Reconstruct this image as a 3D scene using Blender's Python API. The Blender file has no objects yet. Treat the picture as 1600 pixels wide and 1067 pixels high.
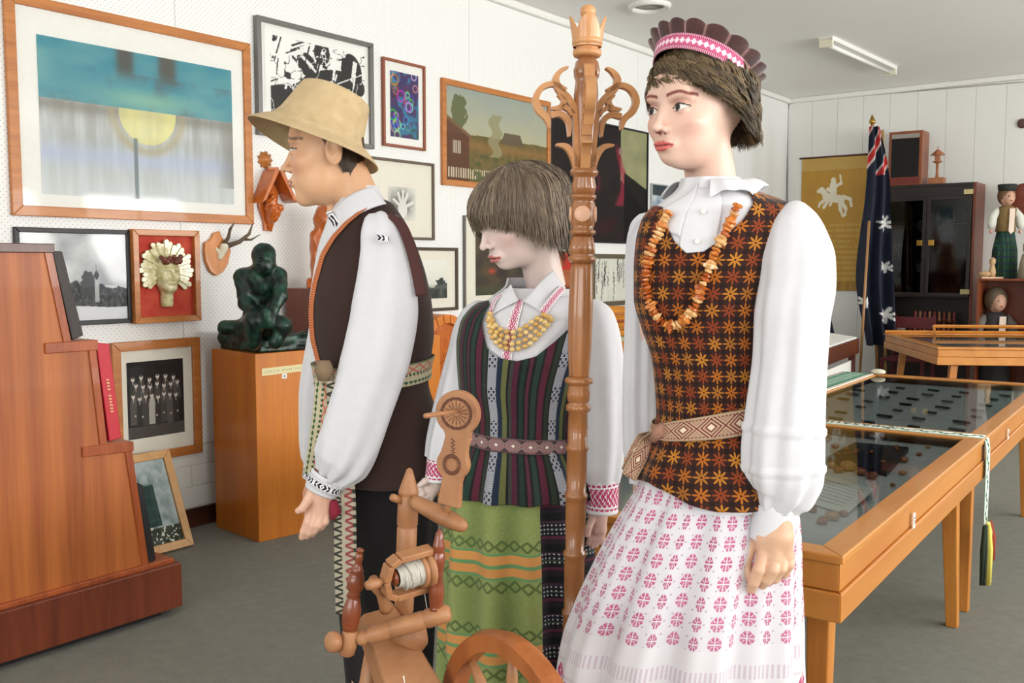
import bpy, math, random
import numpy as np
from mathutils import Vector
random.seed(7); np.random.seed(7); RS = np.random.RandomState(5)
SC = bpy.context.scene; COL = SC.collection
PI = math.pi

# ---------------------------------------------------------------- camera
CAM_H, FPX = 1.45, 1500.0
YAW, PIT = math.radians(37.5), math.atan(123 / 1500)
f0 = np.array([-math.sin(YAW), math.cos(YAW), 0.]); rt = np.array([math.cos(YAW), math.sin(YAW), 0.]); up = np.array([0, 0, 1.])
_F = f0 * math.cos(PIT) - up * math.sin(PIT); _U = f0 * math.sin(PIT) + up * math.cos(PIT); EYE = np.array([0, 0, CAM_H])
cam = bpy.data.cameras.new('camera'); camo = bpy.data.objects.new('camera', cam); COL.objects.link(camo)
cam.lens = FPX / 1600 * 36; cam.sensor_width = 36; cam.clip_end = 60; cam.clip_start = .05
camo.location = EYE; camo.rotation_euler = (PI / 2 - PIT, 0, YAW); SC.camera = camo

# ---------------------------------------------------------------- light and exposure
SC.view_settings.view_transform = 'Standard'; SC.view_settings.look = 'None'; SC.view_settings.gamma = 1
SC.view_settings.use_curve_mapping = False; SC.view_settings.exposure = -0.13
wd = bpy.data.worlds.new('daylight'); SC.world = wd; wd.use_nodes = True
wd.node_tree.nodes['Background'].inputs[0].default_value = (.80, .88, 1, 1); wd.node_tree.nodes['Background'].inputs[1].default_value = 2.0
RIGHT_X, FRONT_Y, BACK_Y, LEFT_X, CEIL = 5.2, -4.2, 11.45, -4.56, 3.43
WIN_RIGHT = [(-2.2, -0.3), (0.3, 2.2), (2.8, 4.7), (5.3, 7.2), (7.8, 9.7)]     # window spans along y on the right wall
WIN_FRONT = [(-3.2, -1.2), (-0.5, 1.5)]                                       # window spans along x on the wall behind the camera
WZ0, WZ1 = 0.95, 2.75
def area(name, loc, rot, sx, sy, power, col=(1, .97, .93)):
    l = bpy.data.lights.new(name, 'AREA'); l.shape = 'RECTANGLE'; l.size = sx; l.size_y = sy; l.energy = power; l.color = col
    o = bpy.data.objects.new(name, l); COL.objects.link(o); o.location = loc; o.rotation_euler = rot; return o
RIGHT_P = [130, 150, 190, 240, 260]
for (a, b), pw in zip(WIN_RIGHT, RIGHT_P):
    area('window_daylight', (RIGHT_X - .10, (a + b) / 2, (WZ0 + WZ1) / 2), (0, PI / 2 + .70, 0), WZ1 - WZ0, b - a, pw)
for a, b in WIN_FRONT:
    area('window_daylight', ((a + b) / 2, FRONT_Y + .10, (WZ0 + WZ1) / 2), (PI / 2 + .6, 0, 0), b - a, WZ1 - WZ0, 80)

# ---------------------------------------------------------------- pixel rays: turn a measured direction plus a known plane or depth into a place
def ray(x, y): return _F + rt * ((x - 800) / FPX) + _U * ((533.5 - y) / FPX)
def P(x, y, d): v = ray(x, y); return EYE + v * d / (v @ f0)
def onz(x, y, h): v = ray(x, y); return EYE + v * (h - CAM_H) / v[2]
def onx(x, y, X=-4.545): v = ray(x, y); return EYE + v * X / v[0]
def ony(x, y, Y=11.45): v = ray(x, y); return EYE + v * Y / v[1]
def A3(p): return np.array(p, float)
def CM(r, f, z): return rt * r + f0 * f + up * z        # camera-aligned axes (right, away, up), a direction in the world

# ---------------------------------------------------------------- node material helper
def lin(c):
    c = [x / 255 for x in c[:3]]
    return tuple((x / 12.92 if x <= .04045 else ((x + .055) / 1.055) ** 2.4) for x in c) + (1,)
class N:
    def __init__(s, b, k): s.b = b; s.k = k
    def _m(s, op, *o):
        n = s.b.t.nodes.new('ShaderNodeMath'); n.operation = op
        for i, q in enumerate((s,) + o):
            if isinstance(q, N): s.b.t.links.new(q.k, n.inputs[i])
            else: n.inputs[i].default_value = q
        return N(s.b, n.outputs[0])
    def __add__(s, o): return s._m('ADD', o)
    __radd__ = __add__
    def __mul__(s, o): return s._m('MULTIPLY', o)
    __rmul__ = __mul__
    def __sub__(s, o): return s._m('SUBTRACT', o)
    def __rsub__(s, o): return (s * -1) + o
    def __truediv__(s, o): return s._m('DIVIDE', o)
    def __lt__(s, o): return s._m('LESS_THAN', o)
    def __gt__(s, o): return s._m('GREATER_THAN', o)
    def abs(s): return s._m('ABSOLUTE')
    def floor(s): return s._m('FLOOR')
    def fract(s): return s._m('FRACT')
    def sin(s): return s._m('SINE')
    def cos(s): return s._m('COSINE')
    def sqrt(s): return s._m('SQRT')
    def min(s, o): return s._m('MINIMUM', o)
    def max(s, o): return s._m('MAXIMUM', o)
    def mod(s, o): return s._m('FLOORED_MODULO', o)
    def atan2(s, o): return s._m('ARCTAN2', o)
    def clamp(s): return s.max(0).min(1)
class B:
    def __init__(s, t): s.t = t; s.c = {}
    def sep(s, kind):
        if kind not in s.c:
            n = s.t.nodes.new('ShaderNodeTexCoord'); x = s.t.nodes.new('ShaderNodeSeparateXYZ')
            s.t.links.new(n.outputs[kind], x.inputs[0]); s.c[kind] = (n.outputs[kind], [N(s, o) for o in x.outputs])
        return s.c[kind]
    def uv(s): return s.sep('UV')[1][:2]
    def obj(s): return s.sep('Object')[1]
    def noise(s, scale, detail=2, stretch=None, kind='Object', rough=.5):
        v = s.sep(kind)[0]
        if stretch:
            m = s.t.nodes.new('ShaderNodeMapping'); m.inputs['Scale'].default_value = stretch; s.t.links.new(v, m.inputs[0]); v = m.outputs[0]
        n = s.t.nodes.new('ShaderNodeTexNoise'); n.inputs['Scale'].default_value = scale; n.inputs['Detail'].default_value = detail
        n.inputs['Roughness'].default_value = rough
        s.t.links.new(v, n.inputs['Vector']); return N(s, n.outputs['Fac'])
    def attr(s, name='Col'):
        n = s.t.nodes.new('ShaderNodeAttribute'); n.attribute_name = name; return n.outputs['Color']
    def mix(s, f, a, b):
        n = s.t.nodes.new('ShaderNodeMix'); n.data_type = 'RGBA'; n.clamp_factor = True
        for i, q in ((0, f), (6, a), (7, b)):
            if isinstance(q, N): q = q.k
            if isinstance(q, bpy.types.NodeSocket): s.t.links.new(q, n.inputs[i])
            elif isinstance(q, (int, float)): n.inputs[i].default_value = q
            else: n.inputs[i].default_value = lin(q)
        return n.outputs[2]
    def stripes(s, x, cols):          # cols: [(width, colour or socket)...] repeating across x
        tot = sum(w for w, c in cols); xx = x.mod(tot); out = cols[0][1]; acc = 0
        for k in range(1, len(cols)):
            acc += cols[k - 1][0]; out = s.mix(xx > acc, out, cols[k][1])
        return out
def material(name, fn=None, col=(200, 200, 200), rough=.6, metal=0., spec=.5, bump=.0, bdist=.002, sheen=0, coat=0, emis=None):
    m = bpy.data.materials.new(name); m.use_nodes = True; t = m.node_tree; bs = t.nodes['Principled BSDF']
    bs.inputs['Base Color'].default_value = lin(col); bs.inputs['Roughness'].default_value = rough; bs.inputs['Metallic'].default_value = metal
    bs.inputs['Specular IOR Level'].default_value = spec; bs.inputs['Sheen Weight'].default_value = sheen; bs.inputs['Coat Weight'].default_value = coat
    if emis: bs.inputs['Emission Color'].default_value = lin(emis[0]); bs.inputs['Emission Strength'].default_value = emis[1]
    if fn:
        b = B(t); r = fn(b)
        if not isinstance(r, dict): r = {'c': r}
        if 'c' in r:
            q = r['c']
            if isinstance(q, tuple): bs.inputs['Base Color'].default_value = lin(q)
            else: t.links.new(q.k if isinstance(q, N) else q, bs.inputs['Base Color'])
        if 'r' in r: t.links.new(r['r'].k, bs.inputs['Roughness'])
        if 'h' in r:
            n = t.nodes.new('ShaderNodeBump'); n.inputs['Strength'].default_value = bump; n.inputs['Distance'].default_value = bdist
            t.links.new(r['h'].k, n.inputs['Height']); t.links.new(n.outputs[0], bs.inputs['Normal'])
    return m
def wood(name, dark, light, axis=2, scale=14, rough=.38, coat=.15, spec=.4):
    st = [1, 1, 1]; st[axis] = .07
    def fn(b):
        n1 = b.noise(scale, 4, st); n2 = b.noise(scale * 6, 3, st)
        f = ((n1 - .5) * 1.6 + (n2 - .5) * .7 + .5).clamp()
        return {'c': b.mix(f, dark, light), 'h': n2}
    return material(name, fn, rough=rough, bump=.12, bdist=.001, coat=coat, spec=spec)
def plain(name, col, rough=.6, var=.0, **k):
    if not var: return material(name, lambda b: {'c': b.mix(b.noise(30, 2), tuple(x * .97 for x in col), col)}, rough=rough, **k)
    return material(name, lambda b: {'c': b.mix(b.noise(k.pop('ns', 12) if 'ns' in k else 12, 4), tuple(x * (1 - var) for x in col), tuple(min(255, x * (1 + var)) for x in col))}, rough=rough, **k)
def glassmat(name, tint=(255, 255, 255), refl=1.0, rough=.02):
    m = bpy.data.materials.new(name); m.use_nodes = True; t = m.node_tree; t.nodes.clear()
    o = t.nodes.new('ShaderNodeOutputMaterial'); mx = t.nodes.new('ShaderNodeMixShader'); tr = t.nodes.new('ShaderNodeBsdfTransparent'); gl = t.nodes.new('ShaderNodeBsdfGlossy')
    fr = t.nodes.new('ShaderNodeFresnel'); fr.inputs[0].default_value = 1.5
    tr.inputs[0].default_value = lin(tint); gl.inputs['Roughness'].default_value = rough
    mm = t.nodes.new('ShaderNodeMath'); mm.operation = 'MULTIPLY'; mm.inputs[1].default_value = refl
    t.links.new(fr.outputs[0], mm.inputs[0]); t.links.new(mm.outputs[0], mx.inputs[0]); t.links.new(tr.outputs[0], mx.inputs[1]); t.links.new(gl.outputs[0], mx.inputs[2])
    t.links.new(mx.outputs[0], o.inputs[0]); return m

# ---------------------------------------------------------------- objects
ORG = {}
def origin_of(o):
    v = np.zeros(3)
    while o is not None: v = v + np.array(o.location); o = o.parent
    return v
def root(name, label, cat, loc, group=None):
    o = bpy.data.objects.new(name, None); o.empty_display_size = .1; COL.objects.link(o); o.location = tuple(map(float, loc))
    return tag(o, label, cat, group)
def tag(o, label=None, cat=None, group=None, kind=None):
    if label: o['label'] = label
    if cat: o['category'] = cat
    if group: o['group'] = group
    if kind: o['kind'] = kind
    return o
def mk(name, V, F, m, parent=None, uv=None, col=None, smooth=False, label=None, base=None, bevel=0, solid=0):
    """V world coordinates (n,3); F array or list of polygons"""
    V = np.asarray(V, float)
    if parent is not None: og = origin_of(parent)
    elif base is not None: og = A3(base)
    else: og = np.array([(V[:, 0].min() + V[:, 0].max()) / 2, (V[:, 1].min() + V[:, 1].max()) / 2, V[:, 2].min()])
    me = bpy.data.meshes.new(name)
    if isinstance(F, np.ndarray): tot = np.full(len(F), F.shape[1]); idx = F.ravel()
    else: tot = np.array([len(f) for f in F]); idx = np.array([i for f in F for i in f])
    me.vertices.add(len(V)); me.vertices.foreach_set('co', (V - og).astype(np.float32).ravel())
    me.loops.add(len(idx)); me.loops.foreach_set('vertex_index', idx.astype(np.int32))
    me.polygons.add(len(tot)); me.polygons.foreach_set('loop_start', np.concatenate([[0], np.cumsum(tot)[:-1]]).astype(np.int32))
    me.polygons.foreach_set('loop_total', tot.astype(np.int32))
    me.polygons.foreach_set('use_smooth', np.full(len(tot), bool(smooth)))
    me.update(calc_edges=True)
    if uv is not None:
        l = me.uv_layers.new(name='UVMap'); l.data.foreach_set('uv', np.asarray(uv, np.float32)[idx].ravel())
    if col is not None:
        c = np.ones((len(V), 4), np.float32); cc = np.clip(np.asarray(col, float), 0, 1)
        c[:, :3] = np.where(cc <= .04045, cc / 12.92, ((cc + .055) / 1.055) ** 2.4)
        a = me.color_attributes.new('Col', 'FLOAT_COLOR', 'POINT'); a.data.foreach_set('color', c.ravel())
    if m: me.materials.append(m)
    o = bpy.data.objects.new(name, me); COL.objects.link(o)
    if parent is not None: o.parent = parent
    else: o.location = og
    if label: o['label'] = label
    if bevel:
        q = o.modifiers.new('b', 'BEVEL'); q.width = bevel; q.segments = 2; q.limit_method = 'ANGLE'
    if solid:
        q = o.modifiers.new('s', 'SOLIDIFY'); q.thickness = solid; q.offset = 1
    return o
def frame_of(d):
    d = A3(d); d = d / np.linalg.norm(d); a = np.array([0, 0, 1.]) if abs(d[2]) < .9 else np.array([1., 0, 0])
    u = np.cross(a, d); u /= np.linalg.norm(u); return u, np.cross(d, u), d
class MB:
    def __init__(s): s.v = []; s.f = []; s.c = []
    def add(s, V, F, c=None):
        n = len(s.v); s.v += [tuple(p) for p in V]; s.f += [[i + n for i in q] for q in F]
        if c is not None: s.c += [c] * len(V)
        return s
    def box(s, c, size, ax=None, c3=None):
        c = A3(c); ex, ey, ez = ax if ax is not None else (np.array([1., 0, 0]), np.array([0, 1., 0]), up)
        a, b, h = size[0] / 2, size[1] / 2, size[2] / 2
        V = [c + ex * x * a + ey * y * b + ez * z * h for z in (-1, 1) for x, y in ((-1, -1), (1, -1), (1, 1), (-1, 1))]
        return s.add(V, [[3, 2, 1, 0], [4, 5, 6, 7], [0, 1, 5, 4], [1, 2, 6, 5], [2, 3, 7, 6], [3, 0, 4, 7]], c3)
    def span(s, a, b): return s.box([(x + y) / 2 for x, y in zip(a, b)], [abs(x - y) for x, y in zip(a, b)])
    def prism(s, pts, off, c3=None):
        pts = [A3(p) for p in pts]; off = A3(off); n = len(pts)
        return s.add(pts + [p + off for p in pts], [list(range(n))[::-1], list(range(n, 2 * n))] + [[i, (i + 1) % n, n + (i + 1) % n, n + i] for i in range(n)], c3)
    def tube(s, pts, rad, n=8, cap=True, c3=None, flat=1.0, upv=None):
        pts = [A3(p) for p in pts]; m = len(pts)
        if not hasattr(rad, '__len__'): rad = [rad] * m
        V = []; u = None
        for i in range(m):
            d = pts[min(i + 1, m - 1)] - pts[max(i - 1, 0)]; d /= (np.linalg.norm(d) + 1e-12)
            if u is None: u = frame_of(d)[0] if upv is None else A3(upv)
            u = u - d * (u @ d); u /= np.linalg.norm(u); w = np.cross(d, u)
            for k in range(n):
                t = 2 * PI * k / n; V.append(pts[i] + (u * math.cos(t) + w * math.sin(t) * flat) * rad[i])
        F = [[i * n + k, i * n + (k + 1) % n, (i + 1) * n + (k + 1) % n, (i + 1) * n + k] for i in range(m - 1) for k in range(n)]
        if cap: F += [list(range(n))[::-1], list(range((m - 1) * n, m * n))]
        return s.add(V, F, c3)
    def lathe(s, p0, d, prof, n=20, cap=True, c3=None, mod=None):
        """prof: (distance along d from p0, radius)"""
        u, w, d = frame_of(d); p0 = A3(p0); V = []
        for j, (h, r) in enumerate(prof):
            for k in range(n):
                t = 2 * PI * k / n; q = r * (mod(t, h) if mod else 1)
                V.append(p0 + d * h + (u * math.cos(t) + w * math.sin(t)) * q)
        m = len(prof); F = [[i * n + k, i * n + (k + 1) % n, (i + 1) * n + (k + 1) % n, (i + 1) * n + k] for i in range(m - 1) for k in range(n)]
        if cap: F += [list(range(n))[::-1], list(range((m - 1) * n, m * n))]
        return s.add(V, F, c3)
    def ball(s, c, r, n=12, m=8, ax=None, c3=None):
        c = A3(c); r = A3(r) if hasattr(r, '__len__') else A3([r] * 3); e = ax if ax is not None else np.eye(3); V = []
        for j in range(m + 1):
            th = PI * (j + .02) / (m + .04)
            for k in range(n):
                t = 2 * PI * k / n; q = np.array([math.sin(th) * math.cos(t), math.sin(th) * math.sin(t), math.cos(th)]) * r
                V.append(c + e[0] * q[0] + e[1] * q[1] + e[2] * q[2])
        F = [[i * n + k, (i + 1) * n + k, (i + 1) * n + (k + 1) % n, i * n + (k + 1) % n] for i in range(m) for k in range(n)] + [list(range(n)), list(range(m * n, m * n + n))[::-1]]
        return s.add(V, F, c3)
    def build(s, name, m, parent=None, smooth=False, **k):
        if s.c and len(s.c) == len(s.v): k['col'] = np.array(s.c)
        o = mk(name, np.array(s.v), s.f, m, parent, smooth=smooth, **k)
        if smooth == 'auto':
            o.data.polygons.foreach_set('use_smooth', np.ones(len(o.data.polygons), bool)); o.data.set_sharp_from_angle(angle=math.radians(40))
        return o

# ---------------------------------------------------------------- implicit shapes -> surface nets
def nets(fn, lo, hi, h):
    lo = A3(lo); n = np.ceil((A3(hi) - lo) / h).astype(int) + 1
    gx, gy, gz = [(lo[i] + h * np.arange(n[i])).astype(np.float32) for i in range(3)]
    v = fn(gx[:, None, None], gy[None, :, None], gz[None, None, :]); v = np.broadcast_to(v, tuple(n)).astype(np.float32)
    v = np.where(v == 0, np.float32(1e-9), v); ins = v < 0; m = n - 1
    acc = np.zeros(tuple(m) + (3,), np.float32); cnt = np.zeros(tuple(m), np.float32)
    edges = []
    for ax in range(3):
        sl0 = [slice(None)] * 3; sl1 = [slice(None)] * 3; sl0[ax] = slice(0, -1); sl1[ax] = slice(1, None)
        c = np.argwhere(ins[tuple(sl0)] != ins[tuple(sl1)]); j = c.copy(); j[:, ax] += 1
        a = v[tuple(c.T)]; b = v[tuple(j.T)]; t = a / (a - b); p = c.astype(np.float32); p[:, ax] += t
        o1, o2 = (ax + 1) % 3, (ax + 2) % 3
        for d1 in (0, 1):
            for d2 in (0, 1):
                q = c.copy(); q[:, o1] -= d1; q[:, o2] -= d2
                ok = (q[:, o1] >= 0) & (q[:, o2] >= 0) & (q[:, o1] < m[o1]) & (q[:, o2] < m[o2])
                np.add.at(acc, tuple(q[ok].T), p[ok]); np.add.at(cnt, tuple(q[ok].T), 1)
        edges.append((ax, o1, o2, c, a < 0))
    act = cnt > 0; ids = -np.ones(tuple(m), np.int64); ids[act] = np.arange(act.sum())
    V = acc[act] / cnt[act][:, None] * h + lo; F = []
    for ax, o1, o2, c, neg in edges:
        ok = (c[:, o1] > 0) & (c[:, o2] > 0) & (c[:, o1] < m[o1]) & (c[:, o2] < m[o2]); c = c[ok]; neg = neg[ok]
        q = []
        for d1, d2 in ((1, 1), (0, 1), (0, 0), (1, 0)):
            w = c.copy(); w[:, o1] -= d1; w[:, o2] -= d2; q.append(ids[tuple(w.T)])
        q = np.stack(q, 1); q[~neg] = q[~neg][:, ::-1]; F.append(q)
    return V, np.concatenate(F)
def s_ell(X, Y, Z, c, r):
    x = (X - c[0]) / r[0]; y = (Y - c[1]) / r[1]; z = (Z - c[2]) / r[2]; k0 = np.sqrt(x * x + y * y + z * z)
    k1 = np.sqrt((x / r[0]) ** 2 + (y / r[1]) ** 2 + (z / r[2]) ** 2) + 1e-9; return k0 * (k0 - 1) / k1
def s_cap(X, Y, Z, a, b, ra, rb=None):
    rb = ra if rb is None else rb; d = [b[i] - a[i] for i in range(3)]; L = sum(q * q for q in d) + 1e-12
    t = np.clip(((X - a[0]) * d[0] + (Y - a[1]) * d[1] + (Z - a[2]) * d[2]) / L, 0, 1)
    return np.sqrt((X - a[0] - t * d[0]) ** 2 + (Y - a[1] - t * d[1]) ** 2 + (Z - a[2] - t * d[2]) ** 2) - (ra + (rb - ra) * t)
def smin(a, b, k): h = np.clip(.5 + .5 * (b - a) / k, 0, 1); return b + (a - b) * h - k * h * (1 - h)
def smax(a, b, k): return -smin(-a, -b, k)

# ---------------------------------------------------------------- numpy value noise for painted pictures
def vnoise(u, v, fx, fy, seed=0, oct=3):
    out = 0; amp = 1; tot = 0
    for o in range(oct):
        g = np.random.RandomState(seed * 31 + o).rand(int(fy) + 3, int(fx) + 3); x = u * fx; y = v * fy; i = np.clip(np.floor(x).astype(int), 0, int(fx) + 1); j = np.clip(np.floor(y).astype(int), 0, int(fy) + 1)
        a = x - i; b = y - j; a = a * a * (3 - 2 * a); b = b * b * (3 - 2 * b)
        q = (g[j, i] * (1 - a) + g[j, i + 1] * a) * (1 - b) + (g[j + 1, i] * (1 - a) + g[j + 1, i + 1] * a) * b
        out = out + q * amp; tot += amp; amp *= .5; fx *= 2; fy *= 2
    return out / tot
def lerp3(a, b, t): t = np.clip(t, 0, 1)[..., None]; return np.asarray(a, float) * (1 - t) + np.asarray(b, float) * t
def seg(u, v, a, b, asp=1.0):
    dx, dy = (b[0] - a[0]) * asp, b[1] - a[1]; L = dx * dx + dy * dy + 1e-9
    t = np.clip(((u - a[0]) * asp * dx + (v - a[1]) * dy) / L, 0, 1); return np.hypot((u - a[0]) * asp - t * dx, v - a[1] - t * dy)
# ================================================================ the room
M = {}
M['wall'] = material('white_paint', lambda b: {'c': b.mix(b.noise(3, 3), (222, 224, 220), (233, 234, 230)), 'h': b.noise(60, 3)}, rough=.7, bump=.1)
def pegfn(b):
    x, y, z = b.obj(); s = .0215
    q = (y + z) / (s * 1.3); w = (z - y) / (s * 1.3)
    d1 = ((q.fract() - .5) * (q.fract() - .5) + (w.fract() - .5) * (w.fract() - .5)).sqrt()
    hole = d1 < .105
    return {'c': b.mix(hole, (235, 236, 234), (128, 128, 126))}
M['peg'] = material('white_pegboard', pegfn, rough=.6, bump=.3)
M['ceil'] = material('ceiling_paint', lambda b: {'c': b.mix(b.noise(1.2, 3), (242, 242, 239), (246, 246, 243)), 'h': b.noise(50, 3)}, rough=.85, bump=.08)
M['carpet'] = material('grey_carpet', lambda b: {'c': b.mix(((b.noise(260, 2) - .5) * 1.4 + (b.noise(25, 3) - .5) * .5 + .5).clamp(), (106, 106, 100), (146, 146, 136)), 'h': b.noise(300, 2)}, rough=.95, bump=.5, bdist=.004, spec=.1)
M['white'] = plain('white_enamel', (235, 235, 230), .5)
M['cream'] = plain('cream_plastic', (225, 222, 200), .5)
M['skirting'] = wood('dark_skirting_wood', (52, 26, 18), (80, 42, 28), 1)
M['orangewood'] = wood('orange_varnished_wood', (176, 98, 28), (208, 126, 42), 2)
M['orangewoodH'] = wood('orange_varnished_wood_horizontal', (188, 104, 36), (222, 136, 56), 1)
M['framewood'] = wood('frame_wood', (158, 92, 42), (200, 130, 66), 1, 30)
M['redwood'] = wood('reddish_wood', (128, 56, 22), (180, 92, 42), 2, 18)
M['darkwood'] = wood('dark_stained_wood', (58, 24, 14), (96, 44, 24), 2, 18)
M['black'] = plain('black_paint', (20, 20, 24), .45)
M['paper'] = plain('paper', (236, 236, 230), .8)
M['mat'] = plain('mat_board', (226, 222, 208), .85)
M['glass'] = glassmat('picture_glass', refl=.7, rough=.05)
M['pglass'] = glassmat('table_glass', tint=(236, 242, 240), refl=1.0, rough=.03)
M['dglass'] = glassmat('cabinet_glass', tint=(170, 178, 178), refl=.8, rough=.05)
M['art'] = material('painted_picture', lambda b: {'c': b.attr()}, rough=.7, spec=.2)
M['paint'] = material('painted_surface', lambda b: {'c': b.attr()}, rough=.5)
M['chrome'] = plain('chrome', (190, 185, 170), .25, metal=1.)
M['brass'] = plain('brass', (190, 150, 70), .3, metal=1.)

def struct(o): o['kind'] = 'structure'; return o
def room():
    L, R, Fy, Bk, C = LEFT_X, RIGHT_X, FRONT_Y, BACK_Y, CEIL; t = .15
    struct(MB().span((L - t, Fy - t, -.1), (R + t, Bk + t, 0)).build('floor', M['carpet']))
    struct(MB().span((L - t, Fy - t, C), (R + t, Bk + t, C + .1)).build('ceiling', M['ceil']))
    wl = struct(MB().span((L - t, Fy, 0), (L, Bk, C)).build('wall_left', M['wall']))
    wb = struct(MB().span((L, Bk, 0), (R, Bk + t, C)).build('wall_back', M['wall']))
    # sheets lining the back wall, thin joints between them
    M['lining'] = material('wall_lining_paint', lambda b: {'c': b.mix(b.noise(2, 3), (226, 227, 222), (231, 232, 228))}, rough=.75)
    x = L + .012; i = 0
    while x < -1.0:
        w = .30
        MB().span((x, Bk - .012, .11), (x + w - .0025, Bk, C - .06)).build('panel', M['lining'], wb, bevel=.002); x += w
    # pegboard sheets
    y = Fy + .02
    while y < Bk - .02:
        y2 = min(y + 2.40, Bk - .02)
        MB().span((L, y, .458), (L + .012, y2 - .003, CEIL - .06)).build('pegboard_panel', M['peg'], wl); y = y2
    # painted block courses under the pegboard
    for k, (za, zb) in enumerate(((.11, .222), (.226, .338), (.342, .454))):
        yy = 1.7 + (k % 2) * .15
        while yy < 7.2:
            MB().span((L, yy, za), (L + .006, yy + .293, zb)).build('brick', M['wall'], wl, bevel=.003); yy += .3
    def holed(name, spans, horizontal_x, at, thick):
        mb = MB(); lo, hi = (L, R) if horizontal_x else (Fy, Bk)
        def bx(a, b, z0, z1):
            if horizontal_x: mb.span((a, at - thick, z0), (b, at, z1))
            else: mb.span((at, a, z0), (at + thick, b, z1))
        bx(lo, hi, 0, WZ0); bx(lo, hi, WZ1, C); p = lo
        for a, b in spans: bx(p, a, WZ0, WZ1); p = b
        bx(p, hi, WZ0, WZ1)
        return struct(mb.build(name, M['wall']))
    holed('wall_right', WIN_RIGHT, False, R, t); holed('wall_front', WIN_FRONT, True, Fy, t)
    n = 1
    for isx, spans in ((False, WIN_RIGHT), (True, WIN_FRONT)):
        for a, b in spans:
            w = root('window_%d' % n, None, None, (R + .07, (a + b) / 2, WZ0) if not isx else ((a + b) / 2, Fy - .07, WZ0)); w['kind'] = 'structure'; n += 1
            def bx(mb, p, q, z0, z1, d0=.05, d1=.09):
                if isx: mb.span((p, Fy - d1, z0), (q, Fy - d0, z1))
                else: mb.span((R + d0, p, z0), (R + d1, q, z1))
            mb = MB(); e = .05
            bx(mb, a, b, WZ0, WZ0 + e); bx(mb, a, b, WZ1 - e, WZ1); bx(mb, a, a + e, WZ0 + e, WZ1 - e); bx(mb, b - e, b, WZ0 + e, WZ1 - e); bx(mb, (a + b) / 2 - .02, (a + b) / 2 + .02, WZ0 + e, WZ1 - e)
            mb.build('window_frame', M['white'], w)
            mb = MB(); bx(mb, a + e, (a + b) / 2 - .02, WZ0 + e, WZ1 - e, .068, .072); bx(mb, (a + b) / 2 + .02, b - e, WZ0 + e, WZ1 - e, .068, .072)
            mb.build('pane', M['glass'], w)
    # cornice, skirting
    struct(MB().span((L, Fy, C - .06), (L + .05, Bk, C)).build('trim_1', M['white'], bevel=.015))
    struct(MB().span((L, Bk - .05, C - .06), (R, Bk, C)).build('trim_2', M['white'], bevel=.015))
    struct(MB().span((L, Fy, 0), (L + .02, Bk, .105)).build('baseboard_left', M['skirting'], bevel=.004))
    struct(MB().span((L + .02, Bk - .02, 0), (R, Bk, .105)).build('baseboard_back', M['skirting'], bevel=.004))
    # surface conduit in the corner of the back wall
    c = ony(1231, 158, Bk - .03); mb = MB()
    mb.tube([ony(1600, 128, Bk - .02), ony(1260, 157, Bk - .02), ony(1233, 162, Bk - .02), ony(1230, 175, Bk - .02), ony(1231, 450, Bk - .02)], .006, 6)
    struct(mb.build('trim_3', plain('grey_conduit', (150, 148, 142), .6), smooth=True))
room()

# ceiling fittings
def vent():
    c = onz(1015, 8, CEIL); t = root('ceiling_vent', 'round white air vent ring set in the ceiling above the tall carved pole', 'vent', (c[0], c[1], CEIL))
    R = .165
    MB().lathe((c[0], c[1], CEIL), (0, 0, -1), [(0, R), (.012, R), (.03, R * .93), (.034, R * .85), (.02, R * .76), (.0, R * .74)], 40, cap=False).build('rim', M['white'], t, smooth=True)
    MB().lathe((c[0], c[1], CEIL), (0, 0, -1), [(.004, R * .76), (.008, .001)], 40).build('disc', plain('vent_grey', (190, 188, 180), .7), t, smooth=True)
vent()
def tubelight():
    a = onz(1290, 66, CEIL - .05); b = onz(1392, 112, CEIL - .05); a[2] = b[2] = CEIL
    d = b - a; d /= np.linalg.norm(d); s = np.cross(d, up)
    t = root('ceiling_light', 'long white fluorescent batten light on the ceiling towards the back wall', 'light', (a + b) / 2)
    c = (a + b) / 2; L = np.linalg.norm(b - a)
    MB().box(c - up * .02, (L, .13, .04), (d, s, up)).build('batten', M['white'], t, bevel=.005)
    MB().lathe(a + d * .03 - up * .062, d, [(0, .019), (L - .06, .019)], 14).build('tube', plain('frosted_tube', (240, 240, 236), .3), t, smooth=True)
    for e in (a + d * .015, b - d * .015): MB().box(e - up * .05, (.03, .125, .085), (d, s, up)).build('end_cap', M['cream'], t, bevel=.006)
tubelight()

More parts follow.
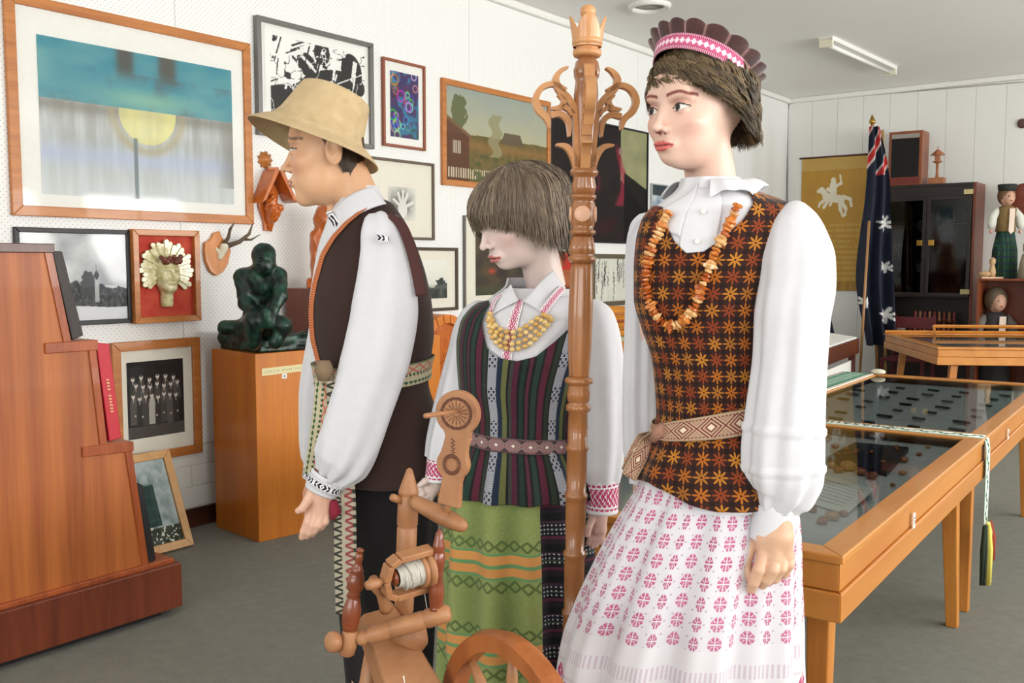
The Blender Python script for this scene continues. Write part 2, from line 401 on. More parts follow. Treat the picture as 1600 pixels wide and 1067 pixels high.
# ================================================================ pictures on the left wall
WALLX = LEFT_X + .0125
def grid(nu, nv):
    u, v = np.meshgrid(np.linspace(0, 1, nu), np.linspace(0, 1, nv)); return u.ravel(), v.ravel()
def gridF(nu, nv, wrap=False):
    i, j = np.meshgrid(np.arange(nu - (0 if wrap else 1)), np.arange(nv - 1)); i = i.ravel(); j = j.ravel(); k = (i + 1) % nu
    return np.stack([j * nu + i, j * nu + k, (j + 1) * nu + k, (j + 1) * nu + i], 1)
def picture(name, label, tl, tr, br, bl, fw, fm, art, inner=None, matm='mat', depth=.025, res=150, cat='picture', glass=True, X0=WALLX, artm='art'):
    y0 = (onx(*tl, X0)[1] + onx(*bl, X0)[1]) / 2; y1 = (onx(*tr, X0)[1] + onx(*br, X0)[1]) / 2
    z1 = (onx(*tl, X0)[2] + onx(*tr, X0)[2]) / 2; z0 = (onx(*bl, X0)[2] + onx(*br, X0)[2]) / 2
    t = root(name, label, cat, (X0, (y0 + y1) / 2, z0))
    x1 = X0 + depth; mb = MB()
    for q in (((y0, z0), (y1, z0), (y1 - fw, z0 + fw), (y0 + fw, z0 + fw)), ((y1, z0), (y1, z1), (y1 - fw, z1 - fw), (y1 - fw, z0 + fw)),
              ((y1, z1), (y0, z1), (y0 + fw, z1 - fw), (y1 - fw, z1 - fw)), ((y0, z1), (y0, z0), (y0 + fw, z0 + fw), (y0 + fw, z1 - fw))):
        mb.prism([(X0, a, b) for a, b in q], (depth, 0, 0))
    mb.build('frame', fm if not isinstance(fm, str) else M[fm], t, bevel=min(.003, fw * .2))
    MB().span((X0, y0 + fw, z0 + fw), (X0 + depth * .4, y1 - fw, z1 - fw)).build('mat_board', M[matm], t)
    a0, b0, a1, b1 = y0 + fw, z0 + fw, y1 - fw, z1 - fw
    if inner is not None:
        (ya, yb), (zb_, za_) = inner
        a0, a1 = y0 + (y1 - y0) * ya, y0 + (y1 - y0) * yb; b1, b0 = z1 - (z1 - z0) * zb_, z1 - (z1 - z0) * za_
    asp = (a1 - a0) / (b1 - b0); nu = max(20, int(res * min(1.4, math.sqrt(asp)))); nv = max(20, int(res / min(1.4, math.sqrt(asp))))
    if art is not None:
        u, v = grid(nu, nv); V = np.stack([np.full_like(u, X0 + depth * .4 + .0015), a0 + (a1 - a0) * u, b0 + (b1 - b0) * v], 1)
        mk('print', V, gridF(nu, nv), M[artm], t, col=art(u, v, asp))
    if glass: mk('glass', np.array([(X0 + depth * .75, y0 + fw, z0 + fw), (X0 + depth * .75, y1 - fw, z0 + fw), (X0 + depth * .75, y1 - fw, z1 - fw), (X0 + depth * .75, y0 + fw, z1 - fw)]), [[0, 1, 2, 3]], M['glass'], t)
    return t, (y0, y1, z0, z1), (a0, a1, b0, b1)
def C3(*c): return np.array(c, float) / 255
def art_sun(u, v, a):
    n = vnoise(u, v, 12, 7, 1, 4); n2 = vnoise(u, v, 40, 3, 2, 3); hz = .615 - .0 * u
    top = lerp3(C3(118, 168, 168), C3(66, 138, 156), vnoise(u, v, 5, 9, 5) * 1.2); top = lerp3(top, C3(90, 112, 118), ((n > .55) * (n - .55) * 3) * (v < .85))
    top = lerp3(top, C3(128, 178, 160), np.exp(-((u - .52) / .22) ** 2 - ((v - .68) / .06) ** 2))
    for cx, w in ((.41, .045), (.63, .05)): top = lerp3(top, C3(96, 84, 74), np.exp(-(((u - cx) / w) ** 4) - ((v - .95) / .13) ** 4) * .85)
    bot = lerp3(C3(190, 196, 196), C3(150, 152, 146), n2 * 1.3 - .3); bot = lerp3(bot, C3(214, 220, 220), (.5 - v) * 1.4); bot = lerp3(bot, C3(120, 116, 104), np.exp(-((v - .58) / .05) ** 2) * .6)  # vertical streaks stand for curtain folds mirrored in the glass, painted into the art
    bot = lerp3(bot, C3(176, 188, 218), np.exp(-((v - .27) / .07) ** 2) * .55); bot = lerp3(bot, C3(126, 124, 116), np.clip((u - .90) * 9, 0, 1) * (v > .12) * .7)
    d = np.hypot((u - .52) * a, (v - .60) * 1.0); bot = lerp3(bot, C3(172, 160, 122), np.exp(-((d - .27) / .03) ** 2) * .6); bot = lerp3(bot, C3(228, 222, 140), (d < .22) * (.9 - vnoise(u, v, 9, 9, 8) * .4))
    bot = lerp3(bot, C3(110, 122, 124), (np.abs(u - .452) < .010) * (v < .42) * .8)
    return np.where((v > hz)[:, None], top, bot)
def art_woodcut(u, v, a):
    n = vnoise(u, v, 7, 7, 3, 3); ink = np.zeros_like(u)
    for c, r, k in (((.18, .32), (.17, .16), 1), ((.66, .52), (.22, .20), 1), ((.40, .70), (.08, .13), .6), ((.86, .72), (.11, .19), .2), ((.55, .85), (.08, .12), 0), ((.90, .46), (.05, .07), 0)):
        x = u - c[0]; y = v - c[1]; x, y = x * math.cos(k) + y * math.sin(k) * .5, y - x * .35 * k
        ink = np.maximum(ink, ((x / r[0]) ** 2 + (y / r[1]) ** 2 < 1))
    for s in range(60):
        q = np.random.RandomState(s); x0, y0 = q.rand(2) * .9; an = q.choice([1.3, 1.45, .5, 2.4]); L = .12 + q.rand() * .25
        d = seg(u, v, (x0, y0), (x0 + math.cos(an) * L, y0 + math.sin(an) * L)); ink = np.where(d < .004 + .009 * q.rand(), s % 2, ink)
    ink = np.where(np.abs(n - .5) < .010, 1, ink); ink = np.where(np.abs(n - .56) < .010, 0, ink); ink = ink * (v < .92) * (u > .05) * (v > .04)
    return lerp3(C3(238, 238, 234), C3(52, 52, 50), ink * 1.0)
def art_doodle(u, v, a):
    n = vnoise(u, v, 5, 9, 11, 3); c = lerp3(C3(58, 60, 104), C3(88, 56, 96), n * 1.6 - .3); c = lerp3(c, C3(60, 120, 150), (vnoise(u, v, 6, 10, 12, 2) - .5) * 5)
    for s in range(26):
        q = np.random.RandomState(s + 90); x, y, r = q.rand(), q.rand(), .05 + .09 * q.rand(); d = np.hypot((u - x) * a, v - y)
        c = lerp3(c, q.choice([40, 90, 150, 200, 230], 3) / 255., np.exp(-((d - r * .6) / .012) ** 2) * .8)
    return c
def art_hand(u, v, a):
    sm = np.exp(-((u - .45) / .40) ** 2 - ((v - .52) / .40) ** 2) * (.35 + vnoise(u, v, 8, 8, 4, 4)); h = seg(u, v, (.52, .25), (.52, .42)) - .16
    for e in ((.20, .62), (.36, .82), (.54, .88), (.70, .80), (.90, .56)): h = np.minimum(h, seg(u, v, (.52, .36), e) - .045)
    c = lerp3(C3(222, 221, 212), C3(70, 68, 64), sm * .95); return lerp3(c, C3(226, 225, 218), (h < 0) * .9)
def art_bw(u, v, a):
    n = vnoise(u, v, 6, 6, 21, 4); c = lerp3(C3(206, 206, 196), C3(226, 226, 216), v); d = (v < .42 + .12 * np.sin(u * 9) + (n - .5) * .5)
    c = lerp3(c, C3(34, 40, 36), d * (.6 + n * .6)); c = lerp3(c, C3(120, 130, 120), np.exp(-((v - .3) / .05) ** 2) * n); c = lerp3(c, C3(40, 44, 40), (np.hypot((u - .22) * a, v - .62) < .12))
    return c
def art_village(u, v, a):
    n = vnoise(u, v, 9, 9, 31, 4); n2 = vnoise(u, v, 30, 20, 32, 3); c = lerp3(C3(170, 168, 140), C3(146, 156, 148), (v - .5) * 2 + n * .4 - .2)
    g = v < .50 + .03 * n; gr = lerp3(C3(116, 100, 64), C3(92, 86, 52), n2 * 1.6 - .3); gr = lerp3(gr, C3(146, 108, 64), np.exp(-((v - .40) / .06) ** 2) * .6); c = np.where(g[:, None], gr, c)
    tr = (np.hypot((u - .12) * a * 1.2, (v - .74) * .8) < .15 + (n2 - .5) * .1); c = lerp3(c, C3(92, 98, 66), tr * .9)
    hs = (u < .21) & (v < .66 - u * .85) ; c = lerp3(c, C3(92, 62, 48), hs * .9); c = lerp3(c, C3(116, 92, 66), ((u < .24) & (np.abs(v - .68 + u * .85) < .02)) * 1.)
    c = lerp3(c, C3(196, 190, 168), ((np.abs(u - .10) < .035) & (np.abs(v - .36) < .07)) * (((u * 60) % 1 > .3) * .8))
    c = lerp3(c, C3(96, 84, 66), ((np.abs(u - .63) < .11 - (v - .5) * .3) & (v > .47) & (v < .60)) * .95)
    c = lerp3(c, C3(140, 136, 104), (np.abs(u - .46 + .02 * np.sin(v * 30)) < .035 + .03 * n2) * (v > .3) * (v < .78) * .85)
    c = lerp3(c, C3(212, 204, 178), (v < .14) * (v > .03) * (u < .5) * (((u * 46) % 1) < .5) * .85); c = lerp3(c, C3(80, 86, 52), (v < .3) * (u > .2) * (n2 > .58) * .8)
    return c
def art_dark(u, v, a):
    n = vnoise(u, v, 8, 8, 41, 4); c = lerp3(C3(26, 24, 24), C3(46, 36, 34), n); c = lerp3(c, C3(160, 162, 120), ((u > .70) & (v > .55 - (u - .7) * .9)) * (.7 + n * .3))
    for x, w in ((.24, .05), (.70, .045), (.40, .05)):
        c = lerp3(c, C3(150, 40, 62), np.clip(1.5 - np.abs(u - x + .04 * np.sin(v * 9)) / (w * (1.3 - v)), 0, 1) * (v < .86) * (v > .32) * np.clip((n - .38) * 5, 0, 1) * .7); c = lerp3(c, C3(150, 120, 112), (np.hypot((u - x) * a, v - .80) < .035) * .8)
    c = lerp3(c, C3(16, 15, 16), (u > .74) * (v < .60 - (u - .78) * .5) * .9); return lerp3(c, C3(60, 20, 28), (v < .2) * (n > .55) * .5)
def art_brown(u, v, a):
    n = vnoise(u, v, 7, 9, 51, 4); c = lerp3(C3(44, 34, 30), C3(84, 70, 42), n * 1.5 - .25); c = lerp3(c, C3(190, 60, 40), np.exp(-((u - .25) / .06) ** 2 - ((v - .36) / .04) ** 2)); return lerp3(c, C3(60, 72, 46), (v < .12) * .6)
def art_redabs(u, v, a):
    n = vnoise(u, v, 5, 5, 61, 3); c = lerp3(C3(120, 62, 40), C3(186, 120, 80), n); c = lerp3(c, C3(176, 52, 40), (u > .25) * (u < .55) * (v > .5)); return lerp3(c, C3(40, 40, 36), np.exp(-((u - .66) / .05) ** 2 - ((v - .45) / .14) ** 2))
def art_birch(u, v, a):
    c = lerp3(C3(206, 205, 192), C3(222, 221, 212), vnoise(u, v, 20, 3, 71, 2))
    for s in range(26):
        q = np.random.RandomState(s); x = q.rand(); y0 = q.rand() * .6; L = .3 + q.rand() * .6; d = np.abs(u - x - (v - .5) * .12 * (q.rand() - .2) - .006 * np.sin(v * 40)); c = lerp3(c, C3(50, 50, 46), (d < .007) * (v > y0) * (v < y0 + L) * (vnoise(u, v, 4, 30, s, 1) > .3))
    return c
def art_blue(u, v, a):
    n = vnoise(u, v, 6, 6, 81, 3); c = lerp3(C3(196, 206, 212), C3(70, 96, 122), np.clip(1.1 - v * 1.3 + (n - .5) * 1.2, 0, 1)); return lerp3(c, C3(36, 46, 50), (v > .8) * .8)
def art_church(u, v, a):
    n = vnoise(u, v, 5, 5, 91, 4); n2 = vnoise(u, v, 50, 30, 92, 2); c = lerp3(C3(206, 208, 208), C3(140, 144, 148), (n - .3) * 1.3 * (v > .4)); tl = .36 + .12 * vnoise(u, v * 0, 12, 1, 93, 3) - .10 * (u - .5)
    c = lerp3(c, C3(52, 54, 56), (v < tl) * (.6 + n2 * .5)); c = lerp3(c, C3(74, 76, 76), (np.hypot((u - .62) * a, (v - .42) * .6) < .09 + .03 * (n2 - .5)) * .9); tw = (np.abs(u - .70) < .020) * (v < .50) * (v > .2)
    c = lerp3(c, C3(190, 192, 192), tw * .9); c = lerp3(c, C3(70, 72, 74), (np.abs(u - .70) < .028 - np.abs(v - .52) * .4) * (np.abs(v - .52) < .05)); c = lerp3(c, C3(90, 92, 92), (np.abs(u - .70) < .003) * (v > .5) * (v < .66))
    c = lerp3(c, C3(224, 226, 228), (v < .16 + .02 * np.sin(u * 5)) * .95); return lerp3(c, C3(80, 80, 80), (np.abs(v - .19) < .025) * (((u * 60) % 1) < .4) * .8)
def art_group(u, v, a):
    n = vnoise(u, v, 9, 9, 101, 3); c = lerp3(C3(22, 22, 22), C3(44, 42, 42), n); c = lerp3(c, C3(98, 92, 86), (v < .16) * .7)
    k = 0
    for r, (yy, m, off) in enumerate(((.78, 6, 0), (.68, 7, .05), (.54, 8, 0))):
        for i in range(m):
            x = .10 + off + i * (.86 / m); y = yy + .02 * math.sin(i * 2.3 + r); k += 1
            wht = (r == 2 and i == 3)
            c = lerp3(c, C3(205, 200, 190) if wht else C3(58 + 22 * ((i * 7 + r) % 3), 56 + 20 * ((i * 7 + r) % 3), 52 + 20 * ((i * 7 + r) % 3)), (np.abs(u - x) < .03 + .03 * np.clip((y - v) * 8, 0, 1)) * (v < y - .03) * (v > y - .22 - .16 * (r == 2)) * .8)
            c = lerp3(c, C3(214, 206, 196), (np.abs(u - x) < .003 + .10 * np.clip(v - y + .085, 0, .05)) * (v < y - .030) * (v > y - .085) * .8); c = lerp3(c, C3(214, 204, 192), (np.hypot((u - x) * a * 1.25, v - y) < .032)); c = lerp3(c, C3(60, 50, 44), (np.hypot((u - x) * a, v - y - .02) < .018) * .8)
    for i in range(7): c = lerp3(c, C3(200, 190, 178), (np.hypot((u - .13 - .125 * i) * a, v - .30 + .02 * (i % 2)) < .012))
    return c
def art_monument(u, v, a):
    n = vnoise(u, v, 10, 10, 111, 4); c = lerp3(C3(176, 190, 192), C3(120, 140, 138), (n - .35) * 2); c = lerp3(c, C3(38, 62, 58), ((u > .12) & (u < .72) & (v > .22) & (v < .86 - .15 * (u > .4))) * (.8 + .2 * n)); c = lerp3(c, C3(80, 104, 98), (((u * 6) % 1 < .12) | ((v * 7) % 1 < .08)) * ((u > .12) & (u < .72) & (v > .22) & (v < .8)) * .5)
    c = lerp3(c, C3(52, 60, 44), (v < .2) * (.7 + n * .4)); return lerp3(c, C3(224, 226, 220), (v < .22) * (vnoise(u, v, 40, 50, 113, 1) > .72))
SH = 'picture'
picture('framed_painting', 'large orange wood framed painting of a yellow half sun below a teal sky', (3, -7), (391, 64), (389, 347), (16, 341), .048, 'framewood', art_sun, ((.108, .908), (.165, .895)), 'paper', res=200)
fmgrey = plain('grey_metal_frame', (120, 120, 116), .35, metal=.6)
picture('framed_woodcut', 'black and white abstract woodcut print in a grey metal frame behind the straw hat', (402, 28), (583, 69), (573, 231), (392, 212), .028, fmgrey, art_woodcut, ((.07, .93), (.06, .95)), 'paper', depth=.04, res=170)
picture('framed_doodle', 'small narrow print of blue and purple swirls in a red-brown frame', (599, 92), (665, 103), (658, 234), (592, 229), .018, plain('russet_frame', (142, 78, 52), .45), art_doodle, ((.18, .85), (.13, .88)), 'paper', res=110)
picture('framed_handprint', 'grey charcoal handprint on cream mat in a thin brown frame', (571, 245), (677, 255), (674, 377), (566, 371), .018, plain('dull_brown_frame', (96, 82, 66), .5), art_hand, ((.32, .72), (.34, .76)), 'mat', res=90)
picture('framed_landscape_print', 'small dark landscape print with beige mat in a dark frame below the handprint', (630, 385), (714, 388), (711, 486), (628, 487), .022, plain('umber_frame', (70, 56, 42), .5), art_bw, ((.14, .80), (.20, .80)), 'mat', res=90)
picture('framed_village_painting', 'country village landscape painting in an orange wood frame above the bobbed wig', (689, 125), (858, 157), (856, 303), (687, 291), .042, 'framewood', art_village, None, 'mat', res=190, glass=False)
picture('framed_dark_painting', 'large dark painting of black-clad figures with crimson cloth in thin black frame', (858, 178), (1013, 205), (1006, 380), (856, 379), .016, 'black', art_dark, None, 'mat', res=180, glass=False)
picture('framed_matted_painting', 'dark brown painting in a wide pinkish mat behind the girl mannequin face', (722, 335), (850, 345), (852, 478), (724, 487), .012, plain('thin_grey_frame', (110, 106, 100), .5), art_brown, ((.13, .88), (.13, .84)), 'mat', res=110)
picture('framed_red_painting', 'small brown frame with a red patch beside the carved pole shaft', (863, 392), (916, 393), (914, 450), (862, 452), .014, 'darkwood', art_redabs, None, 'mat', res=70, glass=False)
picture('framed_birch_print', 'black and white print of birch trunks in a dark olive frame', (924, 396), (1000, 398), (998, 474), (922, 480), .040, plain('olive_frame', (92, 84, 66), .5), art_birch, None, 'mat', res=110)
picture('framed_blue_picture', 'small blue and grey picture beside the woman mannequin neck', (1016, 289), (1080, 292), (1078, 372), (1014, 374), .012, plain('silver_frame', (176, 180, 180), .4), art_blue, None, 'mat', res=70)
picture('framed_church_photo', 'black framed grey photograph of a wooden belfry in a snowy landscape', (18.5, 356), (203, 358), (202, 502), (26, 516), .024, 'black', art_church, None, 'mat', res=170, depth=.02)
tpg, (gy0, gy1, gz0, gz1), _ = picture('framed_group_photo', 'old black and white group photograph of seated men with cream mat in orange frame', (170, 537), (307, 525), (315, 707), (178, 728), .048, 'framewood', art_group, ((.16, .80), (.17, .80)), 'mat', res=170)

def leaning_photo():
    # stands on the carpet and leans against the wall
    a = onx(277, 700, WALLX + .10); b = onx(298, 838, WALLX + .32); c = onx(238, 851, WALLX + .32)
    y1 = (a[1] + b[1]) / 2 - .02; y0 = y1 - .42; top = np.array([WALLX + .10, 0, a[2]]); bot = np.array([WALLX + .30, 0, .002])
    t = root('leaning_photograph', 'pale wood framed photo of a dark monument leaning against the wall on the carpet', 'picture', (bot[0], (y0 + y1) / 2, 0))
    dz = top - bot; L = np.linalg.norm(dz); dz /= L; nrm = np.array([dz[2], 0, -dz[0]]); w = .042
    def Q(y, s, o=0): return np.array([0, y, 0]) + bot + dz * s + nrm * o
    mb = MB()
    for q in (((y0, 0), (y1, 0), (y1 - w, w), (y0 + w, w)), ((y1, 0), (y1, L), (y1 - w, L - w), (y1 - w, w)), ((y1, L), (y0, L), (y0 + w, L - w), (y1 - w, L - w)), ((y0, L), (y0, 0), (y0 + w, w), (y0 + w, L - w))):
        mb.prism([Q(*p) for p in q], nrm * .022)
    mb.build('frame', wood('pale_wood_frame', (186, 138, 84), (214, 168, 112), 2), t, bevel=.003)
    u, v = grid(110, 110); V = np.stack([Q(y0 + w + (y1 - y0 - 2 * w) * a_, w + (L - 2 * w) * b_, .010) for a_, b_ in zip(u, v)])
    mk('print', V, gridF(110, 110), M['art'], t, col=art_monument(u, v, 1))
leaning_photo()

def ceramic_relief():
    t, (y0, y1, z0, z1), _ = picture('ceramic_relief', 'ceramic face with a cream feathered crown on a red panel in orange frame', (202, 359), (306, 360), (304, 499), (201, 507), .032, 'framewood', lambda u, v, a: lerp3(C3(176, 52, 44), C3(196, 84, 62), vnoise(u, v, 8, 8, 3, 3) * 1.5 - .2), None, 'mat', glass=False, depth=.05, res=60, cat='relief')
    cy, cz = (y0 + y1) / 2 - .005, (z0 + z1) / 2 + .01; X = WALLX + .02
    M['ceramic'] = material('cream_glazed_ceramic', lambda b: {'c': b.mix(((b.noise(40, 3) - .35) * 3).clamp(), (186, 178, 120), (228, 222, 184))}, rough=.25, coat=.4)
    mb = MB()
    for i in range(27):                     # feathers fan out around the head
        an = -PI * .22 + (PI * 1.44) * i / 26; d = np.array([0, math.cos(an), math.sin(an)]); L = .145 + .012 * math.sin(i * 2.1); c0 = np.array([X + .015, cy, cz + .02])
        s = np.cross(d, [1, 0, 0]); p = [c0 + d * .05, c0 + d * .05 + s * .008, c0 + d * L + s * .015, c0 + d * (L + .010), c0 + d * L - s * .013, c0 + d * .05 - s * .008]
        mb.prism(p, (.010 + .006 * (i % 2), 0, 0))
    mb.build('feather_crown', M['ceramic'], t, bevel=.002)
    def f(Xg, Y, Z):
        y = Y - cy; z = Z - cz; x = Xg - X - .02
        d = s_ell(x, y, z, (0, 0, .0), (.060, .070, .095)); d = smin(d, s_cap(x, y, z, (0, .0, -.06), (-.005, 0, -.150), .032, .034), .02)
        d = smin(d, s_ell(x, y, z, (.058, 0, -.01), (.018, .009, .028)), .012); d = smin(d, s_ell(x, y, z, (.045, 0, .025), (.018, .045, .010)), .012)
        for s in (-1, 1): d = smax(d, -s_ell(x, y, z, (.056, s * .024, .008), (.012, .014, .008)), .006); d = smin(d, s_ell(x, y, z, (.05, s * .024, .006), (.010, .010, .006)), .003); d = smin(d, s_ell(x, y, z, (.042, s * .032, -.02), (.016, .018, .016)), .012)
        d = smin(d, s_ell(x, y, z, (.052, 0, -.046), (.010, .022, .006)), .004); d = smin(d, s_ell(x, y, z, (.035, 0, -.072), (.022, .035, .022)), .02); return smax(d, -(x + .03), .003)
    V, F = nets(f, (X - .02, cy - .08, cz - .17), (X + .11, cy + .08, cz + .10), .0035); mk('face', V, F, M['ceramic'], t, smooth=True)
    mb = MB()
    for i in range(16): mb.ball((X + .058 + RS.rand() * .02, cy - .055 + .11 * i / 15, cz + .062 + .03 * RS.rand()), .010 + .010 * RS.rand(), 8, 6)
    mb.build('hair', plain('brown_glaze', (112, 62, 44), .3), t, smooth=True)
ceramic_relief()

def antlers():
    X = WALLX; pts = [(331, 364), (340, 361), (343, 371), (350, 378), (355, 379), (357, 392), (353, 412), (346, 424), (335, 431), (325, 424), (318, 408), (316, 392), (317, 379), (323, 376), (328, 371)]
    c = onx(336, 430, X); t = root('antler_plaque', 'small deer antlers with skull plate on a shield-shaped wooden plaque', 'trophy', c)
    MB().prism([onx(x, y, X) for x, y in pts], (.022, 0, 0)).build('plaque', wood('plaque_wood', (186, 112, 52), (214, 142, 78), 2, 30), t, bevel=.004)
    def f(x, y, z):
        a = onx(340, 402, X); b = onx(344, 386, X); d = s_cap(x, y, z, a + [.02, 0, 0], b + [.035, 0, 0], .016, .024)
        d = smin(d, s_cap(x, y, z, a + [.02, 0, .01], onx(334, 388, X) + [.02, 0, 0], .010, .008), .01); return smax(d, -(x - X - .02), .002)
    a = onx(340, 397, X); V, F = nets(f, a + [-.01, -.08, -.10], a + [.08, .08, .10], .004); mk('skull', V, F, plain('bone', (226, 220, 196), .6), t, smooth=True)
    b0 = onx(343, 386, X) + [.05, 0, 0]; ant = plain('antler_horn', (92, 78, 62), .5, .2)
    for pts, rr in (([(341, 386, .05), (348, 372, .07), (346, 358, .10), (347, 349, .13)], (.013, .010, .008, .003)), ([(346, 386, .05), (362, 378, .09), (372, 366, .12), (374, 350, .14)], (.015, .012, .009, .003)), ([(366, 374, .10), (375, 375, .12), (384, 367, .15)], (.009, .006, .002))):
        MB().tube([onx(x, y, X) + [d - .02, 0, 0] for x, y, d in pts], rr, 8).build('antler', ant, t, smooth=True)
antlers()

M['carving'] = material('amber_varnished_carving', lambda b: {'c': b.mix(b.noise(18, 4), (150, 66, 16), (214, 116, 42)), 'h': b.noise(60, 3)}, rough=.3, bump=.3, bdist=.003, coat=.5)
def wall_shrine():
    X = WALLX; t = root('wall_shrine', 'orange carved wall shrine with a gabled roof and small seated figure', 'carving', onx(414, 362, X))
    def pr(pts, d0, d1, name, m='carving', bev=.003): return MB().prism([onx(x, y, X) + [d0, 0, 0] for x, y in pts], (d1 - d0, 0, 0)).build(name, M[m], t, bevel=bev)
    pr([(400, 300), (412, 268), (432, 300), (430, 325), (421, 345), (419, 360), (411, 361), (409, 345), (402, 325)], 0, .02, 'back_board')
    pr([(411, 266), (418, 268), (398, 313), (391, 318)], .0, .11, 'roof_board'); pr([(418, 268), (424, 266), (447, 318), (440, 314)], .0, .11, 'roof_board')
    pr([(412, 262), (428, 262), (426, 276), (414, 276)], .02, .05, 'ridge_crest')
    c = onx(413, 250, X); MB().lathe(c, (1, 0, 0), [(0, .045), (.012, .045), (.018, .02), (.026, .016), (.03, .001)], 36, mod=lambda a, h: 1 + .16 * math.cos(9 * a) if h < .015 else 1).build('rosette', M['framewood'], t, smooth=True)
    a = onx(416, 318, X)
    def f(x, y, z):
        x = x - a[0]; y = y - a[1]; z = z - a[2]; d = s_ell(x, y, z, (.06, -.01, .052), (.022, .022, .026)); d = smin(d, s_cap(x, y, z, (.045, 0, .03), (.045, 0, -.03), .034, .04), .015)
        d = smin(d, s_cap(x, y, z, (.05, .02, -.03), (.085, .03, -.025), .022), .01); d = smin(d, s_cap(x, y, z, (.085, .03, -.03), (.06, .01, -.09), .018), .01); d = smin(d, s_cap(x, y, z, (.085, -.02, -.03), (.06, -.01, -.09), .018), .01)
        d = smin(d, s_cap(x, y, z, (.06, -.04, .01), (.085, -.02, .035), .012), .01); d = smin(d, s_cap(x, y, z, (.03, .005, -.08), (.025, .005, -.15), .032, .012), .02)
        return d + .003 * np.sin(x * 160) * np.sin(y * 140) * np.sin(z * 150)
    V, F = nets(f, a + [0, -.08, -.18], a + [.13, .08, .1], .0045); mk('seated_figure', V, F, M['carving'], t, smooth=True)
wall_shrine()
# ================================================================ stepped shelf at the left, pedestals, sculptures
def stepped_shelf():
    X = -3.5; q = [onx(x, y, X)[1:] for x, y in ((80, 392), (110, 533), (147, 531), (166, 692), (203, 690), (233, 893))]
    t = root('stepped_shelf', 'reddish wood stepped book display shelf filling the left foreground', 'shelf', (-3.95, 1.55, 0)); c = 1.55
    M['panelwood'] = material('streaked_veneer', lambda b: {'c': b.mix(((b.noise(9, 2, (1, 1, .03)) - .5) * 2.2 + (b.noise(70, 3, (1, 1, .04)) - .5) * .7 + .45).clamp(), (150, 76, 30), (204, 120, 54)), 'h': b.noise(90, 2, (1, 1, .04))}, rough=.48, bump=.1, coat=.03)
    right = [(c, q[0][1])] + [tuple(p) for p in q] + [(q[-1][0], .20), (c, .20)]
    pts = [(y, z) for y, z in right] ; left = [(2 * c - y, z) for y, z in right][::-1]; poly = pts + left[1:-1]
    for x in (X, -4.40): MB().prism([(x, y, z) for y, z in poly], (-.03, 0, 0)).build('side_panel', M['panelwood'], t, bevel=.003)
    x0, x1 = -4.37, X - .03
    # edging along the stepped outline, ledges and sloping backs
    for s in (1, -1):
        def pt(p, dx=0, dz=0): return (c + s * (p[0] - c) + dx * s, p[1] + dz)
        for a, b in ((q[1], q[2]), (q[3], q[4])):
            pa, pb = pt(a, -.10), pt(b, .012); MB().prism([(X + .008, pa[0], pa[1]), (X + .008, pb[0], pb[1]), (X + .008, pb[0], pb[1] - .04), (X + .008, pa[0], pa[1] - .04)], (x0 - X - .008, 0, 0)).build('ledge', M['redwood'], t, bevel=.003)
        for a, b in ((q[0], q[1]), (q[2], q[3]), (q[4], q[5])):
            pa, pb = pt(a), pt(b); MB().prism([(X - .002, pa[0], pa[1]), (X - .002, pb[0], pb[1]), (X - .002, pb[0] - .03 * s, pb[1]), (X - .002, pa[0] - .03 * s, pa[1])], (x0 - X, 0, 0)).build('sloping_back', M['redwood'], t, bevel=.002)
            MB().prism([(X + .006, pa[0], pa[1]), (X + .006, pb[0], pb[1]), (X + .006, pb[0] - .028 * s, pb[1]), (X + .006, pa[0] - .028 * s, pa[1])], (-.006, 0, 0)).build('edge_trim', M['redwood'], t)
    MB().span((X + .01, c - .26, 1.486), (x0 - .03, c + .24, 1.520)).build('top_cap', M['darkwood'], t, bevel=.003)
    MB().span((X + .05, 2 * c - 2.25, .03), (x0 - .05, 2.25, .215)).build('base', wood('base_wood', (84, 34, 18), (128, 60, 32), 2, 16), t, bevel=.004)
    MB().span((X + .02, 2 * c - 2.22, .205), (x0 - .05, 2.235, .232)).build('base_rim', M['redwood'], t, bevel=.003)
    MB().span((X, 2 * c - 2.18, 0), (x0, 2.18, .03)).build('plinth', M['black'], t)
    def book(name, label, pts, col, xw, txt=None, xf=X - .005):
        P4 = [onx(x, y, xf) for x, y in pts]; r = root(name, label, 'book', P4[3]); m = plain(label[:12] + '_cover', col, .5)
        a, b, c_, d = P4
        MB().prism(P4, (-xw, 0, 0)).build('cover', m, r, bevel=.004)
        w = b - a; h = d - a
        MB().prism([a + w * .18 + h * -.0 + np.array([-.01, 0, .002]), a + w * .82 + np.array([-.01, 0, .002]), a + w * .82 + h * .05 + [-.01, 0, 0], a + w * .18 + h * .05 + [-.01, 0, 0]], (-xw + .02, 0, 0)).build('pages', M['paper'], r)
        if txt:
            g = plain('gilt_lettering', (222, 170, 120), .4); mb = MB(); k = np.random.RandomState(4)
            for i in range(11):
                if i in (4,): continue
                s0 = .36 + i * .032; mb.prism([a + w * .38 + h * s0 + [.001, 0, 0], a + w * .62 + h * s0 + [.001, 0, 0], a + w * (.62 - .1 * k.rand()) + h * (s0 + .017) + [.001, 0, 0], a + w * .38 + h * (s0 + .017) + [.001, 0, 0]], (.0012, 0, 0))
            mb.build('spine_lettering', g, r)
    book('hardback_book', 'tall dark brown book leaning on the upper step of the stepped shelf', [(81, 391), (98, 393), (131, 524), (113, 532)], (44, 32, 30), .3)
    book('red_album', 'tall bright red album with gilt spine lettering on the middle step', [(150, 535), (171, 537), (190, 684), (171, 690)], (196, 34, 52), .3, True)
    book('black_folder', 'slim black folder leaning on the lowest step of the stepped shelf', [(213, 752), (224, 758), (244, 872), (234, 890)], (26, 26, 30), .24)
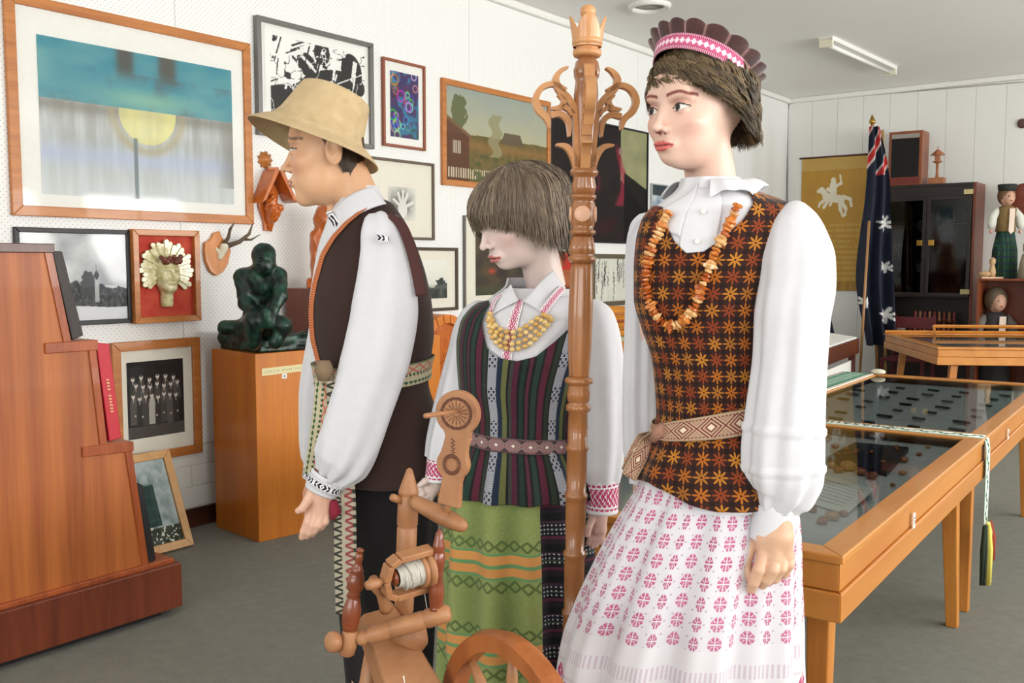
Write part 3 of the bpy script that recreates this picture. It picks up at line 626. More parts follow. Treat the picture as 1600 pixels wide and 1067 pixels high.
stepped_shelf()

def pedestal(name, label, c, sx, sy, z1, rot, side, front=None):
    ca, sa = math.cos(rot), math.sin(rot); ax = (np.array([ca, sa, 0]), np.array([-sa, ca, 0]), up)
    t = root(name, label, 'pedestal', (c[0], c[1], 0))
    MB().box((c[0], c[1], z1 / 2 + .001), (sx, sy, z1), ax).build('box', M[side], t, bevel=.004)
    return t, ax
# front pedestal: corners measured on the carpet
pa, pl, pr_ = onz(405, 848, 0), onz(338, 823, 0), onz(466, 840, 0)
u1 = (pl - pa); Lw = np.linalg.norm(u1); u1 /= Lw; u2 = pr_ - pa; u2 /= np.linalg.norm(u2); u2 = np.cross(up, u1) * (-1 if np.cross(up, u1) @ u2 < 0 else 1); Ld = .40
PZ = .985
t = root('bronze_pedestal', 'orange wood box pedestal with a typed label under the green bronze figure', 'pedestal', pa + u1 * Lw / 2 + u2 * Ld / 2)
PC = pa + u1 * Lw / 2 + u2 * Ld / 2
M['sidewood'] = wood('shaded_side_veneer', (128, 62, 26), (158, 84, 36), 2, 10, rough=.28, coat=.4)
MB().box(PC + up * PZ / 2, (Lw, Ld, PZ), (u1, u2, up)).build('box', M['orangewood'], t, bevel=.003)
nf = -u1                                     # normal of the face that carries the label
lb = lambda s, z: pa + u2 * s + up * z + nf * .0008
def lab(px, py):                              # point on that face under a pixel
    v = ray(px, py); k = ((pa - EYE) @ nf) / (v @ nf); return EYE + v * k
q = [lab(409, 576), lab(487.5, 567), lab(487.5, 578), lab(409, 587.5)]
MB().prism(q, nf * .002).build('name_label', plain('yellowed_label', (226, 216, 170), .8), t)
mb = MB(); k = 0; R_ = np.random.RandomState(3)
for i in range(21):
    if i in (7, 13): continue
    s = .05 + i * .043; a = q[0] * (1 - s) + q[1] * s; b = q[3] * (1 - s) + q[2] * s; w = (q[1] - q[0]) * .026
    for zz in ((.38, .46), (.56, .64)) if R_.rand() > .5 else ((.38, .62),): mb.prism([a * (1 - zz[0]) + b * zz[0] + nf * .0022, a * (1 - zz[0]) + b * zz[0] + w * .6 + nf * .0022, a * (1 - zz[1]) + b * zz[1] + w * .6 + nf * .0022, a * (1 - zz[1]) + b * zz[1] + nf * .0022], nf * .0005)
mb.build('typed_text', plain('faded_ink', (150, 146, 120), .8), t)
q = [lab(440.5, 584), lab(448, 583.4), lab(448, 591), lab(440.5, 591.6)]; MB().prism(q, nf * .0015).build('number_tag', M['paper'], t)
c4 = sum(q) / 4; MB().box(c4 + nf * .002, (.001, .007, .009), (nf, u2, up)).build('tag_numeral', M['black'], t)

M['bronze'] = material('green_black_bronze', lambda b: {'c': b.mix(((b.noise(22, 4) - .42) * 3).clamp(), (14, 26, 22), (36, 82, 64)), 'h': b.noise(70, 3)}, rough=.36, metal=.25, bump=.35, bdist=.003)
def bronze():
    t = root('bronze_figure', 'dark green bronze sculpture of a hunched seated man on a rocky slab', 'sculpture', PC + up * PZ); d = 4.95
    def p(x, y, dd=0): return P(x, y, d + dd)
    def f(x, y, z):
        c = lambda a, b, ra, rb=None: s_cap(x, y, z, a, b, ra, rb)
        D = c(p(412, 398), p(413, 412, -.03), .062, .058); D = smin(D, c(p(414, 408, -.05), p(415, 419, -.06), .035, .030), .02); D = smin(D, c(p(411, 425, .03), p(411, 445, .03), .05, .06), .03)
        D = smin(D, c(p(384, 436, .02), p(430, 434, .02), .055, .055), .03); D = smin(D, c(p(408, 440, .03), p(405, 500, .06), .085, .085), .04)
        D = smin(D, c(p(378, 432), p(384, 475, -.04), .042, .036), .02); D = smin(D, c(p(384, 475, -.04), p(412, 500, -.14), .034, .024), .02)
        D = smin(D, c(p(436, 430), p(438, 462, -.05), .042, .036), .02); D = smin(D, c(p(438, 462, -.05), p(420, 500, -.14), .032, .024), .02); D = smin(D, c(p(416, 490, -.15), p(418, 506, -.14), .028), .01)
        D = smin(D, c(p(388, 515, .03), p(398, 502, -.13), .062, .055), .02); D = smin(D, c(p(398, 505, -.13), p(396, 535, -.10), .045, .04), .02)
        D = smin(D, c(p(425, 515, .02), p(440, 508, -.10), .060, .050), .02); D = smin(D, c(p(442, 510, -.10), p(430, 535, -.12), .042, .035), .02); D = smin(D, c(p(395, 515, .02), p(352, 512, .0), .050, .040), .03)
        for qx in (-1, 1): D = smax(D, -s_ell(x, y, z, p(413 + qx * 6, 405, -.088), (.016, .016, .010)), .01)
        return D + .0022 * np.sin(x * 95) * np.sin(y * 110) * np.sin(z * 90)
    a, b = p(345, 545), p(470, 370); c0 = (a + b) / 2
    V, F = nets(f, (c0[0] - .32, c0[1] - .32, PZ - .02), (c0[0] + .32, c0[1] + .32, b[2] + .02), .0055); mk('figure', V, F, M['bronze'], t, smooth=True)
    sl = .20
    def g(x, y, z):
        x = x - PC[0]; y = y - PC[1]; z = z - PZ - .045; X = x * u1[0] + y * u1[1]; Y = x * u2[0] + y * u2[1]
        D = np.maximum(np.maximum(np.abs(X) - .205, np.abs(Y) - .16), np.abs(z) - .044); return D + .010 * np.sin(x * 40 + 1) * np.sin(y * 37) * (z > -.02) + .004 * np.sin(x * 120) * np.sin(z * 110) * (z > -.03)
    V, F = nets(g, (PC[0] - .32, PC[1] - .32, PZ - .01), (PC[0] + .32, PC[1] + .32, PZ + .12), .007); V[:, 2] = np.maximum(V[:, 2], PZ + .0005); mk('slab', V, F, M['bronze'], t, smooth=True)
bronze()

def back_pedestals():
    M['umberwood'] = wood('umber_veneer', (98, 44, 24), (128, 62, 34), 2, 10)
    y0 = onx(447, 500, -4.50)[1]; z = onx(447, 450, -4.50)[2]
    t = root('dark_pedestal', 'dark brown box pedestal behind the man carrying the tall amber carving', 'pedestal', (-4.27, y0 + .25, 0))
    MB().span((-4.50, y0, 0), (-4.04, y0 + .31, z)).build('box', M['umberwood'], t, bevel=.004)
    c = np.array([-4.24, y0 + .16, z]); t = root('shrine_carving', 'tall amber varnished wood carving of a hooded figure behind the man', 'carving', c)
    w = rt
    def f(x, y, zz):
        X = (x - c[0]) * rt[0] + (y - c[1]) * rt[1]; Y = (x - c[0]) * f0[0] + (y - c[1]) * f0[1]; Z = zz - z
        D = s_cap(X, Y, Z, (-.09, 0, .05), (-.10, 0, .30), .055, .05); D = smin(D, s_cap(X, Y, Z, (.10, 0, .05), (.09, 0, .30), .055, .05), .02); D = smin(D, s_ell(X, Y, Z, (-.01, .02, .40), (.12, .09, .12)), .03)
        D = smax(D, -s_ell(X, Y, Z, (.02, -.08, .27), (.06, .06, .14)), .01); D = smin(D, s_cap(X, Y, Z, (.03, -.02, .12), (.03, -.03, .28), .05, .035), .02); D = smin(D, s_ell(X, Y, Z, (.03, -.03, .34), (.03, .03, .038)), .01); D = smin(D, s_cap(X, Y, Z, (.03, -.06, .22), (.10, -.07, .30), .018), .01)
        D = smin(D, np.maximum(np.maximum(np.abs(X) - .15, np.abs(Y) - .10), np.abs(Z - .03) - .03), .01); return D + .003 * np.sin(X * 90) * np.sin(Z * 60)
    V, F = nets(f, c + [-.24, -.24, -.001], c + [.24, .24, .55], .006); V[:, 2] = np.maximum(V[:, 2], z + .0005); mk('figure', V, F, M['carving'], t, smooth=True)
    # plain pedestal and the arched carved cabinet between man and girl
    y1 = onx(688, 560, -3.95)[1]; z1 = onx(688, 523, -3.95)[2]
    t = root('plain_pedestal', 'plain bright orange wood pedestal seen between the man and the girl', 'pedestal', (-4.1, y1 - .2, 0))
    MB().span((-4.30, y1 - .42, 0), (-3.95, y1, z1)).build('box', M['orangewood'], t, bevel=.004)
    X = -4.36; a = onx(694, 491, X); b = onx(722, 530, X); R = .27; cy = a[1]; cz = a[2] - R
    t = root('arched_cabinet', 'orange arched wood carving with grooved rim behind the girl mannequin shoulder', 'cabinet', (X - .05, cy, 0))
    arc = lambda r, n=22: [(cy + r * math.cos(PI * i / n), cz + r * math.sin(PI * i / n)) for i in range(n + 1)]
    MB().prism([(X - .16, y, zz) for y, zz in arc(R - .03)] + [(X - .16, cy - R + .03, 0), (X - .16, cy + R - .03, 0)], (.16, 0, 0)).build('carved_panel', M['carving'], t, bevel=.003)
    mb = MB(); o, i_ = arc(R), arc(R - .06)
    for k in range(22): mb.prism([(X - .16, *o[k]), (X - .16, *o[k + 1]), (X - .16, *i_[k + 1]), (X - .16, *i_[k])], (.185 + .008 * (k % 2), 0, 0))
    mb.build('arched_rim', M['orangewoodH'], t, bevel=.002)
    mb = MB()
    for k in range(4): mb.lathe((X, cy + (k % 2 - .5) * .13, cz - .02 - .17 * (k // 2)), (1, 0, 0), [(0, .05), (.008, .05), (.012, .035), (.006, .02), (.016, .001)], 20)
    mb.build('roundels', M['carving'], t, smooth=True)
    # domed chest on a stand behind the pole
    y2 = onx(962, 500, -4.0)[1]; zc = onx(962, 478, -4.0)[2]; zb = onx(962, 532, -4.0)[2]
    t = root('chest_stand', 'reddish wooden stand under the carved domed chest at the back', 'pedestal', (-4.2, y2, 0))
    MB().span((-4.45, y2 - .45, 0), (-3.95, y2 + .5, zb)).build('box', M['orangewood'], t, bevel=.004); MB().span((-4.46, y2 - .47, zb), (-3.93, y2 + .52, zb + .03)).build('top', plain('pale_green_top', (170, 172, 140), .5), t)
    t = root('domed_chest', 'golden brown domed chest with carved bands seen right of the pole', 'chest', (-4.2, y2, zb + .03)); h = zc - zb - .03
    prof = [(y, zb + .03 + h * (1 - .35 * abs((y - y2) / .42) ** 2.5)) for y in np.linspace(y2 - .42, y2 + .42, 15)]
    MB().prism([(-4.42, y, zz) for y, zz in prof] + [(-4.42, y2 + .42, zb + .03), (-4.42, y2 - .42, zb + .03)], (.42, 0, 0)).build('body', wood('golden_wood', (168, 96, 24), (214, 148, 56), 1), t, bevel=.01)
    for k, zz in enumerate((.25, .5, .75)):
        MB().tube([(-3.995, y, zb + .03 + h * zz * (1 - .2 * abs((y - y2) / .42) ** 2)) for y in np.linspace(y2 - .40, y2 + .40, 9)], .012, 8).build('carved_band', M['redwood'] if k == 1 else M['framewood'], t, smooth=True)
back_pedestals()

# ================================================================ display tables
E2A = math.radians(2.16); te1 = np.array([-math.sin(E2A), math.cos(E2A), 0]); te2 = np.array([-math.cos(E2A), -math.sin(E2A), 0])
def display_table(name, label, c0, e1, e2, L, W, T, tag_s=(.5,), H=.165, rail=.062, legs=True, legw=.062, splay=.06, tagsize=.03):
    t = root(name, label, 'table', c0 + e1 * L / 2 + e2 * W / 2)
    c0 = c0 * np.array([1, 1, 0]); t.location[2] = 0
    def p(a, b, z): return c0 + e1 * a + e2 * b + up * z
    def ring(name, o, z0, z1, w, m, bev=.004):
        mb = MB(); O = [(-o, -o), (L + o, -o), (L + o, W + o), (-o, W + o)]; I = [(-o + w, -o + w), (L + o - w, -o + w), (L + o - w, W + o - w), (-o + w, W + o - w)]
        for i in range(4):
            j = (i + 1) % 4; mb.prism([p(*O[i], z0), p(*O[j], z0), p(*I[j], z0), p(*I[i], z0)], up * (z1 - z0))
        return mb.build(name, m, t, bevel=bev)
    wl = M['tablewood']
    ring('lid_frame', .008, T - .022, T, rail + .008, wl); ring('box_side', 0, T - H * .55, T - .023, .022, wl); ring('lower_rail', .007, T - H, T - H * .56, .03, wl)
    mb = MB().add([p(rail, rail, T - .006), p(L - rail, rail, T - .006), p(L - rail, W - rail, T - .006), p(rail, W - rail, T - .006)], [[0, 1, 2, 3]]); mb.build('glass', M['pglass'], t)
    MB().prism([p(.022, .022, T - .057), p(L - .022, .022, T - .057), p(L - .022, W - .022, T - .057), p(.022, W - .022, T - .057)], up * .012).build('bed', M['bed'], t)
    for (a, sa) in ((.16, -1), (L - .16, 1)):
        for (b, sb) in ((.09, -1), (W - .09, 1)):
            mb = MB(); w = legw / 2; B_ = [p(a + sa * splay + i * w * .7, b + sb * .02 + j * w * .7, 0) for i, j in ((-1, -1), (1, -1), (1, 1), (-1, 1))]; T_ = [p(a + i * w, b + j * w, T - H * .6) for i, j in ((-1, -1), (1, -1), (1, 1), (-1, 1))]
            mb.add(B_ + T_, [[3, 2, 1, 0], [4, 5, 6, 7], [0, 1, 5, 4], [1, 2, 6, 5], [2, 3, 7, 6], [3, 0, 4, 7]]); mb.build('leg', M['tablewoodV'], t, bevel=.004)
    for s in tag_s:
        MB().box(p(s, -.010, T - H * .42), (.020, .004, tagsize * 1.5), (e1, e2, up)).build('number_tag', M['paper'], t)
        mb = MB(); mb.box(p(s, -.0125, T - H * .42 + .008), (.010, .001, .004), (e1, e2, up)); mb.box(p(s, -.0125, T - H * .42 - .004), (.003, .001, .014), (e1, e2, up)); mb.build('tag_numeral', plain('grey_ink', (90, 90, 90), .7), t)
    return t, p
M['tablewood'] = material('honey_table_wood', lambda b: {'c': b.mix(((b.noise(10, 3, (1, .08, 1)) - .5) * 1.4 + .5).clamp(), (184, 112, 42), (214, 146, 64)), 'h': b.noise(80, 2, (1, .1, 1))}, rough=.32, coat=.25, bump=.06)
M['tablewoodV'] = wood('honey_leg_wood', (178, 106, 40), (208, 140, 62), 2, 16, rough=.35)
M['bed'] = material('grey_cloth', lambda b: {'c': b.mix(b.noise(14, 4), (190, 197, 200), (222, 226, 228))}, rough=.9)
TA = onz(1313, 868, .757); LT = 1.90; WT = .99
tt, tp = display_table('display_table', 'nearer glass-topped honey wood display table with amber pieces inside', TA, te1, te2, LT, WT, .757, (.70,))
TB = TA + te1 * (LT + .018)
tt2, tp2 = display_table('display_table', 'second honey wood display table with rows of small dark items behind the first', TB, te1, te2, 2.02, WT, .757, (.55,))
eF = onz(1383, 520, .757) - onz(1466, 542, .757); c3 = onz(1466, 542, .757); eF[2] = 0; LF = np.linalg.norm(eF); eF /= LF; eW = np.array([eF[1], -eF[0], 0])
tt3, tp3 = display_table('display_table', 'far honey wood display table with a glass lid in front of dark cabinet', c3, eW, eF, 2.1, LF, .757, (1.02,), H=.15, tagsize=.04)
# raised lid frame of the far table
mb = MB()
for a, b in (((.0, LF, .06), (2.1, LF, .06)), ((.45, LF - .02, .12), (2.1, LF - .02, .12))): mb.tube([tp3(a[0], a[1], .757 + a[2] - .05), tp3(b[0], b[1], .757 + b[2] - .05)], .016, 4)
mb.tube([tp3(.45, LF - .02, .83), tp3(.45, LF - .1, .757)], .012, 4)
mb.build('raised_lid_rail', M['tablewood'], tt3)
# behind far table a second low case carries that lid
def on_bed(px, py): return onz(px, py, .670)
M['amber'] = material('rough_amber', lambda b: {'c': b.mix(((b.noise(60, 3) - .4) * 3).clamp(), (166, 76, 24), (230, 150, 80))}, rough=.3, coat=.5)
M['amberlight'] = material('light_amber', lambda b: {'c': b.mix(b.noise(80, 3), (206, 124, 50), (246, 206, 140))}, rough=.3, coat=.5)
def nugget(name, mat, parent, c, r, seed, **k):
    R = np.random.RandomState(seed); mb = MB().ball((0, 0, 0), 1, 7, 5); V = np.array(mb.v); V *= (1 + .28 * (R.rand(len(V), 1) - .5)); th = R.rand() * 6; ro = np.array([[math.cos(th), -math.sin(th), 0], [math.sin(th), math.cos(th), 0], [0, 0, 1]])
    V = (V * A3(r)) @ ro.T + A3(c); return mk(name, V, mb.f, mat, parent, smooth=False, **k)
ORD = ['first', 'second', 'third', 'fourth', 'fifth', 'sixth', 'seventh', 'eighth', 'ninth', 'tenth', 'eleventh', 'twelfth', 'thirteenth', 'fourteenth', 'fifteenth', 'sixteenth', 'seventeenth', 'eighteenth', 'nineteenth']
def contents():
    z = .7125; R = np.random.RandomState(12)
    q = [onz(x, y, .734) for x, y in ((1283, 741), (1366, 766), (1324, 795), (1240, 770))]; q[2][2] = q[3][2] = .716
    t = root('caption_card', 'white caption card propped among amber inside the nearer display table', 'card', (sum(q) / 4) * [1, 1, 0] + [0, 0, z])
    MB().prism(q, up * .003).build('card', M['paper'], t)
    mb = MB()
    for i in range(7):
        s = .15 + i * .11; a = q[0] * (1 - s) + q[3] * s; b = q[1] * (1 - s) + q[2] * s; mb.prism([a * .88 + b * .12 + up * .0035, a * .15 + b * .85 + up * .0035, a * .15 + b * .85 + (q[3] - q[0]) * .02 + up * .0035, a * .88 + b * .12 + (q[3] - q[0]) * .02 + up * .0035], up * .0004)
    mb.build('printed_lines', plain('pale_print', (190, 190, 186), .8), t)
    tr = [onz(x, y, z) for x, y in ((1335, 698), (1420, 706), (1385, 745), (1290, 722))]
    t = root('dark_tray', 'dark tray of amber pieces inside the nearer display table', 'tray', sum(tr) / 4); MB().prism(tr, up * .02).build('tray', M['black'], t, bevel=.003)
    for i in range(9):
        a, b = R.rand() * .8 + .1, R.rand() * .8 + .1; c = (tr[0] * (1 - a) + tr[1] * a) * (1 - b) + (tr[3] * (1 - a) + tr[2] * a) * b; nugget('amber_bead', M['amber'], t, c + up * .027, (.014, .010, .007), i)
    sp = [(1325, 735, .030), (1345, 742, .024), (1362, 748, .022), (1300, 730, .018), (1310, 738, .02), (1385, 740, .014), (1410, 742, .014), (1290, 690, .024), (1305, 700, .018), (1275, 700, .02), (1412, 722, .02), (1436, 712, .012), (1300, 812, .022), (1318, 806, .015), (1285, 818, .018), (1350, 730, .012), (1395, 760, .01), (1270, 800, .016), (1450, 700, .012)]
    for i, (x, y, r) in enumerate(sp):
        c = onz(x, y, z); tag(nugget('amber_piece', M['amber'] if i % 3 else M['amberlight'], None, c + up * r * .55, (r * 1.1, r * .9, r * .6), i + 40, base=c), 'rough orange amber piece, %s and %s, number %s from the left in the nearer table' % (('large' if r > .02 else 'medium' if r > .015 else 'small'), 'darker' if i % 3 else 'pale', ORD[sorted(sp).index((x, y, r))]), 'amber', 'amber pieces in the nearer display table')
    # crumpled cloth and paper in the far section, rows of small dark objects on it
    V = []; nu, nv = 60, 60
    for j in range(nv):
        for i in range(nu):
            V.append(tp2(.05 + 1.75 * i / (nu - 1), .06 + (WT - .12) * j / (nv - 1), z + .002 + .012 * vnoise(np.array([i / nu]), np.array([j / nv]), 8, 8, 5)[0]))
    tag(mk('display_cloth', np.array(V), gridF(nu, nv), M['bed'], None, smooth=True, solid=.001), 'crumpled pale grey cloth lining the second display table', 'cloth')
    m1 = plain('dark_items', (70, 70, 66), .5)
    for i in range(34):
        a = .22 + .22 * (i // 5) + .04 * R.rand(); b = .14 + .17 * (i % 5) + .05 * R.rand()
        if a > 1.75: continue
        c = tp2(a, b, z + .016); s = (.045 + .03 * R.rand(), .022, .012)
        tag(MB().box(c + up * .006, s, (te1 * .3 + te2 * .954, te1 * -.954 + te2 * .3, up)).build('display_item', m1 if i % 3 else plain('grey_item', (120, 118, 110), .5), None, bevel=.003), 'small %s exhibit on grey cloth, %s row back, %s from right' % ('dark' if i % 3 else 'grey', ORD[i // 5], ORD[i % 5]), 'exhibit', 'small exhibits on the grey cloth')
contents()

def runner(name, label, path, w, side, pat, base_cat='runner', th=.003):
    """cloth strip: path points (centre line), w width, side direction"""
    s = A3(side); s /= np.linalg.norm(s); pts = [A3(p) for p in path]; V = []; uv = []; acc = 0
    for i, p in enumerate(pts):
        if i: acc += np.linalg.norm(p - pts[i - 1])
        for k in range(9): V.append(p + s * w * (k / 8 - .5)); uv.append((acc, k / 8))
    return mk(name, np.array(V), gridF(9, len(pts)), pat, None, uv=uv, smooth=True, solid=th)
def rowpat(b, base, fig, edge, per=.05):
    u, v = b.uv(); f = (u / per).fract() - .5; g = v - .5
    leaf = (f.abs() * 1.1 + (g - .12 * (u / per * PI * 2).sin()).abs() * 1.6)
    m = (leaf < .42) * (leaf > .10); e = (g.abs() > .36)
    c = b.mix(m, base, fig); c = b.mix(e, c, (226, 226, 214)); return b.mix((g.abs() > .41) * (g.abs() < .445), c, edge)
M['runner'] = material('green_woven_runner', lambda b: rowpat(b, (46, 132, 100), (206, 220, 208), (150, 60, 56)), rough=.9)
def leafline(b):
    u, v = b.uv(); g = v - .5; w = (u / .075 * PI * 2).sin() * .16
    d = (g - w).abs(); m = (d < .13 + .06 * (u / .025 * PI * 2).sin())
    plainpart = u < 0.83          # lettered end is white
    c = b.mix(m, (226, 228, 218), (22, 96, 72)); c = b.mix(plainpart * (u > .20), c, (228, 230, 222)); return b.mix(g.abs() > .42, c, (150, 176, 150))
M['runner2'] = material('lettered_woven_runner', leafline, rough=.9)
def runners():
    T = .757 + .0015
    # narrow lettered band crosses the joint between the tables and hangs over the near side
    w = .085; j = LT + .009; path = [tp(j, WT + .0, T) + te2 * .012 + up * -.25, tp(j, WT, T) + te2 * .012 + up * -.02] + [tp(j, WT * (1 - s), T) for s in np.linspace(0, 1, 12)] + [tp(j, -.013, T - .012), tp(j, -.018, T - .05)] + [tp(j, -.019, T - .05 - .30 * s) for s in np.linspace(.2, 1, 6)]
    V = runner('woven_band', 'narrow white and green lettered woven band lying across the joint of the display tables', path, w, te1, M['runner2'])
    tag(V, 'narrow white and green lettered woven band across the joint of the display tables', 'runner')
    # words woven in, reading from the far side
    cu = bpy.data.curves.new('lettering', 'FONT'); cu.body = 'V PASAULIO'; cu.size = .066; cu.extrude = .0004; cu.space_character = 1.15
    o = bpy.data.objects.new('tmp', cu); COL.objects.link(o); dg = bpy.context.evaluated_depsgraph_get(); me = o.evaluated_get(dg).to_mesh(); VV = np.array([v.co[:] for v in me.vertices]); FF = [list(p.vertices) for p in me.polygons]; o.to_mesh_clear(); bpy.data.objects.remove(o)
    VV[:, 0] *= .95; x0 = onz(1402, 668, T); dd = (x0 - tp(j, 0, T)) @ te2
    Vw = np.array([tp(j, dd, T + .0036) + te2 * x - te1 * (y - .022) + up * z for x, y, z in VV]); mk('lettering', Vw, FF, plain('dark_green_yarn', (20, 52, 40), .9), V)
    # fringe tails hanging under the band
    e = path[-1]; g = root('band_tassels', 'black yellow green and red yarn tassels hanging from the lettered band', 'tassel', e)
    for k, (dx, col, L) in enumerate(((-.030, (30, 44, 28), .24), (-.006, (216, 204, 96), .25), (.022, (200, 206, 130), .10), (.034, (150, 58, 36), .17), (.012, (226, 224, 150), .22))):
        m = plain('yarn_%d' % k, col, .9); mb = MB()
        for s in range(7):
            o_ = te1 * (dx * 1.7 + (RS.rand() - .5) * .018) - te2 * (RS.rand() * .012 + .012 * (k % 2)); mb.tube([e + o_ * .6, e + o_ - up * L * .4, e + o_ * 1.1 - up * L * (1 - .06 * RS.rand())], [.006, .009, .006], 6)
        mb.build('tassel', m, g, smooth=True)
    # green patterned runner lying along the far left edge
    a = onz(1393, 587, T); path = [tp2(1.98 - 1.7 * s, WT + .05, T) for s in np.linspace(0, 1, 14)]
    V = runner('woven_runner', 'green and white patterned runner lying along the left edge of the second display table', path, .20, te2, M['runner']); tag(V, 'green and white patterned runner along the left edge of the second display table', 'runner')
    c = tp2(1.97, WT - .07, T + .016); k = root('runner_roll', 'small cream knob on the far corner of the second display table', 'knob', c - up * .016); MB().ball(c, (.045, .03, .018), 14, 8).build('knob', M['cream'], k, smooth=True)
runners()
# ================================================================ back of the room
def back_room():
    YB = BACK_Y - .014
    # gold banner with a white rider
    a, b = ony(1254, 246, YB), ony(1356, 243, YB); c = ony(1355, 455, YB); x0, x1, z1, z0 = a[0], b[0], (a[2] + b[2]) / 2, c[2]
    t = root('wall_banner', 'gold woven wall banner with a white mounted rider on the back wall', 'banner', ((x0 + x1) / 2, YB, z0))
    def art(u, v, asp):
        c = lerp3(C3(172, 128, 38), C3(192, 148, 54), vnoise(u, v, 6, 8, 3)); c = lerp3(c, C3(206, 190, 140), (v > .90) * .35); c = lerp3(c, C3(204, 176, 100), (v < .52) * (v > .07) * ((((v * 25) % 1) < .5) & (vnoise(u, v, 40, 26, 9, 1) > .35)) * .45)
        H = 1 / asp; S = lambda p, q, r: seg(u, v, p, q, asp * 1.0) - r      # horse and rider, heading left
        d = S((.40, .70), (.62, .68), .030)
        for p, q, r in (((.40, .71), (.32, .755), .022), ((.32, .76), (.27, .745), .014), ((.40, .69), (.30, .655), .012), ((.30, .655), (.28, .63), .008), ((.42, .67), (.36, .625), .012), ((.62, .67), (.70, .61), .014), ((.70, .61), (.69, .565), .009), ((.60, .66), (.62, .60), .013), ((.62, .60), (.66, .555), .009), ((.65, .70), (.76, .68), .013), ((.76, .68), (.78, .63), .010),
                        ((.50, .71), (.50, .79), .026), ((.50, .80), (.50, .825), .020), ((.51, .77), (.62, .80), .011), ((.62, .80), (.60, .86), .006), ((.48, .74), (.42, .76), .014), ((.50, .70), (.46, .64), .010)): d = np.minimum(d, S(p, q, r))
        c = lerp3(c, C3(232, 228, 208), (d < 0) * .95); return lerp3(c, C3(120, 88, 30), (v < .07) * (((u * 40) % 1) < .5) * .7)
    u, v = grid(130, 220); V = np.stack([x0 + (x1 - x0) * u, np.full_like(u, YB - .012) + .004 * np.sin(u * 9), z0 + (z1 - z0) * v], 1); mk('cloth', V, gridF(130, 220), M['paint'], t, col=art(u, v, (x1 - x0) / (z1 - z0)), smooth=True)
    MB().tube([(x0 - .03, YB - .012, z1), (x1 + .03, YB - .012, z1)], .011, 8).build('hanging_rod', M['darkwood'], t, smooth=True)
    # display cabinet with tinted glass doors
    YC = 11.0; q = ony(1381, 290, YC); r = ony(1523, 285, YC); zt = (q[2] + r[2]) / 2; zb = ony(1450, 462, YC)[2]; X0, X1 = q[0] - .02, r[0] + .02; D = .42
    t = root('display_cabinet', 'dark wooden display cabinet with tinted glass doors against the back wall', 'cabinet', ((X0 + X1) / 2, YC + D / 2, 0))
    def bx(name, a, b, m, bev=.003, par=t): return MB().span(a, b).build(name, m if not isinstance(m, str) else M[m], par, bevel=bev)
    bk = plain('espresso_wood', (30, 20, 18), .4)
    bx('side_panel', (X1 - .03, YC, 0), (X1 + .0, YC + D, zt), M['umberwood']); bx('side_panel', (X0, YC, 0), (X0 + .03, YC + D, zt), bk); bx('top_panel', (X0 + .03, YC, zt - .03), (X1 - .03, YC + D, zt), bk)
    bx('back_panel', (X0 + .03, YC + D - .02, 0), (X1 - .03, YC + D, zt - .03), bk); bx('frieze', (X0 + .03, YC + .0, zt - .14), (X1 - .03, YC + .02, zt - .03), bk)
    zs = [zb - .0, zb + .42, zb + .80]
    for z in zs: bx('shelf', (X0 + .03, YC + .03, z - .02), (X1 - .03, YC + D - .02, z), bk)
    bx('lower_shelf', (X0 + .03, YC + .0, zb - .42), (X1 - .03, YC + D - .02, zb - .40), bk); bx('drawer_front', (X0 + .03, YC, .08), (X1 - .03, YC + .02, zb - .42), bk)
    xm = (X0 + X1) / 2
    for i, (a, b) in enumerate(((X0 + .035, xm - .004), (xm + .004, X1 - .035))):
        d = MB(); w = .035
        for p_, q_ in (((a, zb), (b, zb + w)), ((a, zt - .14 - w), (b, zt - .14)), ((a, zb + w), (a + w, zt - .14 - w)), ((b - w, zb + w), (b, zt - .14 - w))): d.span((p_[0], YC - .022, p_[1]), (q_[0], YC - .002, q_[1]))
        dd = d.build('door', bk, t, bevel=.002)
        MB().span((a + w, YC - .014, zb + w), (b - w, YC - .010, zt - .14 - w)).build('pane', M['dglass'], dd)
        hx = xm + (-.06 if i == 0 else .06)
        MB().box((hx, YC - .030, zb + .57), (.055, .012, .06)).build('handle_plate', M['brass'], dd, bevel=.003)
        ex = X0 + .05 if i == 0 else X1 - .07
        for z in (zb + .05, zt - .10): MB().box((ex, YC - .028, z), (.09, .010, .05)).build('hinge', plain('pale_brass', (200, 186, 130), .4), dd, bevel=.002)
    kinds = [((54, 50, 46), .10), ((96, 78, 60), .14), ((40, 52, 46), .17), ((130, 126, 118), .11)]
    n = 0
    for zi, z in enumerate(zs):
        for i in range(6):
            x = X0 + .12 + i * (X1 - X0 - .24) / 5; c_, h = kinds[(i * 3 + zi) % 4]; h = h * (1 + .5 * RS.rand()); y = YC + .14 + .12 * RS.rand()
            prof = [(0, .035), (.01, .035), (.015, .02), (h * .35, .032 + .01 * RS.rand()), (h * .6, .022), (h * .68, .012), (h * .74, .020), (h * .88, .022), (h, .003)]
            tag(MB().lathe((x, y, z), (0, 0, 1), prof, 10).build('figurine', plain('figurine_%d' % n, c_, .5), None, smooth=True), 'small dim figurine, %s from the left on the %s shelf behind tinted glass' % (ORD[i], ('lowest', 'middle', 'top')[zi]), 'figurine', 'figurines in the dark display cabinet'); n += 1
    # two rows of small spools and a mug on the open shelf
    zl = zb - .40
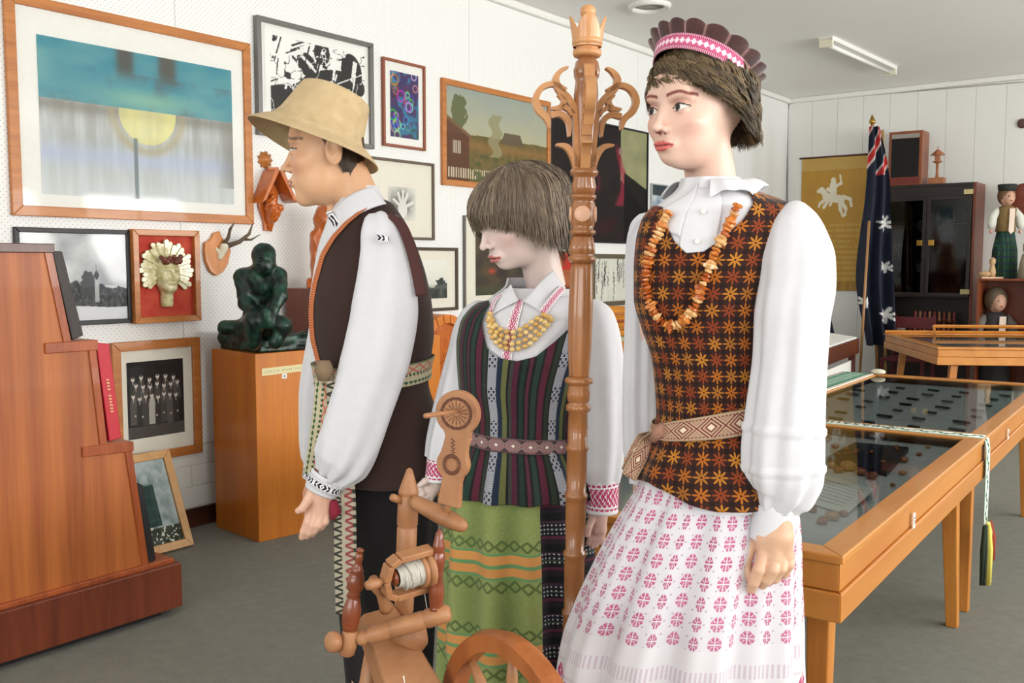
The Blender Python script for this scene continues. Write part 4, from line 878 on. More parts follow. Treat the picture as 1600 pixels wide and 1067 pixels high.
    for row in range(2):
        for i in range(9):
            x = xm - .12 + i * .05; z = zl + row * .12; c_ = (120, 44, 34) if (i + row) % 2 else (140, 96, 60)
            if row == 1 and i == 0: tag(MB().span((xm - .16, YC + .10, zl + .113), (xm + .32, YC + .20, zl + .1195)).build('spool_board', M['darkwood'], None), 'small board carrying the upper row of red brown objects', 'board')
            tag(MB().lathe((x, YC + .14, z), (0, 0, 1), [(0, .020), (.03, .020), (.05, .012), (.09, .018), (.11, .006)], 8).build('chess_piece', plain('piece_%d%d' % (row, i % 2), c_, .5), None, smooth=True), 'tiny red-brown turned piece, %s from the left in the %s row' % (ORD[i], 'upper' if row else 'lower'), 'ornament', 'turned wooden pieces on the open cabinet shelf')
    MB().span((xm - .165, YC + .08, zl + .001), (xm - .145, YC + .22, zl + .113)).build('spool_board', M['darkwood'], None)
    tag(bpy.data.objects[-1] if False else COL.objects[-1], 'thin upright end of the small board rack on the cabinet shelf', 'board')
    t2 = root('pale_mug', 'pale mug on the open lower shelf of the dark cabinet', 'mug', (xm - .26, YC + .1, zl)); MB().lathe((xm - .26, YC + .1, zl), (0, 0, 1), [(0, .045), (.01, .05), (.13, .052), (.14, .050), (.138, .044), (.02, .042)], 16).build('cup', plain('stoneware', (176, 160, 146), .5), t2, smooth=True)
    MB().tube([(xm - .21, YC + .1, zl + .11), (xm - .18, YC + .1, zl + .10), (xm - .18, YC + .1, zl + .05), (xm - .21, YC + .1, zl + .035)], .006, 6).build('handle', plain('stoneware_handle', (170, 154, 140), .5), t2, smooth=True)
    # shallow black-fronted box on the cabinet
    q0, q1 = ony(1387, 282, YC + .02), ony(1437, 203, YC + .02); t = root('wall_speaker', 'wooden box speaker with a black front standing on top of the cabinet', 'speaker', ((q0[0] + q1[0]) / 2, YC + .15, zt))
    h = q1[2] - zt; bx('case', (q0[0] - .0, YC + .03, zt), (q1[0] + .03, YC + .30, zt + h), wood('speaker_case', (118, 62, 34), (148, 84, 48), 2), par=t)
    bx('grille', (q0[0] + .03, YC + .024, zt + .09), (q1[0], YC + .03, zt + h - .08), plain('grille_cloth', (20, 17, 17), .9), .001, t); bx('badge_strip', (q0[0] + .03, YC + .022, zt + h - .075), (q1[0], YC + .03, zt + h - .03), plain('grey_strip', (150, 146, 140), .5), .001, t); bx('lower_trim', (q0[0] + .01, YC + .022, zt + .015), (q1[0] + .01, YC + .03, zt + .085), plain('red_trim', (112, 40, 30), .5), .001, t)
    c = ony(1464, 279, YC + .1); c[2] = zt; t = root('wayside_shrine_model', 'miniature wooden roadside shrine with small roof on top of the cabinet', 'ornament', c)
    m = wood('shrine_wood', (142, 84, 52), (176, 114, 76), 2); MB().box(c + up * .035, (.16, .10, .07)).build('base', m, t, bevel=.004); MB().lathe(c + up * .07, (0, 0, 1), [(0, .02), (.05, .014), (.18, .014)], 10).build('post', m, t, smooth=True)
    MB().box(c + up * .285, (.05, .05, .07)).build('lantern', m, t, bevel=.003); MB().lathe(c + up * .31, (0, 0, 1), [(0, .075), (.01, .072), (.06, .015), (.065, .004), (.10, .004)], 8).build('roof', m, t)
    MB().lathe(c + up * .225, (0, 0, 1), [(0, .02), (.015, .05), (.022, .05), (.025, .02)], 10).build('collar', m, t, smooth=True)
    # dark round object at the right edge of the photograph
    c = ony(1603, 313, 11.2); c[1] = 11.12; t = root('round_plaque', 'round reddish polished wooden plate on a stand at the right edge', 'plate', c - up * .18)
    MB().lathe(c, (0, -1, .1), [(-.02, .16), (0, .175), (.015, .17), (.008, .13), (.004, .02)], 36).build('plate', wood('polished_wood', (96, 44, 32), (128, 64, 46), 0, rough=.25), t, smooth=True)
    # low cupboard carrying the dolls: open box with a seated doll
    YD = 10.72; k0, k1 = ony(1524, 520, YD), ony(1640, 436, YD); zt2 = k1[2]; t = root('doll_box', 'reddish wooden open-fronted box cupboard under the standing costumed doll', 'cupboard', ((k0[0] + k1[0]) / 2, YD + .2, 0)); w = .022; zi = ony(1540, 508, YD)[2] - .10
    for nm, a, b in (('top_panel', (k0[0], YD, zt2 - w), (k1[0], YD + .4, zt2)), ('side_panel', (k0[0], YD, 0), (k0[0] + w, YD + .4, zt2 - w)), ('side_panel', (k1[0] - w, YD, 0), (k1[0], YD + .4, zt2 - w)), ('back_panel', (k0[0] + w, YD + .38, 0), (k1[0] - w, YD + .4, zt2 - w))): bx(nm, a, b, wood('cupboard_wood', (110, 50, 24), (150, 78, 40), 2) if nm != 'back_panel' else M['umberwood'], par=t)
    def doll(name, label, c, H, vest, skirt, hairc, cap=None, arms=(220, 222, 212)):
        t = root(name, label, 'doll', c); hd = H * .13
        body = MB(); skin = plain(name + '_skin', (206, 160, 136), .5); hc = c + up * (H - hd)
        body.ball(hc, (hd * .62, hd * .62, hd * .8), 14, 10); body.tube([hc - up * hd * .5, hc - up * hd * 1.3], hd * .28, 8)
        for s in (-1, 1): body.ball(c + rt * s * H * .155 + up * H * .50, (.018, .018, .022), 8, 6)
        body.build('body', skin, t, smooth=True)
        MB().lathe(c, (0, 0, 1), [(0, H * .125), (H * .3, H * .12), (H * .56, H * .075)], 24, mod=lambda a, h: 1 + .08 * math.sin(9 * a) * max(0, 1 - h / (H * .56))).build('skirt', skirt, t, smooth=True)
        MB().lathe(c + up * H * .50, (0, 0, 1), [(0, H * .105), (H * .10, H * .085), (H * .24, H * .10), (H * .275, H * .05)], 20, mod=lambda a, h: 1).build('waistcoat', vest, t, smooth=True)
        MB().prism([c - f0 * .0 - f0 * H * .105 + rt * x * H + up * z * H for x, z in ((-.02, .74), (.035, .74), (.03, .50), (.0, .47), (-.025, .50))], -f0 * .008).build('shirt_front', plain(name + '_shirt', (226, 206, 190), .8), t)
        sl = plain(name + '_sleeves', arms, .8)
        for s in (-1, 1): MB().tube([c + rt * s * H * .085 + up * H * .74, c + rt * s * H * .14 + up * H * .66, c + rt * s * H * .155 + up * H * .58, c + rt * s * H * .16 + up * H * .53], [H * .03, H * .045, H * .048, H * .025], 10).build('sleeve', sl, t, smooth=True)
        MB().ball(hc + f0 * .012 + up * .012, (hd * .70, hd * .70, hd * .86), 14, 10).build('hair', plain(name + '_hair', hairc, .7), t, smooth=True)
        mb = MB(); fc = hc - f0 * hd * .34 - up * hd * .10; mb.ball(fc, (hd * .46, hd * .42, hd * .60), 14, 10); mb.build('face', skin, t, smooth=True)
        mb = MB(); mb.ball(fc - f0 * hd * .40 - up * hd * .26, (.012, .008, .006), 8, 6); mb.build('lips', plain(name + '_lips', (168, 48, 50), .4), t, smooth=True)
        mb = MB(); [mb.ball(fc - f0 * hd * .36 + rt * s * hd * .19 + up * hd * .10, .007, 8, 6) for s in (-1, 1)]; mb.build('eyes', M['black'], t, smooth=True)
        if cap: MB().lathe(hc + up * hd * .45, (0, 0, 1), [(0, hd * .66), (hd * .5, hd * .74), (hd * .55, hd * .70), (hd * .56, .002)], 20).build('cap', plain(name + '_cap', cap, .8), t, smooth=True)
        return t
    plaid = material('green_plaid', lambda b: {'c': b.mix(((b.obj()[2] / .07).fract() < .25), b.mix((((b.obj()[0] + b.obj()[1]) / .05).fract() < .3), (28, 56, 40), (44, 92, 60)), (34, 46, 70))}, rough=.9)
    c = ony(1568, 437, YD + .23); c[2] = zt2; Hd = (437 - 292) / 1500 * (c @ f0) ; doll('costumed_doll', 'standing doll in olive waistcoat, white sleeves, green plaid skirt and dark cap', c, Hd, plain('olive_brocade', (128, 104, 62), .8, .15), plaid, (112, 78, 52), (38, 44, 40))
    c = ony(1555, 506, YD + .19); c[2] = .001; Hd2 = zt2 - w - .05; doll('seated_doll', 'curly-haired doll in a dark dress inside the open-fronted box', c, Hd2, plain('dark_dress', (52, 50, 52), .9), plain('dark_dress_skirt', (44, 44, 46), .9), (96, 84, 66), None, (108, 104, 98))
    c = ony(1604, 437, YD + .1); c[2] = zt2; t = root('embroidered_doll', 'small pale doll in embroidered clothes at the right edge of the box top', 'doll', c)
    MB().lathe(c, (0, 0, 1), [(0, .09), (.16, .07), (.24, .05), (.26, .03), (.28, .045), (.34, .048), (.40, .005)], 16).build('body', plain('pale_pattern_cloth', (150, 140, 120), .8, .25), t, smooth=True)
    MB().ball(c + up * .33 - f0 * .03, (.03, .02, .035), 10, 8).build('face', plain('doll_face', (200, 150, 130), .5), t, smooth=True)
    c = ony(1547, 436, YD + .06); c[2] = zt2; t = root('wooden_figurine', 'pale carved wooden figurine on a thin board beside the standing doll', 'figurine', c); m = wood('pale_carved_wood', (186, 148, 104), (208, 172, 128), 2)
    MB().box(c + up * .008, (.22, .10, .016), (rt, f0, up)).build('base', m, t); MB().lathe(c + up * .016 + rt * .02, (0, 0, 1), [(0, .03), (.05, .035), (.10, .025), (.12, .018), (.14, .03), (.18, .03), (.20, .005)], 10).build('figure', m, t, smooth=True)
    MB().ball(c + up * .045 - rt * .06, (.06, .03, .03), 10, 6).build('animal', m, t, smooth=True)

    # flag hanging furled on its pole, and a second one beside it
    def flag(name, label, foot, head, w0, seed, ensign=True):
        foot = A3(foot); head = A3(head); t = root(name, label, 'flag', (foot[0], foot[1], 0)); foot[2] = 0
        MB().tube([foot, head], .016, 10).build('pole', wood(name + '_pole', (150, 104, 62), (186, 140, 92), 2), t, smooth=True)
        d = head - foot; L = np.linalg.norm(d); d /= L
        MB().lathe(head, d, [(0, .016), (.01, .03), (.03, .034), (.06, .02), (.10, .003)], 10).build('finial', M['brass'], t, smooth=True)
        MB().lathe(foot, (0, 0, 1), [(0, .16), (.02, .16), (.05, .03), (.06, .025)], 20).build('stand', M['black'], t, smooth=True)
        nv, nu = 240, 70; V = []; Cc = []
        for j in range(nv):
            s = j / (nv - 1); z = head[2] - .03 - s * (head[2] - (.62 if ensign else .55)); cpt = head + d * ((z - head[2]) / d[2]); w = w0 * (.35 + .65 * min(1, s * 2.2)) * (1 + .1 * math.sin(s * 11 + seed))
            for i in range(nu):
                a = i / (nu - 1); xx = (a - .5) * 2 * w + .03 * math.sin(s * 7 + seed); yy = .055 * math.sin(a * 15 + s * 3 + seed) * (.4 + s) - .06
                V.append(cpt + rt * xx + f0 * yy); col = np.array([18, 26, 48.]) / 255
                if ensign:
                    if s < .22:
                        q = (s * 14 + a * 2.2) % 2.0
                        col = C3(190, 44, 44) if q < .55 else C3(214, 208, 204) if q < .75 or q > 1.85 else col
                    for (sx, sz, r, k) in ((.80, .44, .075, 7), (.86, .64, .055, 7), (.80, .86, .085, 7), (.12, .80, .05, 5)):
                        px, pz = (a - sx) * 2 * w, (s - sz) * (head[2] - .62); rr = math.hypot(px, pz); an = math.atan2(px, pz)
                        if rr < r * (.62 + .38 * math.cos(k * an)) + .012: col = C3(226, 226, 224)
                else:
                    for (sx, sz, r) in ((.5, .52, .05), (.45, .80, .06)):
                        px, pz = (a - sx) * 2 * w, (s - sz) * 1.6; rr = math.hypot(px, pz)
                        if rr < r * (.6 + .4 * math.cos(6 * math.atan2(px, pz))): col = C3(210, 210, 220)
                Cc.append(col)
        mk('cloth', np.array(V), gridF(nu, nv), M['cloth'], t, col=np.array(Cc), smooth=True)
    M['cloth'] = material('flag_cloth', lambda b: {'c': b.attr()}, rough=.8)
    g = onz(1361, 600, 0); Yf = 10.3
    hd = ony(1363, 194, Yf); ft = ony(1372, 600, Yf); flag('ensign_flag', 'furled navy flag with white stars and red striped corner on a leaning pole', ft, hd, .16, 0)
    hd = ony(1283, 452, 9.4); ft = ony(1288, 600, 9.4); flag('small_navy_flag', 'short navy flag with small white stars partly behind the white sleeve', (ft[0] - .02, ft[1], 0), hd, .10, 2, False)
    # bare pole next to the ensign
    a, b = ony(1346, 560, 10.0), ony(1358, 345, 10.0); a = a + (a - b) * .6; t = root('leaning_staff', 'thin pale wooden staff leaning beside the furled navy flag', 'staff', (a[0], a[1], 0)); a[2] = 0.0; MB().tube([a, b], .014, 8).build('staff', wood('staff_wood', (150, 106, 66), (180, 134, 88), 2), t, smooth=True)
    a, b = ony(1386, 560, 10.56), ony(1379, 203, 10.56); tag(MB().tube([(a[0], a[1], .0), b], .015, 8).build('flag_staff', wood('staff_wood2', (170, 130, 70), (200, 160, 96), 2), None, smooth=True), 'bare pale staff standing right behind the furled navy flag', 'staff')
    # dark table with white cloth-topped case near the banner
    c0 = onz(1303, 540, .80); e1 = onz(1388, 512, .80) - c0; e1[2] = 0; L1 = np.linalg.norm(e1); e1 /= L1; e2 = np.cross(up, e1)
    t = root('side_table', 'dark wooden side table with white top near the gold banner', 'table', c0 + e1 * .1)
    z = .80; p = lambda a, b, zz: c0 + e1 * a + e2 * b + up * (zz - .80)
    MB().prism([p(-.9, 0, z - .14), p(1.0, 0, z - .14), p(1.0, .6, z - .14), p(-.9, .6, z - .14)], up * .13).build('apron', M['darkwood'], t, bevel=.004)
    MB().prism([p(-.88, .02, z - .01), p(.98, .02, z - .01), p(.98, .58, z + .06), p(-.88, .58, z + .06)], up * .012).build('white_top', M['white'], t, bevel=.002)
    for a in (-.85, .95):
        for b in (.05, .55): MB().box(p(a, b, .33), (.05, .05, .66), (e1, e2, up)).build('leg', M['darkwood'], t)
    MB().prism([p(-.88, .05, .30), p(.95, .05, .30), p(.95, .07, .30), p(-.88, .07, .30)], up * .30).build('white_panel', M['white'], t)
    # framed easel-like rack standing on that table
    t = root('wooden_rack', 'small wooden rack with dark openings standing under the gold banner', 'rack', p(.2, .46, z + .05)); mb = MB()
    for a in (-.35, -.02, .06, .55): mb.box(p(a, .46, z + .20), (.035, .03, .28), (e1, e2, up))
    for zz in (.10, .33): mb.box(p(.10, .46, z + zz), (.93, .028, .03), (e1, e2, up))
    mb.build('rack', wood('rack_wood', (108, 74, 40), (146, 104, 60), 2), t, bevel=.002)
    mb = MB(); mb.box(p(.10, .50, z + .20), (.90, .01, .24), (e1, e2, up)); mb.build('dark_backing', M['black'], t)
    c = p(-.42, .25, z + .05); t = root('white_card', 'small white card standing on the dark side table', 'card', c); MB().box(c + up * .07, (.10, .004, .15), (e1, e2, up)).build('card', M['paper'], t)
    # dark chair in front of the cabinet
    c = onz(1405, 560, 0.0) if False else ony(1418, 560, 10.42); t = root('red_chair', 'dark red wooden chair between the flag and the far display table', 'chair', (c[0], c[1], 0)); m = plain('dark_red_paint', (92, 30, 36), .4)
    for dx in (-.2, .2):
        for dy in (-.2, .2): MB().box((c[0] + dx, c[1] + dy, .22 if dy < 0 else .45), (.035, .035, .44 if dy < 0 else .90)).build('leg', m, t)
    MB().box((c[0], c[1], .45), (.44, .44, .03)).build('seat', m, t, bevel=.006); MB().box((c[0], c[1] + .2, .82), (.40, .02, .12)).build('backrest', m, t, bevel=.004)
    # small round thing on the back wall at the right edge
    c = ony(1598, 193, YB); tag(MB().lathe(c, (0, -1, 0), [(0, .05), (.02, .05), (.03, .03), (.032, .002)], 16).build('wall_hook', plain('dark_hook', (90, 60, 56), .5), None, smooth=True), 'small dark round fitting high on the back wall at the right edge', 'fitting')
back_room()
# ================================================================ the tall carved pole
M['pole'] = material('carved_pole_varnish', lambda b: {'c': b.mix(((b.noise(20, 3, (1, 1, .1)) - .5) * 1.8 + .5).clamp(), (124, 72, 34), (184, 122, 70)), 'h': b.noise(90, 3, (1, 1, .2))}, rough=.3, coat=.5, bump=.1)
M['scroll'] = material('light_carved_wood', lambda b: {'c': b.mix(b.noise(26, 3), (186, 124, 72), (222, 166, 112))}, rough=.4, coat=.3)
def carved_pole():
    D = 1.98; top = P(919, 10, D); low = P(897, 900, D); ax = low - top; ax /= np.linalg.norm(ax); s = D / 1500
    fl = top + ax * ((top[2] - .03) / -ax[2]); t = root('carved_pole', 'tall turned and carved wooden pole with crown top and scroll brackets', 'pole', (fl[0], fl[1], 0))
    def at(y): return top + ax * ((P(910, y, D)[2] - top[2]) / ax[2])
    def sec(name, prof, m='pole', mod=None, n=28, smooth=True):
        y0 = prof[0][0]; a = at(y0); return MB().lathe(a, ax, [(np.linalg.norm(at(y) - a), w * s) for y, w in prof], n, mod=mod).build(name, M[m], t, smooth=smooth)
    sec('ball_finial', [(7, .5), (9, 7), (13, 11), (18, 12.5), (24, 11), (28, 6), (36, 5)], 'scroll')
    # crown with four pointed petals
    nu, nv = 64, 18; V = []
    for side in (0, 1):
        for j in range(nv):
            v = j / (nv - 1)
            for i in range(nu):
                a = 2 * PI * i / nu; pt = abs(math.cos(2 * a)) ** .8; ytop = 52 - 26 * pt; y = 74 + (ytop - 74) * v; r = (22 + 7 * max(0, (74 - y) / 48) ** 1.3) * s - side * .004
                c = at(y); V.append(c + (rt * math.cos(a) + f0 * math.sin(a)) * r)
    F = [[k * nu * nv + j * nu + i, k * nu * nv + j * nu + (i + 1) % nu, k * nu * nv + (j + 1) * nu + (i + 1) % nu, k * nu * nv + (j + 1) * nu + i] for k in (0, 1) for j in range(nv - 1) for i in range(nu)]
    F += [[(nv - 1) * nu + i, (nv - 1) * nu + (i + 1) % nu, nu * nv + (nv - 1) * nu + (i + 1) % nu, nu * nv + (nv - 1) * nu + i] for i in range(nu)]
    mk('crown', np.array(V), F, M['scroll'], t, smooth=True)
    sec('crown_band', [(60, 21.5), (62, 23.5), (71, 23), (73, 18), (76, 16), (78, 16), (79, 22), (85, 22), (89, 20), (90, 12)], 'scroll')
    sec('turned_head', [(84, 13), (92, 13), (98, 18), (110, 21), (120, 20), (126, 17), (132, 18), (150, 19.5), (175, 17), (200, 14), (235, 12), (262, 13)], mod=lambda a, h: 1 + .06 * math.cos(4 * a) + .03 * math.cos(8 * a))
    sec('collar_rings', [(262, 10), (264, 19), (268, 22), (273, 21), (276, 17), (279, 16.5), (292, 19), (302, 17), (304, 15)], mod=lambda a, h: 1 + (.05 * math.cos(10 * a) if h > .018 else 0))
    sec('ball_knop', [(303, 15), (305, 20), (310, 20), (312, 16), (318, 18), (335, 20), (352, 18), (358, 15.5), (360, 20), (365, 20.5), (368, 15)])
    for k in range(4):
        d = rt * math.sin(k * PI / 2 - .12) - f0 * math.cos(k * PI / 2 - .12); MB().lathe(at(335) + d * 19.3 * s, d, [(-.004, .0165), (.001, .0165), (.0022, .014), (.002, .001)], 24).build('carved_disc', plain('pale_disc_%d' % k, (222, 172, 140), .3), t, smooth=True)
    sec('gadrooned_knop', [(368, 14), (372, 17), (384, 19), (396, 20), (399, 17), (401, 21.5), (407, 21.5), (411, 17)], mod=lambda a, h: 1 + (.06 * math.cos(9 * a) if h < .04 else 0), n=54)
    sec('fluted_shaft', [(410, 15.5), (420, 17), (480, 18.5), (540, 18), (585, 15.5), (589, 15)], mod=lambda a, h: 1 + .05 * math.cos(8 * a), n=64)
    pr = [(588, 14), (590, 20), (593, 22.5), (598, 22), (600, 17), (603, 16.5), (615, 18.5), (626, 17.5), (629, 14.5), (632, 19), (637, 20), (641, 19), (644, 15), (668, 16), (694, 15.5), (697, 18), (701, 18.5), (705, 16), (735, 16.5), (768, 15.5), (772, 18.5), (777, 18.5), (780, 16)]
    y = 780
    while y < 1420: pr += [(y + 8, 16.5), (y + 40, 16), (y + 78, 15), (y + 82, 18.5), (y + 88, 18.5), (y + 92, 16)]; y += 92
    zend = [q for q in pr if at(q[0])[2] > .06]; sec('turned_shaft', zend)
    MB().lathe((fl[0], fl[1], 0), (0, 0, 1), [(0, .09), (.03, .09), (.045, .08), (.05, .035), (.09, .03)], 32).build('round_base', M['pole'], t, smooth=True)
    # scroll brackets, each sawn from a board, four round the axis
    def stroke(pts, ws, d, th, cx=917):
        n = len(pts); pts = np.array(pts, float); tt = np.linspace(0, n - 1, (n - 1) * 5 + 1); X = np.array([cr(pts[:, 0], q) for q in tt]); Y = np.array([cr(pts[:, 1], q) for q in tt]); W = np.interp(tt, range(n), ws)
        nrm = np.cross(d, up); mb = MB(); V = []
        for i in range(len(tt)):
            a = np.array([X[min(i + 1, len(tt) - 1)] - X[max(i - 1, 0)], Y[min(i + 1, len(tt) - 1)] - Y[max(i - 1, 0)]]); a /= np.linalg.norm(a) + 1e-9; b = np.array([-a[1], a[0]]) * W[i] / 2
            for sx in (-1, 1):
                x, y = X[i] + b[0] * sx, Y[i] + b[1] * sx; base = at(y) + d * ((cx - x) * s)
                for sd in (-1, 1): V.append(base + nrm * th / 2 * sd)
        F = []
        for i in range(len(tt) - 1):
            o = i * 4; F += [[o, o + 4, o + 6, o + 2], [o + 1, o + 3, o + 7, o + 5], [o, o + 1, o + 5, o + 4], [o + 2, o + 6, o + 7, o + 3]]
        F += [[0, 2, 3, 1], [len(V) - 4, len(V) - 3, len(V) - 1, len(V) - 2]]
        return V, F
    S = [([(888, 106), (877, 112), (869, 125), (875, 141), (888, 154), (898, 170), (902, 198), (904, 262)], [2, 7, 10, 11, 11, 10, 9, 7]),
         ([(885, 143), (866, 133), (848, 139), (839, 157), (845, 174), (857, 186), (861, 202)], [8, 8, 9, 10, 11, 10, 3]),
         ([(873, 149), (882, 158), (877, 169), (862, 171)], [3, 8, 9, 3]), ([(862, 182), (877, 179), (890, 190), (892, 214)], [9, 9, 9, 3]), ([(879, 166), (890, 172), (897, 180)], [8, 7, 9]), ([(872, 227), (888, 230), (899, 245), (905, 267)], [3, 9, 10, 9])]
    for k, an in enumerate((0.0, PI, PI / 2 + .08, -PI / 2 + .08)):
        an += -.10; d = -rt * math.cos(an) + f0 * math.sin(an); mb = MB()
        for pts, ws in S: mb.add(*stroke(pts, ws, d, .020))
        mb.build('scroll_bracket', M['scroll'], t, smooth='auto')
def cr(a, q):
    i = int(min(max(math.floor(q), 0), len(a) - 2)); f = q - i; p0, p1, p2, p3 = a[max(i - 1, 0)], a[i], a[i + 1], a[min(i + 2, len(a) - 1)]
    return .5 * (2 * p1 + (p2 - p0) * f + (2 * p0 - 5 * p1 + 4 * p2 - p3) * f * f + (3 * p1 - p0 - 3 * p2 + p3) * f ** 3)
carved_pole()

# ================================================================ the spinning wheel
M['sw'] = material('light_turned_wood', lambda b: {'c': b.mix(((b.noise(16, 3) - .5) * 1.6 + .5).clamp(), (144, 94, 58), (184, 132, 90)), 'h': b.noise(100, 2)}, rough=.5, coat=.05, bump=.05)
M['swred'] = material('red_brown_turned_wood', lambda b: {'c': b.mix(b.noise(22, 3), (96, 42, 20), (142, 70, 36))}, rough=.3, coat=.4)
M['swplank'] = wood('plank_wood', (138, 92, 58), (172, 122, 82), 1, 12, rough=.55, coat=.0)
def spinning_wheel():
    d0 = 1.62; t = root('spinning_wheel', 'light wooden spinning wheel with white yarn bobbin in front of the costumed mannequins', 'spinning wheel', [*P(640, 1067, d0)[:2], 0]); pz = lambda x, y, dd=0: P(x, y, d0 + dd)
    def turned(name, a, b, prof, m='sw', n=20):
        a, b = A3(a), A3(b); L = np.linalg.norm(b - a); return MB().lathe(a, b - a, [(q * L, r * d0 / 1500) for q, r in prof], n).build(name, M[m], t, smooth=True)
    # inclined plank with hollow for the hub
    A, Bq, Cq, Dq = pz(566, 958), pz(618, 944, .04), pz(760, 1180, -.12), pz(648, 1210, -.16)
    mb = MB(); nrm = np.cross(Bq - A, Dq - A); nrm /= np.linalg.norm(nrm); nrm = nrm if nrm[2] < 0 else -nrm; mb.prism([A, Bq, Cq, Dq], nrm * .045); mb.build('plank', M['swplank'], t, bevel=.006)
    # hub, cross bar, maidens
    turned('tilting_hub', pz(630, 1012, .00), pz(645, 972, .02), [(0, 22), (.08, 30), (.3, 33), (.45, 35), (.6, 33), (.9, 26), (1, 20)])
    bar0, bar1 = pz(556, 999, -.06), pz(704, 956, -.06)
    turned('cross_bar', bar0, bar1, [(0, 5), (.03, 11), (.09, 12), (.12, 9), (.16, 13), (.34, 14), (.37, 12), (.39, 14.5), (.72, 14.5), (.735, 13), (.75, 15), (.97, 14), (1, 8)])
    turned('bar_end_socket', pz(540, 1024, -.06), pz(549, 984, -.06), [(0, 8), (.1, 13), (.5, 14), (.9, 13), (1, 11)])
    turned('screw_knob', pz(513, 1004, -.08), pz(534, 1001, -.06), [(0, 8), (.1, 14), (.25, 16), (.55, 16), (.65, 9), (1, 8)])
    turned('maiden', pz(546, 984, -.06), pz(563, 856, -.06), [(0, 11), (.04, 12), (.12, 14), (.25, 14.5), (.38, 10), (.42, 8), (.44, 10.5), (.46, 8), (.50, 12), (.58, 13.5), (.66, 12), (.70, 9), (.72, 10.5), (.76, 8), (.82, 5), (.86, 6.5), (.92, 6), (.955, 3.5), (.96, 6), (.985, 6), (1, 2)], 'swred')
    turned('maiden', pz(681, 952, -.06), pz(687, 826, -.06), [(0, 11), (.02, 9), (.06, 10), (.16, 12), (.28, 11.5), (.40, 8), (.42, 9.5), (.45, 8), (.52, 10), (.6, 11), (.70, 9.5), (.72, 8), (.74, 10), (.80, 9), (.88, 7), (.94, 6), (.98, 3), (1, 1)], 'swred')
    # flyer, bobbin with yarn, whorl
    a, b = pz(598, 908, -.10), pz(682, 884, -.04); fa = (b - a) / np.linalg.norm(b - a); L = np.linalg.norm(b - a)
    turned('flyer_orifice', a - fa * .030, a + fa * .012, [(0, 6), (.15, 8), (.5, 8), (.6, 5), (1, 6)])
    turned('spindle_rod', a, b, [(0, 3), (1, 3)])
    sidev = up - fa * (up @ fa); sidev /= np.linalg.norm(sidev); sidev = sidev * .97 + np.cross(fa, sidev) * .25
    for sgn, nm in ((1, 'flyer_arm'), (-1, 'flyer_arm')):
        r = .034; p0 = a + fa * .004; pts = [p0, p0 + fa * .006 + sidev * sgn * r * .8, p0 + fa * .022 + sidev * sgn * r * 1.05, p0 + fa * .085 + sidev * sgn * r * 1.05]
        mb = MB(); wv = np.cross(fa, sidev); wv /= np.linalg.norm(wv)
        for i in range(3):
            p_, q_ = pts[i], pts[i + 1]; dd = (q_ - p_); nn = np.cross(wv, dd); nn /= np.linalg.norm(nn); h = .0055; mb.prism([p_ - nn * h - wv * .011, q_ - nn * h - wv * .011, q_ + nn * h - wv * .011, p_ + nn * h - wv * .011], wv * .022)
        mb.build(nm, M['sw'], t, bevel=.002)
    yarn = material('white_yarn', lambda b: {'c': b.mix((b.noise(50, 2)), (176, 170, 158), (212, 208, 198)), 'h': b.noise(160, 3)}, rough=.9, bump=.6)
    def bob(name, q0, q1, prof, m): MB().lathe(a + fa * L * q0, fa, [(q * L * (q1 - q0), r * d0 / 1500) for q, r in prof], 28).build(name, m, t, smooth=True)
    bob('bobbin_end', .16, .24, [(0, 3), (.2, 11), (.8, 12), (1, 10)], M['swred'])
    ys = MB(); n = 16
    for k in range(n): rr = (15 + 6 * min(1, k / 6) + RS.rand() * 1.2) * d0 / 1500; ys.lathe(a + fa * L * (.24 + .42 * k / n), fa, [(0, rr * .9), (.0022, rr), (.0042, rr * .9)], 26, cap=False)
    for k in range(5):
        ph = RS.rand() * 6; pts = [a + fa * L * (.3 + .3 * (i / 10)) + (sidev * math.cos(ph + i * .7) + np.cross(fa, sidev) * math.sin(ph + i * .7)) * .0245 for i in range(11)]; ys.tube(pts, .0009, 4)
    ys.build('yarn', yarn, t, smooth=True)
    bob('bobbin_whorl', .66, .92, [(0, 10), (.02, 26), (.2, 27), (.3, 22), (.38, 22), (.45, 29), (.7, 30), (.8, 25), (1, 14)], M['sw'])
    MB().tube([a + fa * L * .66 - up * .022, pz(663, 925, -.04), pz(667, 950, -.03)], .0008, 4).build('loose_thread', yarn, t)
    turned('flyer_bracket', pz(583, 905, -.08), pz(604, 950, -.03), [(0, 8), (.3, 9), (.5, 6), (.9, 10), (1, 12)])
    # distaff post with cone top, arm, paddle
    turned('distaff_post', pz(630, 975, .05), pz(640, 731, .05), [(0, 13), (.03, 14), (.08, 14), (.09, 16), (.26, 16), (.27, 15), (.275, 16.5), (.62, 16.5), (.63, 15), (.64, 17), (.82, 17), (.832, 15), (.84, 17), (.86, 16), (.97, 6.5), (.99, 5), (1, 1)], n=24)
    turned('small_peg', pz(611, 776, .03), pz(628, 783, .04), [(0, 5), (.2, 6.5), (1, 6)])
    turned('distaff_arm', pz(646, 783, .03), pz(729, 825, -.03), [(0, 10), (.08, 12), (.5, 15), (.66, 14), (.68, 13), (.70, 14.5), (.92, 11), (.98, 7), (1, 2)])
    turned('connecting_pin', pz(697, 803, -.01), pz(701, 786, -.02), [(0, 4), (.5, 5), (1, 4)])
    # paddle: thick sawn board with carved wheels
    dp = d0 - .03; V0 = lambda x, y, o=0: P(x, y, dp) + nb * o
    nb = -f0 * math.cos(.35) - rt * math.sin(.35); ub = np.cross(up, -nb); ub = np.cross(nb, up) * -1; ub /= np.linalg.norm(ub)
    if ub @ rt < 0: ub = -ub
